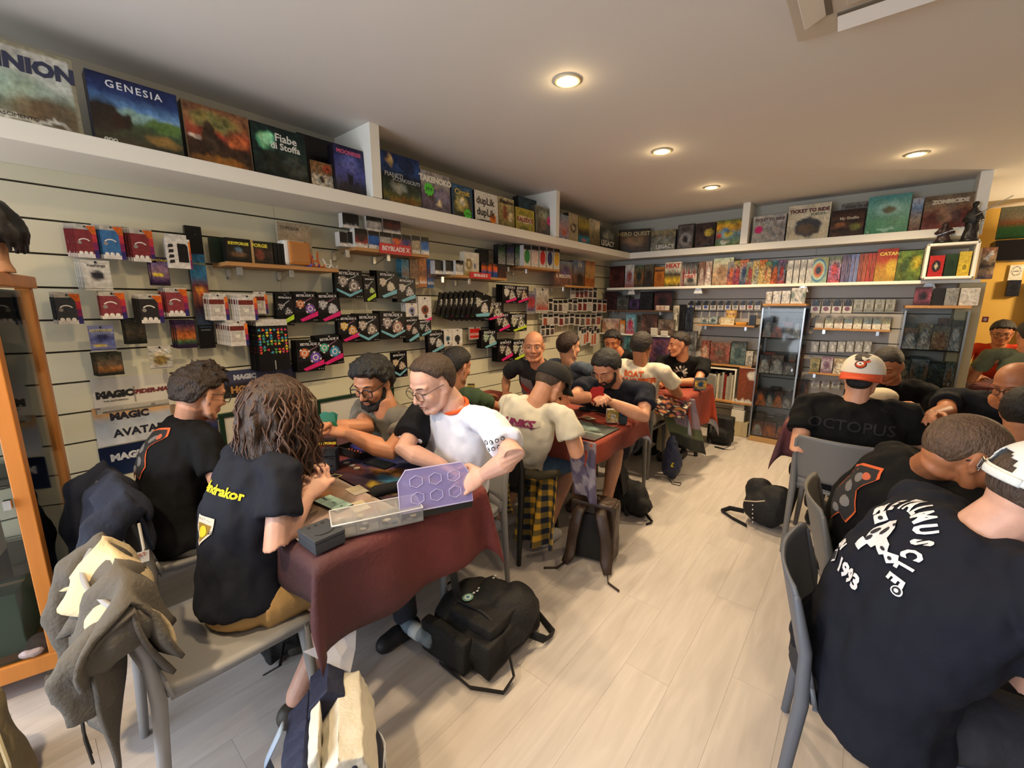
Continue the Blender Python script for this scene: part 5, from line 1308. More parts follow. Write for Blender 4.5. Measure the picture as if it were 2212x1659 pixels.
for lb, a, b, c, sp, ti in (('pink and blue watercolour box on the ledge', 1208, 1229, 460, dict(g=[(0, '#7a9ab0'), (.5, '#b08a8f'), (1, '#8a8fa8')], b=[(.5, .7, .3, .1, '#c96a4a', .5)], n=.3), ()),
    ('beige box with a black clock face on the ledge', 1229, 1249, 458, dict(g=[(0, '#b0a284'), (1, '#a8997a')], b=[(.5, .5, .3, .16, '#2a2622', .2), (.5, .5, .2, .1, '#b0a284', .2)], n=.12), ()),
    ('yellow and teal box on the ledge', 1250, 1273, 467, dict(g=[(0, '#8a7d4a'), (.3, '#a89438'), (.5, '#4a4028'), (.68, '#3a3a2a'), (.72, '#2f7f9a'), (1, '#2f6f8a')], b=[(.5, .85, .2, .06, '#c9593a', .4)], n=.25), ()),
    ('sand coloured box with a pale top panel on the ledge', 1273, 1296, 471, dict(g=[(0, '#c9bfa2'), (.3, '#b5aa8a'), (.4, '#8a7d58'), (1, '#5a4f38')], n=.4), ()),
    ('dark box titled LEGACY at the end of the ledge', 1297, 1328, 488, dict(g=[(0, '#4a4a44'), (.5, '#2c2f2c'), (1, '#20221f')], b=[(.5, .35, .35, .2, '#8a8a7c', .6)], n=.5), [('LEGACY', 0, .26, .24, '#d8d4c8', dict(bold=.002))])):
    lbox(lb, a, b, c, '#4a4438', sp, ti, n=12)
# ---------------------------------------------------------------- hanging packs
def header(mb, w_, h_, y):
    mb.disc(0, h_*.93, w_*.06, y-.0008, '#14130f', 8)
def st_sleeve(mb, w_, h_, d, c, o):
    mb.box((0, d/2, h_*.42), (w_, d, h_*.84), c); mb.box((0, d/2, h_*.92), (w_*.98, .003, h_*.16), '#b9b4aa')
    y = -.0006
    mb.flat([(-w_*.5, h_*.03), (w_*.30, h_*.03), (w_*.30, h_*.8), (-w_*.5, h_*.8)], y, c)
    a = [(-.1*w_+w_*.33*math.cos(PI*(.2+.6*i/8)), h_*.42+w_*.33*math.sin(PI*(.2+.6*i/8))) for i in range(9)]
    b2 = [(-.1*w_+w_*.27*math.cos(PI*(.2+.6*i/8)), h_*.42+w_*.27*math.sin(PI*(.2+.6*i/8))) for i in range(8, -1, -1)]
    for i in range(8): mb.flat([a[i], a[i+1], b2[7-i], b2[8-i]], y-.0006, '#e3dfd8')
    mb.flat([(-w_*.5, 0), (w_*.30, 0), (w_*.30, h_*.12), (-w_*.5, h_*.12)], y-.0004, '#d5d0ca')
    for k in range(3): mb.disc(-w_*.33+k*w_*.23, h_*.15, w_*.095, y-.0008, '#e3dfd8', 12)
    mb.disc(-w_*.32, h_*.45, w_*.10, y-.0006, '#8a8580', 12)
    cs = ['#c9601f', '#b5333c', '#7a2556', '#332a66']
    for k in range(4): mb.flat([(w_*.30, h_*.96*(3-k)/4), (w_*.5, h_*.96*(3-k)/4), (w_*.5, h_*.96*(4-k)/4), (w_*(.30 if k else .05), h_*.96*(4-k)/4)], y-.0002, cs[k])
    header(mb, w_, h_, -.001)
def st_white(mb, w_, h_, d, c, o):
    mb.box((0, d/2, h_*.44), (w_, d, h_*.88), '#cfcac4'); y = -.0006
    mb.box((0, d/2, h_*.94), (w_*.9, .003, h_*.12), '#c4bfb8')
    mb.flat([(-w_*.48, h_*.60), (w_*.30, h_*.60), (w_*.30, h_*.78), (-w_*.48, h_*.78)], y, c)
    mb.flat([(-w_*.42, h_*.16), (w_*.22, h_*.16), (w_*.22, h_*.58), (-w_*.42, h_*.58)], y, '#b4aea8')
    mb.flat([(-w_*.22, h_*.3), (w_*.02, h_*.3), (w_*.02, h_*.46), (-w_*.22, h_*.46)], y-.0004, '#d8d4c8')
    for k, cc in enumerate(('#d9742a', '#c04a35', '#7a2a5a', '#2f2c66')): mb.flat([(w_*.33, h_*.88*(3-k)/4), (w_*.5, h_*.88*(3-k)/4), (w_*.5, h_*.88*(4-k)/4), (w_*.33, h_*.88*(4-k)/4)], y, cc)
    header(mb, w_, h_, -.001)
def st_foil(mb, w_, h_, d, c, o):
    pts = []
    mb.box((0, d/2, h_/2), (w_, d, h_*.86), c); mb.box((0, d/2, h_*.96), (w_*1.02, .003, h_*.08), c); mb.box((0, d/2, h_*.04), (w_*1.02, .003, h_*.08), c)
    art(mb, w_*.94, h_*.74, o, -.0008, 10, -w_*.47, h_*.12, len(mb.v) % 17)
    header(mb, w_, h_, -.001)
def st_blade(mb, w_, h_, d, c, o):
    mb.box((0, d/2, h_*.5), (w_, d, h_), '#0d0d0f'); y = -.0007
    strip, disc1, disc2, vee = o
    mb.flat([(-w_*.48, h_*.30), (w_*.48, h_*.42), (w_*.48, h_*.80), (-w_*.48, h_*.74)], y, '#1c191c')
    for cx, cz, r_, c1, c2 in ((-.22, .60, .20, disc1, '#2c2a2c'), (.17, .44, .23, disc2, '#39363a')):
        mb.disc(cx*w_, cz*h_, r_*w_, y-.0003, c2, 14); mb.disc(cx*w_, cz*h_, r_*w_*.82, y-.0006, c1, 14); mb.disc(cx*w_, cz*h_, r_*w_*.5, y-.0009, '#c9c4bf', 10); mb.disc(cx*w_, cz*h_, r_*w_*.3, y-.0012, c1, 8)
        for k in range(3):
            a = k*2.1+cx*9; mb.flat([(cx*w_+r_*w_*math.cos(a), cz*h_+r_*w_*math.sin(a)), (cx*w_+r_*w_*math.cos(a+.5), cz*h_+r_*w_*math.sin(a+.5)), (cx*w_+r_*w_*.6*math.cos(a+.25), cz*h_+r_*w_*.6*math.sin(a+.25))], y-.0014, '#d8d3cc')
    mb.flat([(-w_*.45, h_*.5), (-w_*.40, h_*.5), (w_*.3, h_*.80), (w_*.22, h_*.80)], y-.0004, '#8a5f72' if strip == '#c9246a' else '#9aa8a8')
    if vee:
        mb.flat([(-w_*.46, h_*.34), (-w_*.46, h_*.26), (0, h_*.04), (0, h_*.14)], y-.0016, strip); mb.flat([(w_*.46, h_*.34), (0, h_*.14), (0, h_*.04), (w_*.46, h_*.26)], y-.0016, strip)
    else: mb.flat([(-w_*.2, h_*.02), (-w_*.3, h_*.10), (w_*.48, h_*.36), (w_*.48, h_*.20)], y-.0016, strip)
    for k in range(3): mb.disc(w_*(.28+.08*k), h_*.06, w_*.022, y-.0016, '#9a9590', 6)
    mb.disc(0, h_*.96, w_*.04, y-.001, '#8a8680', 8)
PACKCACHE = {}
HOOK = STEEL
def short(s):
    return ' '.join(s.split()[:11])
def pack(label, cat, x0, y0, x1, y1, style, c='#888', o=None, n=1, X=.11, d=.012, name='hanging_pack', titles=(), group=None, gap=.018, tilt=0., seed=0):
    Y0, Y1 = onx(x0, (y0+y1)/2, X).y, onx(x1, (y0+y1)/2, X).y; ym = (Y0+Y1)/2; z1 = zat(y0, X, ym); z0 = zat(y1, X, ym)
    w_, h_ = Y1-Y0, z1-z0
    mb = MB(); style(mb, w_, h_, d, c, o); me = mb.mesh('card_front', GLOSS, fix=False)
    res = []
    for k in range(n):
        xf = X-k*gap
        if xf < d+.004: break
        t = thing(name, label if k == 0 else 'spare copy behind the '+short(label), cat, (xf, ym-k*.006+(random.uniform(-.002, .002) if k else 0), z0+k*.0015), PI/2, group or label)
        t.rotation_euler[1] = tilt
        link('card_front', me, t)
        if k == 0:
            for q in titles: text(q[0], q[3]*w_, q[4], t, (q[1]*w_, -.003, q[2]*h_), name='title', **(q[5] if len(q) > 5 else {}))
            MB().tube([(0, -.03, h_*.93), (0, 0, h_*.93), (0, X-.002, h_*.95)], .0016, 6).build('wire_hook', HOOK, t)
        res.append(t)
    return res
MG = 'card sleeve packs on the slatted wall'
for lb, x0, y0, x1, y1, c, n in (('maroon card sleeve pack, leftmost of the top row', 163, 484, 210, 557, '#7a2f34', 5), ('blue card sleeve pack in the top row', 219, 486, 268, 560, '#3a6a9c', 4), ('red card sleeve pack in the top row beside the white deck box', 284, 494, 332, 566, '#7d3033', 5),
        ('charcoal card sleeve pack, leftmost of the third row', 121, 632, 176, 700, '#37393c', 3), ('dusty red card sleeve pack in the third row', 217, 630, 272, 689, '#843a40', 2), ('black card sleeve pack in the third row', 302, 636, 352, 698, '#2e2a28', 4), ('red card sleeve pack in the third row beside the long strip', 360, 622, 406, 683, '#86393f', 4)):
    pack(lb, 'sleeve pack', x0, y0, x1, y1, st_sleeve, c, n=n, group=lb)
for lb, x0, y0, x1, y1, n in (('white accessory pack right of the long strip', 452, 634, 493, 692, 3), ('white accessory pack fronting a thick stack', 515, 636, 556, 692, 7), ('white accessory pack half hidden by its neighbour', 548, 630, 578, 678, 1), ('white accessory pack left of the triangle bag', 497, 692, 536, 747, 7)):
    pack(lb, 'accessory pack', x0, y0, x1, y1, st_white, '#6a2c26', n=n, X=.15 if n > 5 else .11, group=lb)
F1 = dict(g=[(0, '#c9c6be'), (1, '#bcb9b0')], b=[(.5, .5, .28, .22, '#2c2a30', .4)], n=.1)
pack('white promo pack with a dark creature drawing', 'card pack', 180, 562, 240, 627, st_foil, '#c4c1b8', F1, n=4, titles=[('KeyForge', 0, .82, .17, '#2a2a2c')])
pack('purple and pink deck pack hanging behind the white deck box', 'card pack', 326, 555, 365, 617, st_foil, '#2a1c30', dict(g=[(0, '#5a4a70'), (.5, '#8a6a7a'), (1, '#3a2048')], b=[(.4, .65, .35, .08, '#d0b53a', .3)], n=.5, s=7), n=2, titles=[('KEYFORGE', 0, .88, .19, '#d8c23a')])
pack('blue foil deck pack under the dusty red sleeves', 'card pack', 193, 703, 248, 757, st_foil, '#6a6f9a', dict(g=[(0, '#8a8fb0'), (.5, '#3d4478'), (1, '#6a6fa0')], b=[(.5, .45, .3, .2, '#2c2f5a', .5), (.35, .9, .3, .05, '#d0b53a', .3)], n=.4, s=6), titles=[('KEYFORGE', 0, .80, .18, '#c9c04a')])
pack('small black card pack under the black sleeves', 'card pack', 270, 690, 315, 743, st_foil, '#1c1d18', dict(g=[(0, '#22221c'), (.5, '#3a3228'), (1, '#1c1d18')], n=.5), n=2)
pack('purple booster pack with orange creature beside the long strip', 'card pack', 380, 692, 424, 752, st_foil, '#2a1c34', dict(g=[(0, '#3c2848'), (.4, '#8a4a24'), (.65, '#b0602a'), (.8, '#3a5a34'), (1, '#2a1c34')], n=.5, s=6), n=3)
pack('dark green booster pack, lowest of the left group', 'card pack', 208, 762, 266, 811, st_foil, '#2c2c24', dict(g=[(0, '#3a3a30'), (.5, '#5a4a3c'), (.8, '#8a5a30'), (1, '#2c2c24')], n=.5, s=7), n=3)
pack('clear bag of brass tokens with an orange side', 'token bag', 322, 747, 372, 797, st_foil, '#b5b0a8', dict(g=[(0, '#c0bcb4'), (.4, '#b0a890'), (1, '#bdb8b0')], b=[(.5, .65, .34, .3, '#7a6638', .3)], n=.6, s=12))
def st_deckbox(mb, w_, h_, d, c, o):
    mb.box((0, d/2, h_*.43), (w_, d, h_*.86), '#d5d0c9'); mb.box((0, d/2, h_*.93), (w_*.9, .003, h_*.14), '#cfcac4'); y = -.0006
    mb.flat([(-w_*.05, h_*.18), (w_*.38, h_*.18), (w_*.38, h_*.66), (w_*.3, h_*.72), (-w_*.05, h_*.72)], y, '#1b1718')
    for k in range(4): mb.flat([(-w_*.44, h_*(.14+.15*k)), (-w_*.22, h_*(.16+.15*k)), (-w_*.22, h_*(.25+.15*k)), (-w_*.40, h_*(.24+.15*k))], y, '#2c2829')
    for k, cc in enumerate(('#d9742a', '#c04a35', '#7a2a5a')): mb.flat([(w_*.42, h_*.8*(2-k)/3), (w_*.5, h_*.8*(2-k)/3), (w_*.5, h_*.8*(3-k)/3), (w_*.42, h_*.8*(3-k)/3)], y, cc)
pack('white hanging deck box with a black window', 'deck box', 360, 505, 412, 580, st_deckbox, d=.06, X=.13)
def st_strip(mb, w_, h_, d, c, o):
    mb.box((0, d/2, h_/2), (w_, d, h_), '#141312')
    art(mb, w_, h_*.58, dict(g=[(0, '#2f6a96'), (.3, '#3a7aa0'), (.42, '#5a3038'), (.62, '#8a4a34'), (.75, '#2a1c28'), (1, '#2c3a52')], b=[(.5, .5, .3, .05, '#c9822a', .4), (.5, .58, .3, .03, '#b5452a', .4)], n=.4), -.0007, 8, -w_/2, h_*.20, 3)
t = pack('long black and blue printed playmat box hanging vertically', 'playmat', 415, 488, 450, 752, st_strip, X=.06, d=.03, titles=[('KEYFORGE', 0, .70, .2, '#d0b53a'), ('WARS OF THE', 0, .18, .12, '#3a6a9c'), ('PLAYMAT', 0, .155, .14, '#9aa8b8')])[0]
def st_tri(mb, w_, h_, d, c, o):
    mb.box((0, d/2, h_*.48), (w_, d, h_*.96), '#171618'); y = -.0006; rnd = random.Random(4)
    mb.flat([(-w_*.5, h_*.88), (w_*.5, h_*.88), (w_*.5, h_), (-w_*.5, h_)], y, '#c4c0b8')
    for i in range(8):
        for j in range(9):
            if rnd.random() < .2: continue
            cx, cz, a, r_ = (-.42+i*.12)*w_, (.36+j*.055)*h_, rnd.uniform(0, 6.3), w_*.062
            p = [(cx+r_*math.cos(a+k*2.1), cz+r_*math.sin(a+k*2.1)) for k in range(3)]
            mb.flat(p, y-.0003, rnd.choice(['#c93a4a', '#d8c23a', '#4a9ab5', '#d8603a', '#5aa05a', '#c9486a']))
    mb.flat([(-w_*.02, h_*.02), (w_*.02, h_*.02), (w_*.02, h_*.2), (-w_*.02, h_*.2)], y-.0005, '#8d8a88')
pack('black bag pack printed with coloured triangles', 'bag pack', 557, 690, 624, 800, st_tri, n=5, X=.13, d=.012)
# blister packs with spinning tops
PK, TL = '#c9246a', '#6fa8b8'
BL = [(596, 634, 634, 703, '#a8c93a', '#4a4a4c', '#5a5a5c', 0, 'green tipped black blister pack left of two pink striped ones', 2), (635, 630, 687, 696, PK, '#b5602a', '#7a4aa0', 0, 'pink striped blister pack with a violet top, upper left', 2), (684, 632, 736, 695, PK, '#8a8a90', '#a8a8b0', 0, 'pink striped blister pack with a grey top, upper', 2),
      (640, 735, 700, 802, PK, '#c96a3a', '#6a4ab0', 0, 'pink striped blister pack with a violet top, lower', 3), (686, 724, 742, 788, PK, '#4aa08a', '#3a8ab5', 0, 'pink striped blister pack with a teal top, lower', 3), (724, 583, 783, 644, TL, '#8a8078', '#7a706a', 1, 'wide black blister pack with a teal V and two tops, uppermost', 2),
      (786, 596, 812, 652, '#a8c93a', '#3a3a3c', '#8ab03a', 0, 'narrow black blister pack with a lime green label', 1), (815, 586, 857, 645, TL, '#b5a58a', '#c0b59a', 0, 'black blister pack with pale gold tops beneath the first red sign', 4), (857, 600, 897, 654, TL, '#a8a098', '#8a8a8a', 0, 'black blister pack leaning beneath the first red sign', 3),
      (730, 681, 776, 739, PK, '#d0a53a', '#c98a3a', 0, 'black blister pack with golden tops', 2), (769, 678, 819, 738, TL, '#9a8a7a', '#8a7a6a', 1, 'teal V blister pack with bronze tops', 3), (820, 673, 876, 732, TL, '#8a7a7a', '#a07a6a', 1, 'teal V blister pack with red streaks', 4), (876, 685, 906, 739, TL, '#a86a5a', '#8a8078', 0, 'narrow teal striped blister pack with a red top', 2),
      (904, 690, 932, 726, TL, '#5a6a6a', '#4a4a4c', 0, 'small teal striped blister pack behind the white card', 1), (925, 716, 960, 762, TL, '#8a8a8a', '#a0a0a0', 0, 'teal striped blister pack above the head of the green shirt man', 2), (1040, 713, 1073, 752, TL, '#6a8a6a', '#8a9a8a', 0, 'teal striped blister pack beside the blue box', 3), (845, 760, 880, 815, TL, '#b59a6a', '#a08a6a', 1, 'blister pack between the two heads of the first table', 1),
      (1030, 650, 1056, 690, PK, '#b5703a', '#5a4a3a', 0, 'orange and black blister pack beside the leaning stack', 2), (1045, 652, 1088, 692, PK, '#8a8a7a', '#6a6a5a', 0, 'grey and black blister pack below the second red sign', 3), (1085, 616, 1116, 655, PK, '#c9c4bb', '#8a8a80', 0, 'white and black blister pack under the coloured deck boxes', 4), (1112, 618, 1142, 655, PK, '#5a5048', '#8a6a4a', 0, 'brown and black blister pack under the coloured deck boxes', 3),
      (1070, 676, 1102, 716, PK, '#6a6258', '#8a8070', 0, 'pink striped blister pack in the upper pile near the bald man', 4), (1100, 678, 1138, 716, '#b5c93a', '#8a8a70', '#6a6a5a', 0, 'yellow striped blister pack in the upper pile near the bald man', 4), (1076, 734, 1108, 780, PK, '#6a6258', '#8a8070', 0, 'pink striped blister pack in the lower pile near the bald man', 4), (1104, 735, 1138, 778, '#b5c93a', '#8a8a70', '#6a6a5a', 0, 'yellow striped blister pack in the lower pile near the bald man', 4)]
for x0, y0, x1, y1, st, d1, d2, v, lb, n in BL:
    pack(lb, 'blister pack', x0, y0, x1, y1, st_blade, o=(st, d1, d2, v), n=n, X=.12, d=.010, name='blister_pack', titles=[('BEYBLADE X', 0, .87, .13, '#c4c2c4', dict(bold=.0006))], group=lb, gap=.02, tilt=random.uniform(-.04, .04))
for k in range(8):      # fanned stack
    x = 940+k*11
    pack('%s black blister pack from the left in the slanting fanned stack' % ORD[k], 'blister pack', x, 636-k*.6, x+38, 688, st_blade, o=(('#8ab03a', TL, PK)[k % 3], '#8a8a7a', '#a8a098', 0), X=.10+.012*k, d=.010, name='blister_pack', group='fanned blister packs', tilt=.25)
def st_card(mb, w_, h_, d, c, o):
    mb.box((0, d/2, h_/2), (w_, d, h_), '#cbc6be'); y = -.0006
    mb.disc(0, h_*.45, w_*.28, y, c, 12); mb.disc(0, h_*.45, w_*.14, y-.0003, '#2c2624', 10); mb.disc(w_*.05, h_*.18, w_*.12, y, '#3a3432', 10)
    mb.flat([(-w_*.1, 0), (w_*.5, 0), (w_*.5, h_*.14)], y-.0003, o); header(mb, w_, h_, -.001)
for lb, x0, y0, x1, y1, c, o, n in (('tall white card with a brown top at its middle', 904, 641, 932, 692, '#7a3a24', '#c9246a', 2), ('small white card beside the tall one with a brown top', 877, 655, 902, 684, '#8a8ab0', '#8a8aa0', 3), ('white card with a blue ring near the blue box', 959, 711, 976, 748, '#5a7a8a', '#8a8a8a', 2), ('white card with small black dots near the blue box', 977, 711, 999, 748, '#3a3a3a', '#b0a08a', 3)):
    pack(lb, 'blister pack', x0, y0, x1, y1, st_card, c, o, n=n, X=.12, group=lb)
for k, (x0, x1, y0, y1, c) in enumerate(((868, 884, 560, 618, '#4a8aa0'), (886, 904, 556, 622, '#8a6a4a'), (905, 922, 558, 620, '#b5703a'), (923, 937, 560, 622, '#2f5a8a'))):
    pack('%s of four narrow printed art packs below the first red sign' % ORD[k], 'art pack', x0, y0, x1, y1, st_foil, c, dict(g=[(0, c), (.6, '#6a4a3a'), (.8, c), (1, '#c9c4bb')], n=.5, s=7), n=3, X=.10, group='narrow art packs')
pack('red plastic tag set on a clear card', 'accessory pack', 1014, 706, 1038, 733, st_foil, '#b5b0a8', dict(g=[(0, '#b5201c'), (.5, '#a81c18'), (.55, '#b5b0a8'), (.7, '#b5201c'), (1, '#b5201c')], n=.2), X=.09)
pack('red figure in a clear blister above the bald man', 'figure pack', 1139, 628, 1156, 678, st_foil, '#8a8a8a', dict(g=[(0, '#5a6a8a'), (.3, '#8a2a2c'), (.6, '#9a3a3a'), (1, '#3a4a6a')], n=.4), X=.10)
pack('clear and white blister bundle above the bald man', 'figure pack', 1158, 622, 1185, 676, st_foil, '#aaa59c', dict(g=[(0, '#b5b0a6'), (.6, '#8a7a70'), (1, '#a8453a')], n=.5, s=8), n=2, X=.11)
def st_bw(mb, w_, h_, d, c, o):
    mb.box((0, d/2, h_/2), (w_, d, h_), '#c0bab2'); y = -.0005
    mb.flat([(-w_*.46, h_*.72), (w_*.46, h_*.72), (w_*.46, h_*.97), (-w_*.46, h_*.97)], y, '#1c1a19'); mb.flat([(-w_*.4, h_*.08), (w_*.4, h_*.08), (w_*.36, h_*.6), (-w_*.34, h_*.66)], y, c)
row = [(1184, 1311, 646, 674, 12, 'in the long upper row'), (1172, 1299, 677, 703, 11, 'in the second long row'), (1233, 1290, 621, 644, 6, 'in the short row under the city box'), (1168, 1198, 702, 725, 3, 'by the wall corner')]
for x0, x1, y0, y1, n, where in row:
    s_ = (x1-x0)/n
    for k in range(n):
        pack('%s small black and white figure pack %s' % (ORD[k].capitalize(), where), 'small pack', x0+s_*k+.5, y0+random.uniform(-2, 2), x0+s_*(k+1)-.5, y1+random.uniform(-2, 2), st_bw, random.choice(['#2c2826', '#4a3a34', '#8a4a3a', '#55504c', '#a8a29a', '#6a2c2c']), X=.10, n=1, group='small packs '+where)
for k in range(8):
    x = 1250+5.4*k
    pack('%s red and cream manga pack from the left' % ORD[k].capitalize(), 'small pack', x, 703+random.uniform(0, 8), x+7, 748-random.uniform(0, 8), st_bw, random.choice(['#a8452f', '#b5603a', '#8a2f24', '#c9bfae']), X=.09+.004*k, n=1, group='red manga packs')
# ---------------------------------------------------------------- wooden shelves on chrome brackets
PINE = mat('pine_board', '#a97a46', .55, var=.15, vscale=4, stretch=(8, 1.2, 8), bump=.04, bscale=60)
def pshelf(label, xl, yl, xr, yr, d, brackets):
    """board whose lower front edge runs between two picture points"""
    a = onx(xl, yl, d); b = onx(xr, yr, d); z = (a.z+b.z)/2
    t = thing('wooden_shelf', label, 'shelf', (0, a.y, z), 0, 'pine shelves on the slatted wall')
    MB().box((d/2, (b.y-a.y)/2, -.011), (d, b.y-a.y, .022)).build('shelf_board', PINE, t, bevel=.002)
    for px in brackets:
        y = yat(px, d*.7, z-.03)-a.y
        br = MB(); br.box((d*.42, y, -.026), (d*.8, .022, .008)); br.box((.006, y, -.05), (.010, .024, .07)); br.add([(d*.8, y-.01, -.03), (d*.8, y+.01, -.03), (.01, y+.01, -.085), (.01, y-.01, -.085)], [(0, 1, 2, 3)])
        o = br.build('bracket', STEEL, t)
        MB().box((d*.78, y, -.045), (.012, .03, .05)).build('bracket_cap', STEEL, t, bevel=.003)
    return t, z, d
def onshelf(sh, label, cat, xl, xr, yt, side, spec, titles=(), X=None, d=.06, name='boxed_set', zo=0., n=12, extra=None, group=None, m=None):
    t, z, dp = sh; X = X or dp-.02; z = z+zo
    y0, y1 = yat(xl, X, z), yat(xr, X, z); h_ = zat(yt, X, y0)-z
    return gamebox(name, label, cat, (X, (y0+y1)/2, z), PI/2, y1-y0, h_, d, side, spec, titles, group, 0, n, m, extra=extra)
S1 = pshelf('pine shelf with the deck set boxes and the orange case', 489, 560, 732, 584, .24, (514, 626))
onshelf(S1, 'black deck set box lettered KEYFORGE', 'game box', 492, 545, 512, '#15130f', dict(g=[(0, '#1d1a16'), (.5, '#2c2620'), (1, '#1c1814')], b=[(.5, .5, .12, .14, '#6a8aa0', .5), (.5, .65, .3, .12, '#6a5038', .5)], n=.4), [('KEYFORGE', 0, .78, .17, '#d0c23a', dict(bold=.001))])
onshelf(S1, 'dark green box at the left end of the upper pine shelf', 'game box', 462, 488, 512, '#1c241a', dict(g=[(0, '#1f2a1c'), (1, '#1a2018')], n=.1), X=.12)
onshelf(S1, 'dark deck set box behind a wooden divider', 'game box', 552, 592, 520, '#20241c', dict(g=[(0, '#20261c'), (.5, '#3a2c24'), (1, '#20221a')], b=[(.25, .6, .25, .25, '#6a3a2c', .5)], n=.3), [('FORGE', -.2, .80, .26, '#d0c23a', dict(bold=.001))])
onshelf(S1, 'thin wooden divider board between the two deck sets', 'divider', 545.5, 551, 518, '#a88a5c', dict(g=[(0, '#b09264'), (1, '#a08355')], n=.1), name='divider_board', n=4)
for k in range(3): onshelf(S1, '%s black slim case beside the orange case' % ORD[k], 'case', 594+8*k, 601+8*k, 524+k, '#161616', dict(g=[(0, '#1c1b1b'), (1, '#121212')], n=.1), name='slim_case', n=4, group='slim black cases')
a = onx(618, 574, .22)
t = thing('wooden_case', 'orange wood case with a white rounded frame on the pine shelf', 'case', (.225, yat(645, .22, S1[1]), S1[1]), PI/2+.15)
mb = MB(); mb.box((0, .05, .075), (.155, .09, .15)); mb.build('white_shell', paint('#d8d4ca', .4), t, bevel=.02)
mb = MB(); mb.box((.008, -.004, .075), (.135, .02, .135)); mb.build('wood_front', mat('orange_wood', '#b5732c', .4, var=.1, vscale=6, stretch=(1, 1, 6)), t, bevel=.012)
mb = MB(); mb.box((.008, -.0155, .075), (.105, .004, .105)); mb.build('inset_panel', mat('orange_wood_dark', '#a06526', .4), t, bevel=.006)
for lb, px, c, h_ in (('orange plastic stand frame on the pine shelf', 684, '#c9601f', .10), ('purple plastic stand frame on the pine shelf', 672, '#4a3fa0', .07), ('white plastic stand frame on the pine shelf', 712, '#d0ccc0', .06)):
    t = thing('display_stand', lb, 'stand', (.20, yat(px, .2, S1[1]), S1[1]), PI/2+.3)
    for q in (-1, 1):
        MB().tube([(q*.03, 0, .006), (q*.022, .01, h_*.5), (q*.034, .02, h_)], .006, 6).build('arm', paint(c, .4), t)
        MB().tube([(q*.03, 0, .006), (q*.03, -.035, .006), (q*.026, -.04, .02)], .005, 6).build('foot', paint(c, .4), t)
    MB().tube([(-.026, .005, h_*.4), (.026, .005, h_*.4)], .005, 6).build('cross_bar', paint(c, .4), t)
onshelf(S1, 'clear boxed display case leaning against the wall behind the orange case', 'display case', 607, 678, 478, '#a89a84', dict(g=[(0, '#a8977c'), (1, '#9a8a70')], n=.12), [('TOPDECK', -.15, .88, .13, '#4a4036')], X=.06, d=.03, extra=lambda t, w_, h_: MB().tube([(w_*(.1+.2*a), -.002, h_*(.25+.3*b)) for a, b in ((0, 0), (1, .3), (1.4, 0), (1.4, 1), (1, 1.2), (0, 1), (0, 0))], .0016, 4).build('box_drawing', paint('#3a342c', .6), t))
def sign(label, xa, ya, xb, yb, X):
    Y0, Y1 = onx(xa, (ya+yb)/2, X).y, onx(xb, (ya+yb)/2, X).y; zt, zb = zat(ya, X, (Y0+Y1)/2), zat(yb, X, (Y0+Y1)/2)
    t = thing('shelf_sign', label, 'sign', (X, (Y0+Y1)/2, (zt+zb)/2), PI/2)
    MB().box((0, .0, 0), (Y1-Y0, .003, zt-zb)).build('sign_board', paint('#b81f24', .4), t)
    text('BEYBLADE X', (zt-zb)*.62, '#dcd4d0', t, (0, -.0026, 0), bold=.001, sx=.95, shear=.1)
BEYB = [dict(g=[(0, '#1a1918'), (.25, '#24211f'), (.3, c), (.75, c2), (.8, '#cfcac2'), (1, '#d5d0c8')], b=[(.5, .5, .3, .2, c, .4)], n=.25, s=6) for c, c2 in (('#3a2c2a', '#8a2f2c'), ('#2f5a9c', '#2a4a8a'), ('#a8a49c', '#8d8a84'), ('#c9602a', '#2f4a9c'), ('#3a3a6a', '#a83a3a'), ('#a89a80', '#8a7a60'), ('#2a5a9c', '#4a7ab5'), ('#b5b0a6', '#8a8680'), ('#5a2c28', '#3a2c2a'), ('#1c1c1c', '#2a2828'))]
S2 = pshelf('pine shelf with the first red sign and white boxed tops', 768, 535, 927, 549, .24, (747, 835))
for k, (x0, x1, yt, i) in enumerate(((768, 795, 492, 0), (797, 820, 497, 1), (822, 847, 500, 2), (849, 868, 504, 3), (869, 888, 506, 4), (890, 908, 508, 5), (910, 927, 511, 6))):
    onshelf(S2, '%s white boxed top from the left in the lower row over the red sign' % ORD[k].capitalize(), 'toy box', x0, x1, yt, '#c9c4bb', BEYB[i], group='white boxed tops on the first sign shelf', zo=.001)
for k, (x0, x1) in enumerate(((735, 751), (752, 767))): onshelf(S2, '%s black and white boxed top at the shelf end, seen edge on' % ORD[k].capitalize(), 'toy box', x0, x1, 500, '#c9c4bb', BEYB[9], X=.19, group='boxed tops seen edge on', zo=.001)
for k, (x0, x1, yt, yb, i) in enumerate(((741, 776, 459, 494, 9), (792, 825, 466, 500, 7), (828, 866, 468, 503, 8))):
    onshelf(S2, '%s white boxed top from the left standing on the row below' % ORD[k].capitalize(), 'toy box', x0, x1, yt, '#c9c4bb', BEYB[i], X=.20, zo=.122, group='boxed tops stacked on top', d=.05)
sign('red shelf sign on the left pine shelf of boxed tops', 820, 528, 888, 550, .246)
S3 = pshelf('pine shelf with the second red sign and stacked white boxes', 983, 592, 1095, 602, .24, (952, 1010))
for r_ in range(2):
    for k, (x0, x1) in enumerate(((940, 962), (963, 983), (985, 1001))):
        onshelf(S3, '%s white deck box from the left in the %s row of the stack' % (ORD[k].capitalize(), 'lower' if r_ == 0 else 'upper'), 'deck box', x0, x1, 562, '#c9c4bc', BEYB[7 if k == 2 else 9], X=.16+.03*k, zo=.001+r_*.105, group='stacked white deck boxes')
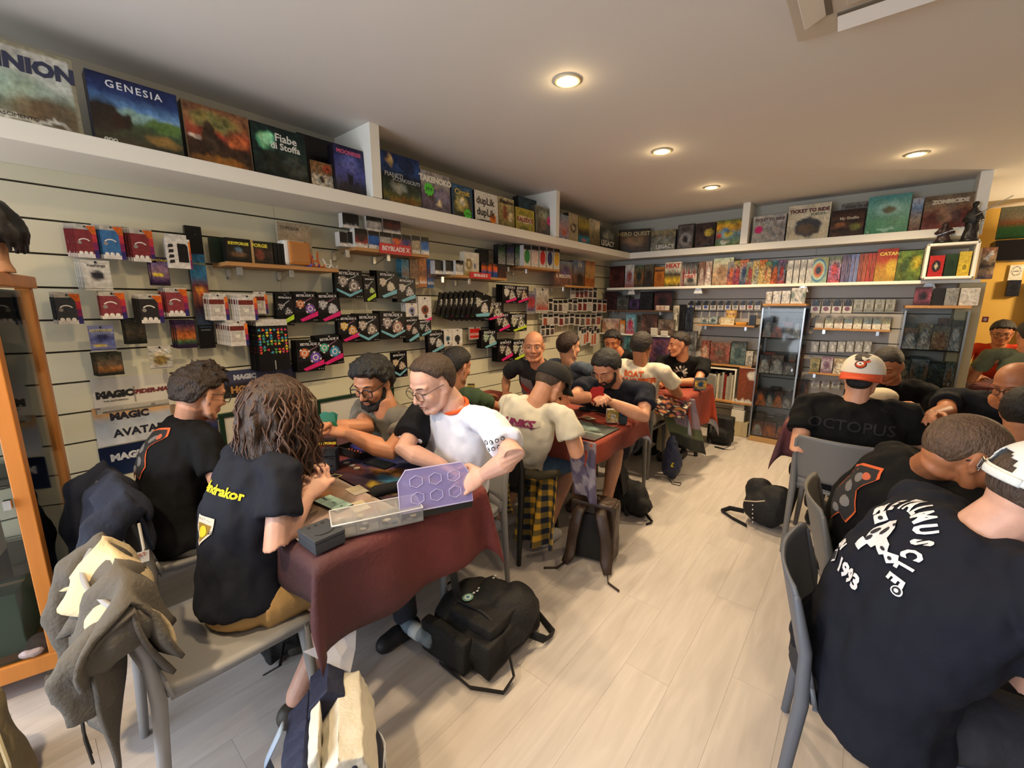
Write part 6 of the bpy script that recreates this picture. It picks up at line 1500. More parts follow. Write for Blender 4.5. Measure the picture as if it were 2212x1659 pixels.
onshelf(S3, 'white boxed set with a gold ring above the second red sign', 'toy box', 1004, 1035, 543, '#c4bda8', dict(g=[(0, '#cfcabd'), (.75, '#c4bca6'), (.8, '#a08a50'), (1, '#a8925a')], b=[(.3, .5, .22, .25, '#6d5a2c', .3), (.3, .5, .12, .14, '#c4b58a', .3), (.7, .55, .1, .12, '#4a5a7a', .4)], n=.1))
onshelf(S3, 'black box with orange clips above the second red sign', 'accessory box', 1040, 1075, 566, '#1a1818', dict(g=[(0, '#1c1a1c'), (.15, '#1c1a1c'), (.2, '#c95a22'), (.5, '#c95a22'), (.55, '#2f4a8a'), (1, '#2a4484')], b=[(.33, .5, .04, .5, '#1a1818', .2), (.66, .5, .04, .5, '#1a1818', .2)], n=.1))
onshelf(S3, 'dark round ended pack at the far end of the second sign shelf', 'accessory box', 1076, 1094, 570, '#2a2322', dict(g=[(0, '#2a2422'), (1, '#4a2c24')], n=.4))
onshelf(S3, 'small black pack standing behind the orange clip box', 'accessory box', 1036, 1056, 538, '#141414', dict(g=[(0, '#1a1a1a'), (1, '#242424')], n=.3), X=.10)
sign('red shelf sign on the second pine shelf of boxed tops', 1015, 589, 1060, 602, .246)
S4 = pshelf('pine shelf with five hexagon deck boxes in bright colours', 1130, 573, 1209, 583, .24, (1094, 1134))
for k, (x0, x1, c, nm) in enumerate(((1131, 1146, '#2f7a3a', 'green'), (1148, 1163, '#d0b8ae', 'pale pink'), (1165, 1179, '#b52a28', 'red'), (1181, 1194, '#2c2f5c', 'navy'), (1196, 1208, '#d0a01f', 'yellow'))):
    onshelf(S4, '%s hexagon deck box in the row of coloured deck boxes' % nm, 'deck box', x0, x1, 529+k*1.5, '#c9c4bb', dict(g=[(0, '#1c1a19'), (.18, '#1c1a19'), (.2, '#c4bfb6'), (1, '#c4bfb6')], b=[(.5, .52, .42, .34, c, .12)], n=.03), group='hexagon deck boxes')
for k, (x0, x1, c) in enumerate(((1076, 1092, '#2c4a34'), (1094, 1111, '#2a2c52'), (1113, 1129, '#2f5a3c'))): onshelf(S4, '%s deck box seen from its patterned side at the shelf end' % ORD[k].capitalize(), 'deck box', x0, x1, 527, '#1c1a19', dict(g=[(0, '#1c1a19'), (.3, c), (1, '#8a8a86')], n=.6, s=9), X=.17, group='patterned deck box sides')
S5 = pshelf('short pine shelf with the brown city cover boxes', 1222, 614, 1282, 621, .22, (1214,))
onshelf(S5, 'city street cover box on the short shelf', 'game box', 1197, 1236, 561, '#5a4438', dict(g=[(0, '#6a7a8a'), (.3, '#7a6a62'), (.6, '#7a5244'), (1, '#5a4036')], b=[(.6, .45, .25, .2, '#5a4a6a', .4)], n=.45, s=7), [('IL MERCATO', 0, .36, .14, '#d8cfc0', dict(bold=.001))])
onshelf(S5, 'blue and brown cover box lettered FA on the short shelf', 'game box', 1237, 1262, 562, '#4a4a52', dict(g=[(0, '#5a6a86'), (.4, '#6a6a70'), (.6, '#6a4a34'), (1, '#3a2c24')], b=[(.6, .7, .3, .25, '#2c2420', .5)], n=.3), [('FA', .1, .84, .3, '#c9b58a')])
onshelf(S5, 'orange brown cover box on the short shelf', 'game box', 1263, 1284, 563, '#7a4a26', dict(g=[(0, '#8a4a26'), (.2, '#a87a4a'), (.6, '#a8834f'), (.7, '#8a4a22'), (1, '#8a5528')], n=.3))
# ---------------------------------------------------------------- posters and framed boards low on the wall
def poster(label, xa, ya, xb, yb, spec, titles, X=.004, name='wall_poster'):
    Y0, Y1 = onx(xa, (ya+yb)/2, X).y, onx(xb, (ya+yb)/2, X).y; ym = (Y0+Y1)/2; zt, zb = zat(ya, X, ym), zat(yb, X, ym); w_, h_ = Y1-Y0, zt-zb
    t = thing(name, label, 'poster', (X, ym, zb), PI/2)
    mb = MB(); mb.box((0, .0012, h_/2), (w_, .0018, h_), '#cfcabf'); art(mb, w_, h_, spec, -.0004, 16, -w_/2, 0, 5); mb.build('sheet', PRINT, t, fix=False)
    for s, x, z, size, c, k in titles: text(s, size*h_, c, t, (x*w_, -.0012, z*h_), **k)
poster('white banner lettered MAGIC low on the slatted wall', 199, 812, 372, 884, dict(g=[(0, '#d2cdc2'), (1, '#cdc8bd')], n=.02), [('MAGIC', -.24, .52, .25, '#1c1c1e', dict(bold=.004)), ('THE GATHERING', -.24, .34, .07, '#1c1c1e', {}), ('SPIDER-MAN', .24, .52, .17, '#6a2a2a', dict(shear=.25, bold=.002)), ('|', .0, .5, .5, '#8a8680', {})])
poster('banner with sunset clouds lettered MAGIC AVATAR', 202, 872, 372, 952, dict(g=[(0, '#b58a5c'), (.2, '#c9a070'), (.35, '#a8b5c4'), (.6, '#b5bcc6'), (1, '#c4c6ca')], n=.15), [('MAGIC', -.05, .72, .24, '#20202a', dict(bold=.003)), ('AVATAR', .05, .28, .27, '#1c2030', dict(bold=.002))])
poster('navy banner lettered MAGIC, partly behind the young man', 214, 955, 372, 1016, dict(g=[(0, '#141d3c'), (1, '#18284a')], b=[(.8, .9, .2, .2, '#6a6a3a', .6)], n=.15), [('MAGIC', -.10, .60, .30, '#c9ccd4', dict(bold=.003))])
poster('dark banner lettered MAGIC THE HOBBIT behind the long hair', 462, 795, 640, 850, dict(g=[(0, '#3a4262'), (.4, '#4a4a62'), (.55, '#241f1c'), (1, '#2a2420')], n=.25), [('MAGIC', -.15, .72, .24, '#c9ccd4', dict(bold=.003)), ('HOBBIT', -.12, .26, .34, '#b5834a', dict(bold=.003))])
poster('sunset creature print right of the young man', 372, 868, 470, 960, dict(g=[(0, '#b59a78'), (.4, '#6a5a5a'), (.6, '#2c3460'), (1, '#2a3058')], b=[(.5, .75, .3, .15, '#5a4a3a', .5)], n=.5, s=7), [])
def board(label, xa, ya, xb, yb, X=.03):
    Y0, Y1 = onx(xa, (ya+yb)/2, X).y, onx(xb, (ya+yb)/2, X).y; ym = (Y0+Y1)/2; zt, zb = zat(ya, X, ym), zat(yb, X, ym); w_, h_ = Y1-Y0, zt-zb
    t = thing('framed_board', label, 'whiteboard', (X, ym, zb), PI/2)
    MB().box((0, .008, h_/2), (w_, .012, h_)).build('panel', paint('#d3d0c8', .35), t)
    g = mat('frame_green', '#14301f', .4)
    for q in (0, 1): MB().box((0, .0, q*h_), (w_+.03, .022, .024)).build('frame_rail', g, t, bevel=.003)
    for q in (-1, 1): MB().box((q*w_/2, .0, h_/2), (.024, .022, h_)).build('frame_stile', g, t, bevel=.003)
board('white board in a green frame behind the long haired person', 482, 884, 640, 985)
board('white board in a green frame beside the bearded man', 690, 852, 850, 960)
# black haired bust on the cabinet
t = thing('doll_bust', 'black haired doll bust on top of the wooden cabinet at the picture edge', 'figurine', CABM @ V((-.22, -.02, 1.631)), 1.4); t.scale = (1.45, 1.45, 1.45)
mb = MB(); mb.tube([(0, 0, .0), (0, 0, .03), (0, 0, .09)], [.035, .024, .028], 12); mb.ball((0, 0, .12), (.04, .045, .05), 14); soft('bust', mb, mat('doll_skin', '#b98a68', .5), t, .006, 2)
mb = MB(); mb.ball((0, -.006, .135), (.055, .06, .055), 16)
for k in range(16): a = k*.4; mb.tube([(.04*math.cos(a), .04*math.sin(a), .15), (.06*math.cos(a), .06*math.sin(a), .10), (.058*math.cos(a+.2), .058*math.sin(a+.2), .05)], [.014, .012, .005], 6)
soft('hair', mb, mat('doll_hair', '#0c0a09', .5), t, .006, 1, .006, .03)
# ================================================================ goods on the far wall
def fbox(label, cat, xl, xr, yt, z, Y, side, spec, titles=(), d=.06, name='game_box', n=12, group=None, lean=0., extra=None, rz=0., yb=None, m=None):
    x0, x1 = xat(xl, Y, z), xat(xr, Y, z); h_ = zat(yt, (x0+x1)/2, Y)-z
    return gamebox(name, label, cat, ((x0+x1)/2, Y, z), rz, max(.004, x1-x0), max(.01, h_), d, side, spec, titles, group, lean, n, m, extra=extra)
def quick(c1, c2=None, c3=None, n=.45, s=7.):
    c2 = c2 or c1; return dict(g=[(0, c1), (.5, c2), (1, c3 or c1)], b=[(.5, .5, .3, .25, c3 or c2, .6)], n=n, s=s)
FL = 5.46
t = fbox('dark framed box titled HERO QUEST turned across the corner of the ledge', 'game box', 1338, 1400, 495, LZ1, 5.47, '#1c1712', dict(g=[(0, '#3a2c1c'), (.4, '#5a452c'), (.7, '#4a3420'), (1, '#2c2014')], b=[(.5, .5, .3, .2, '#8a6a44', .6)], n=.4, fr='#1c1712', fw=.06), [('HERO QUEST', -.02, .80, .17, '#b5a06a', dict(bold=.002))], rz=.35)
for lb, a, b, yt, sp, ti, ex in (
    ('grey beige box titled LEGACY on the far ledge', 1404, 1457, 497, quick('#8a7d5a', '#6a675c', '#8a8878'), [('LEGACY', .1, .2, .2, '#d8d4c8', dict(bold=.002))], None),
    ('grey box with a spoked wheel on the far ledge', 1461, 1496, 484, dict(g=[(0, '#5a5450'), (1, '#6a645e')], b=[(.5, .6, .36, .28, '#8a8480', .2), (.5, .6, .16, .12, '#3a3634', .3), (.5, .2, .3, .1, '#4a4440', .4)], n=.3, fr='#3a3634', fw=.05), [], None),
    ('dark brown box with a yellow beast on the far ledge', 1500, 1541, 481, dict(g=[(0, '#3a2c28'), (1, '#4a3a34')], b=[(.7, .4, .22, .14, '#b59a3a', .4)], n=.45), [], None),
    ('bright yellow and green jungle box beside the far divider', 1544, 1603, 474, dict(g=[(0, '#4a6a3a'), (.2, '#c99a2c'), (.35, '#b58a2c'), (.5, '#6a8a8a'), (1, '#5a6a2c')], b=[(.35, .5, .16, .2, '#7a9aa8', .4), (.45, .55, .14, .1, '#c9b53a', .4), (.35, .85, .15, .08, '#d0ccb8', .4), (.1, .6, .1, .1, '#a83a2c', .4)], n=.5), [], None),
    ('small grey box titled TICKET TO RIDE with a pink star', 1622, 1693, 464, quick('#a8a49c', '#7d7a76', '#8a8680', .4), [('TICKET TO RIDE', 0, .84, .12, '#4a2c28', dict(bold=.002))], sticker(-.3, .5, .14, '#c92a6a', '')),
    ('large cream box titled TICKET TO RIDE on the far ledge', 1696, 1787, 440, dict(g=[(0, '#c9c0a8'), (.3, '#c4ba9f'), (1, '#c0b69a')], b=[(.5, .64, .33, .27, '#3a3c40', .15), (.5, .7, .25, .15, '#5a4a38', .5)], n=.2), [('TICKET TO RIDE', 0, .82, .125, '#5a241c', dict(bold=.003)), ('EUROPA', .22, .70, .09, '#4a5a4a', dict(bold=.001))], None),
    ('dark shelf cover box titled My Shelfie', 1790, 1862, 452, dict(g=[(0, '#2c1c16'), (.35, '#4a3020'), (.4, '#2c1c16'), (.65, '#5a3c24'), (.7, '#2c1c16'), (1, '#4a3420')], b=[(.3, .55, .15, .1, '#8a5a34', .4), (.75, .65, .15, .15, '#6a6a34', .4)], n=.4), [('My Shelfie', .05, .68, .14, '#b5a890', dict(bold=.001))], None),
    ('large teal box with a floating island on the far ledge', 1866, 1958, 420, dict(g=[(0, '#4a8a8a'), (.35, '#6aa090'), (.7, '#5a9470'), (1, '#3a7a5a')], b=[(.5, .35, .3, .18, '#8ab5a8', .5), (.52, .38, .16, .1, '#5a5a40', .5), (.5, .88, .2, .05, '#8ab59a', .5)], n=.15), [('R', -.42, .07, .08, '#d0d0c4', {})], None),
    ('narrow blue and white box beside ZOMBICIDE', 1961, 1985, 427, dict(g=[(0, '#a8a8b0'), (.3, '#5a7a9c'), (.6, '#8a7a6a'), (1, '#5a3430')], n=.4), [], None),
    ('brown box titled ZOMBICIDE at the end of the far ledge', 1988, 2094, 419, dict(g=[(0, '#6a5a48'), (.35, '#7a624c'), (.6, '#7a3c34'), (1, '#6a3a34')], b=[(.45, .6, .15, .25, '#8a6a54', .5), (.7, .65, .12, .2, '#5a4038', .5)], n=.45), [('ZOMBICIDE', .03, .80, .14, '#c9bfa8', dict(bold=.003))], None)):
    fbox(lb, 'game box', a, b, yt, LZ1, FL, '#3a342c', sp, ti, extra=ex, group='boxes on the far ledge', lean=.04, n=26)
fbox('grey TICKET TO RIDE box half hidden behind the shelf cover box', 'game box', 1808, 1868, 437, LZ1, 5.55, '#4a4642', quick('#6a665e'), [('TICKET TO RIDE', .1, .88, .13, '#2c1c18', dict(bold=.002))])
# long white shelf
S2Z = 1.744
t = thing('long_shelf', 'long white shelf of upright games and comics on the far wall', 'shelf', (.10, 5.40, S2Z))
MB().box((1.755, .139, -.015), (3.51, .278, .03)).build('shelf_board', WHITEP, t, bevel=.003)
for x in (.35, 1.2, 2.25, 3.2):
    MB().box((x, .12, -.037), (.03, .22, .014)).build('bracket', STEEL, t); MB().box((x, .03, -.06), (.10, .012, .06), taper=.6).build('bracket_plate', mat('bracket_white', '#d8dad8', .3, metal=.3), t)
Y2 = 5.45
rows = [(1316, 1347, 575, '#3a1c1a', quick('#2a1618', '#5a2c28', '#3a2020'), 'dark red box in a white frame on the long shelf', ()),
    (1349, 1368, 572, '#c4bfb4', quick('#c9c4ba', '#a8a8b0', '#8a4a44', .3), 'white box with a red and blue robot on the long shelf', ()),
    (1369, 1389, 573, '#4a3a24', quick('#3a5a4a', '#8a5a2c', '#24302c'), 'green and orange figure box on the long shelf', ()),
    (1390, 1410, 571, '#3a342c', quick('#5a5648', '#4a3c30', '#2c2622'), 'dark brown castle box on the long shelf', ()),
    (1412, 1433, 577, '#b5702a', quick('#b56f28', '#b06a26', '#8a4f1c', .15), 'orange box lettered SMASH on the long shelf', [('SMASH', 0, .82, .3, '#3a1c10', dict(bold=.002))]),
    (1434, 1468, 566, '#c9c4b4', dict(g=[(0, '#cfc8b4'), (.3, '#c9c0a8'), (.5, '#2c2c2a'), (.75, '#c9a52c'), (1, '#2a2826')], n=.35, s=6), 'yellow and black racing box titled HEAT', [('HEAT', 0, .84, .36, '#b5321f', dict(bold=.003))]),
    (1507, 1520, 566, '#6a4a3c', quick('#7a5a4a', '#5a3a30', '#a8968a'), 'narrow brown and white box beside the racing games', ()),
    (1521, 1535, 564, '#8a7a6a', quick('#a8978a', '#7a4a40', '#c4bab0'), 'pale box with red figures beside the racing games', ()),
    (1537, 1580, 557, '#8aa08a', quick('#a8b5a0', '#b59a7a', '#8a6a4a', .35), 'tall pale green box behind the comics', ())]
for a, b, yt, sd_, sp, lb, ti in rows: fbox(lb, 'game box', a, b, yt, S2Z, Y2, sd_, sp, ti, group='games on the long shelf')
for k in range(3): fbox('%s grey book in the stack behind the small racing box' % ORD[k], 'book', 1470+11*k, 1480+11*k, 567+k, S2Z, 5.50, '#8a8680', quick('#3a3a40', '#a8a29a', '#8a3a34'), name='book', group='books behind the small racing box', n=6)
fbox('small white racing box titled HEAT in front of the books', 'game box', 1477, 1503, 592, S2Z, 5.425, '#c4bfb4', quick('#cfcabf', '#b5a89a', '#3a3a34', .3), [('HEAT', 0, .8, .36, '#a82c20', dict(bold=.002))], d=.02)
rc = random.Random(12); pal = ['#8a3a3c', '#3a6a7a', '#9a8a4a', '#4a7a5a', '#2c3a5c', '#a85a3a', '#6a4a6a', '#8a8a84', '#3c2c28', '#b59a6a']
for k in range(9):
    c1, c2, c3 = rc.sample(pal, 3)
    fbox('%s comic from the left in the tilted row on the long shelf' % ORD[k].capitalize(), 'comic', 1569+13.5*k, 1586+13.5*k, 565-(k % 3)*2, S2Z, 5.44+.004*k, c3, quick(c1, c2, c3, .7, 8), name='comic_book', group='tilted comics', d=.02, n=9, rz=.25)
for k in range(4): fbox('%s white spined manga volume from the left' % ORD[k].capitalize(), 'book', 1697+14*k, 1709+14*k, 563-k, S2Z, Y2, '#c4bfb4', dict(g=[(0, '#cfcabf'), (.3, '#8a8680'), (.5, '#c9c4b8'), (.8, '#a8a49a'), (1, '#c4bfb4')], n=.3), name='manga_volume', group='white manga volumes', n=6)
fbox('box with concentric rainbow rounded squares', 'game box', 1751, 1784, 556, S2Z, Y2, '#8a9a8a', dict(g=[(0, '#8a8a5a'), (1, '#8aa08a')], b=[(.4, .5, .5, .46, '#3a6a8a', .08), (.4, .5, .42, .38, '#a8c0a8', .08), (.4, .5, .34, .3, '#b5803a', .08), (.4, .5, .26, .22, '#a84a34', .08), (.4, .5, .18, .15, '#2c3028', .08)], n=.05), n=18)
fbox('crowded multicolour comic box beside the rainbow box', 'game box', 1786, 1812, 554, S2Z, Y2, '#4a4a5a', quick('#6a7a5a', '#8a6a8a', '#a83a34', .8, 9))
for k, c in enumerate(('#5a4a6a', '#3a3a5c', '#5a6a9c', '#6a7aa8', '#7a3a34', '#9a4a34', '#a8322c', '#8a2a24')): fbox('%s coloured comic spine from the left before the red box' % ORD[k].capitalize(), 'book', 1814+9*k, 1822+9*k, 551-k*.7, S2Z, Y2, c, quick(c, '#8a7a8a' if k < 4 else '#a8603a', c, .35), name='comic_volume', group='coloured comic volumes', n=5)
fbox('red and yellow box titled CATAN', 'game box', 1886, 1931, 537, S2Z, Y2, '#7a241c', dict(g=[(0, '#8a2a1c'), (.35, '#a8452a'), (.6, '#b5802c'), (1, '#9a7a2a')], b=[(.8, .6, .3, .25, '#c9a53a', .5)], n=.2), [('CATAN', .1, .84, .28, '#d0b54a', dict(bold=.002))])
fbox('green jungle box beside the white framed display', 'game box', 1932, 1985, 541, S2Z, 5.43, '#4a5a24', dict(g=[(0, '#5a7030'), (.5, '#6a7a2c'), (1, '#4a5a24')], b=[(.75, .4, .2, .2, '#a8962c', .5), (.3, .5, .2, .2, '#3a4a24', .5)], n=.6), n=14)
# white framed display with toys, and box beside it
x0, x1 = xat(1990, 5.28, S2Z), xat(2104, 5.28, S2Z); h_ = zat(527, x0, 5.28)-S2Z; FH = S2Z+h_+.001
t = thing('toy_display', 'white rounded display frame holding three small boxes', 'display frame', ((x0+x1)/2, 5.27, S2Z)); w_ = x1-x0
for q in (-1, 1): MB().box((q*(w_/2-.012), .19, h_/2), (.024, .38, h_)).build('frame_side', WHITEP, t, bevel=.008)
for q in (.012, h_-.012): MB().box((0, .19, q), (w_, .38, .024)).build('frame_rail', WHITEP, t, bevel=.008)
fbox('red box with a white pawn inside the display frame', 'game box', 2002, 2034, 552, S2Z+.025, 5.31, '#9a2420', dict(g=[(0, '#a82a24'), (1, '#a02620')], b=[(.5, .5, .3, .28, '#24201e', .1), (.5, .5, .09, .15, '#b0a890', .2)], n=.05))
fbox('dark green round topped tin inside the display frame', 'game box', 2037, 2063, 548, S2Z+.025, 5.32, '#2a3a26', quick('#2c3f28', '#26361f', '#20301c', .1))
fbox('yellow box with a ring inside the display frame', 'game box', 2065, 2091, 543, S2Z+.025, 5.31, '#b59a34', dict(g=[(0, '#c0a840'), (1, '#b89c34')], b=[(.55, .65, .3, .18, '#d0b83a', .1), (.55, .65, .2, .12, '#8a7a2c', .1)], n=.08))
fbox('wood block tower box lettered Jenga at the shelf end', 'game box', 2110, 2143, 534, S2Z, 5.405, '#8a6a54', dict(g=[(0, '#8a5a44'), (.4, '#a88a64'), (.6, '#3a2c28'), (.75, '#a88a64'), (1, '#4a3a4a')], n=.35), [('Jenga', .0, .75, .42, '#d5cdbf', dict(bold=.003, rot=(PI/2, -1.1, 0)))], d=.1)
# two dark statues on the frame
def statue(label, px, z, Y, h_, robe):
    x = xat(px, Y, z); t = thing('statue', label, 'statue', (x, Y, z)); m = mat('statue_dark_'+robe.strip('#'), robe, .5)
    MB().lathe([(.001, 0), (.06, 0), (.065, .01), (.06, .022), (.001, .024)], n=20).build('base', paint('#161412', .4), t, smooth=True)
    mb = MB(); mb.tube([(0, 0, .02), (0, 0, .3*h_), (0, 0, .62*h_), (0, 0, .78*h_)], [(.055, .045), (.045, .035), (.04, .03), (.02, .018)], 14, round_=True); mb.ball((0, -.005, .87*h_), (.022, .024, .03), 12)
    for q in (-1, 1): mb.tube([(q*.03, 0, .68*h_), (q*.055, -.02, .5*h_), (q*.02, -.06, .48*h_)], [.016, .014, .010], 8, round_=True)
    soft('robed_body', mb, m, t, .006, 2, .006, .04)
    return t, h_
t, h_ = statue('dark armoured warrior statue crouching on the display frame', 2036, FH, 5.332, .17, '#2c1a18'); MB().tube([(-.06, -.05, .06), (.10, -.06, .12)], .004, 6).build('blade', STEEL, t)
t, h_ = statue('tall dark hooded statue holding a long blade', 2093, FH, 5.332, .34, '#141110'); MB().tube([(.0, -.06, .2), (.19, -.05, .33)], .004, 6).build('blade', STEEL, t)
# ---------------------------------------------------------------- lower shelves at the left of the far wall
def fshelf(label, xl, yl, xr, d, m=PINE, th=.02, name='wooden_shelf', yfront=None):
    Y = FARY-d; p = ony(xl, yl, Y); x1 = xat(xr, Y, p.z)
    t = thing(name, label, 'shelf', (p.x, Y, p.z), 0)
    MB().box(((x1-p.x)/2, d/2, -th/2), (x1-p.x, d, th)).build('shelf_board', m, t, bevel=.002)
    for q in (.15, .85): MB().box(((x1-p.x)*q, .05, -th-.02), (.022, .06, .04)).build('bracket', STEEL, t)
    return p.z, Y
def fill(sh, items, group, cat='boxed set', name='boxed_set', dy=.02):
    z, Y = sh
    for lb, a, b, yt, c1, c2, c3 in items: fbox(lb, cat, a, b, yt, z+.001, Y+dy, c1, quick(c1, c2, c3, .55, 8), name=name, group=group, n=10, d=.07)
A = fshelf('dark wood shelf of black boxes under the long shelf', 1303, 669, 1449, .24, mat('walnut_board', '#5a3c28', .5))
fill(A, [('maroon box, leftmost on the dark wood shelf', 1305, 1331, 630, '#2c1c20', '#3a2024', '#2a181c'), ('charcoal box with a pale figure on the dark wood shelf', 1332, 1357, 638, '#2a2c2e', '#5a5c5a', '#3a3c3c'), ('low violet box on the dark wood shelf', 1359, 1380, 646, '#2a2036', '#4a3460', '#1c1a24'),
    ('black framed box on the dark wood shelf', 1381, 1408, 630, '#18181c', '#24242a', '#141418'), ('black and red game box at the end of the dark wood shelf', 1412, 1449, 628, '#20181a', '#4a2626', '#1c1618')], 'boxes on the dark wood shelf')
for k in range(3): fbox('%s tiny white box before the black and red game box' % ORD[k], 'box', 1416+10*k, 1425+10*k, 660, A[0]+.001, A[1]+.004, '#c4b8aa', quick('#c9bfb2', '#a8604a' if k < 2 else '#c9c4ba', '#b5a898', .2), d=.015, name='tiny_box', group='tiny white boxes', n=4)
B = fshelf('white lower shelf behind the dragon shirt man', 1292, 718, 1446, .26, WHITEP)
fill(B, [('pale comic art box on the white lower shelf', 1300, 1336, 688, '#b5a8a0', '#a86a5a', '#c4a890'), ('orange and white egg shaped toy box', 1338, 1349, 692, '#b56a2a', '#c98a4a', '#c4bdb0'), ('light blue foil pack standing on the white lower shelf', 1351, 1370, 679, '#5a8aa0', '#7a9aa8', '#a83a5a'), ('black patterned album on the white lower shelf', 1384, 1418, 678, '#2a2220', '#6a4a44', '#3a302e'), ('arched grey box on the white lower shelf', 1420, 1454, 690, '#5a5048', '#7a6a60', '#4a3a34')], 'boxes on the white lower shelf')
for k in range(5): 
    st = k % 2; z = B[0]+.001+(k//2)*.032
    fbox('%s white carton of the two small stacks' % ORD[k].capitalize(), 'box', 1402+22*st, 1420+22*st, 400, z, B[1]-.0+.003, '#d0cabd', dict(g=[(0, '#d2ccbf'), (1, '#ccc6b9')], n=.03), d=.05, name='white_carton', group='white cartons', n=3) if False else gamebox('white_carton', '%s white carton of the two small stacks' % ORD[k].capitalize(), 'box', (xat(1411+22*st, B[1]-.03, z), B[1]-.01, z), 0, .085, .03, .05, '#d0cabd', dict(g=[(0, '#d2ccbf'), (1, '#ccc6b9')], n=.03), (), 'white cartons', 0, 3)
C = fshelf('low white shelf behind the heads of the far table', 1300, 775, 1450, .26, WHITEP)
fill(C, [('violet crowd scene box beside the dragon shirt man', 1402, 1443, 728, '#4a3450', '#7a4a5a', '#3a2c48'), ('teal box behind the slogan shirt man', 1347, 1366, 727, '#3a6a6e', '#5a8a90', '#2c4a50'), ('dark green box at the left end of the low white shelf', 1302, 1330, 728, '#24403a', '#2f5048', '#1c2c28')], 'boxes on the low white shelf')
# standing strips and bags by the shelf end
for lb, a, b, yt, yb, c1, c2 in (('tall white and black patterned strip pack leaning at the shelf end', 1451, 1464, 660, 714, '#c4bdaa', '#1c1a1a'), ('tall black tube pack beside the patterned strip', 1462, 1477, 658, 714, '#161618', '#2c2c30'), ('dark blue bag pack beside the black tube', 1478, 1494, 664, 716, '#20242e', '#3a4250'), ('grey pack with a paper tag below the bag packs', 1488, 1503, 715, 758, '#4a4a50', '#8a8a88')):
    z = ony(a, yb, 5.50).z; fbox(lb, 'pack', a, b, yt, z, 5.50, c1, quick(c1, c2, c1, .6, 10), name='tall_pack', d=.03, rz=-.1)
def st_small(mb, w_, h_, d, c, o):
    mb.box((0, d/2, h_*.4), (w_, d, h_*.8), '#b5b0a8'); mb.box((0, d/2, h_*.9), (w_*.5, .003, h_*.2), '#1c1b1b'); y = -.0006
    mb.flat([(-w_*.46, h_*.5), (w_*.46, h_*.5), (w_*.46, h_*.8), (-w_*.46, h_*.8)], y, '#24211f'); mb.disc(0, h_*.3, w_*.3, y, c, 10)
def fpack(label, x0, y0, x1, y1, style, c, Y=5.58, group=None, o=None, d=.02):
    xa, xb = ony(x0, (y0+y1)/2, Y).x, ony(x1, (y0+y1)/2, Y).x; xm = (xa+xb)/2; z1, z0 = zat(y0, xm, Y), zat(y1, xm, Y)
    mb = MB(); style(mb, xb-xa, z1-z0, d, c, o); t = thing('hanging_pack', label, 'hanging pack', (xm, Y, z0), 0, group); mb.build('card_front', GLOSS, t, fix=False)
    MB().tube([(0, -.01, (z1-z0)*.9), (0, FARY-Y-.002, (z1-z0)*.92)], .0016, 6).build('wire_hook', HOOK, t)
for k in range(10): fpack('%s hanging figure pack from the left in the row under the comics' % ORD[k].capitalize(), 1486+16*k, 650, 1499+16*k, 669, st_small, rc.choice(['#3a4a8a', '#8a8aa0', '#8a3a34', '#6a6a70']), group='hanging packs under the comics')
D = fshelf('pine shelf with the gold crown and orange tray', 1506, 700, 1630, .24)
for lb, a, b, yt, c1, c2, c3 in (('grey book stack end on the pine shelf', 1512, 1530, 686, '#8a8a84', '#a8a8a2', '#4a5a5a'), ('teal and white flat box on the pine shelf', 1531, 1549, 684, '#6a7a7a', '#b0b5b0', '#3a4a4a'), ('cream decorated box under the crown', 1556, 1585, 686, '#c0ae8a', '#b59a6a', '#c9bfa0'), ('black toy box at the right end of the pine shelf', 1617, 1630, 681, '#1c1a1c', '#2c2a30', '#161618')): fbox(lb, 'box', a, b, yt, D[0]+.001, D[1]+.02, c1, quick(c1, c2, c3), group='things on the crown shelf')
x = xat(1577, D[1]+.05, D[0]); t = thing('paper_crown', 'gold and white paper crown on the cream box', 'crown', (x, D[1]+.06, zat(686, x, D[1]+.02)))
mb = MB(); n = 20; mb.add([(.055*math.cos(2*PI*i/n), .045*math.sin(2*PI*i/n), 0) for i in range(n)]+[(.06*math.cos(2*PI*i/n), .05*math.sin(2*PI*i/n), .09 if i % 2 else .06) for i in range(n)], [(i, (i+1) % n, n+(i+1) % n, n+i) for i in range(n)]); mb.build('band', mat('gold_paper', '#c9a25a', .4), t)
for k in range(5): MB().ball((.055*math.sin(k*.6-1.2), -.05, .045), .008, 8).build('jewel', paint('#8a6a9a', .3), t, smooth=True)
x = xat(1600, D[1]+.03, D[0]); t = thing('tray', 'orange plastic tray on the crown shelf', 'tray', (x, D[1]+.08, D[0]+.001)); MB().box((0, 0, .015), (.11, .08, .03), taper=1.1).build('tray_body', paint('#c98a1f', .4), t, bevel=.006); MB().box((0, 0, .032), (.12, .09, .006)).build('tray_rim', paint('#d0952a', .4), t)
E_ = fshelf('pine shelf of large boxed sets over the binders', 1515, 783, 1623, .28)
fill(E_, [('red and cream boxed set on the lower pine shelf', 1512, 1530, 736, '#6a3a34', '#8a5a4a', '#a88a7a'), ('long boxed set with a crowd scene on the lower pine shelf', 1532, 1574, 740, '#6a5048', '#8a4a44', '#5a4a44'), ('black round art boxed set on the lower pine shelf', 1576, 1608, 738, '#2a2a2c', '#6a7a7a', '#3a4a4c'), ('small white box at the end of the lower pine shelf', 1609, 1624, 759, '#b0a89c', '#c4bdb0', '#8a8680')], 'boxes on the lower pine shelf')
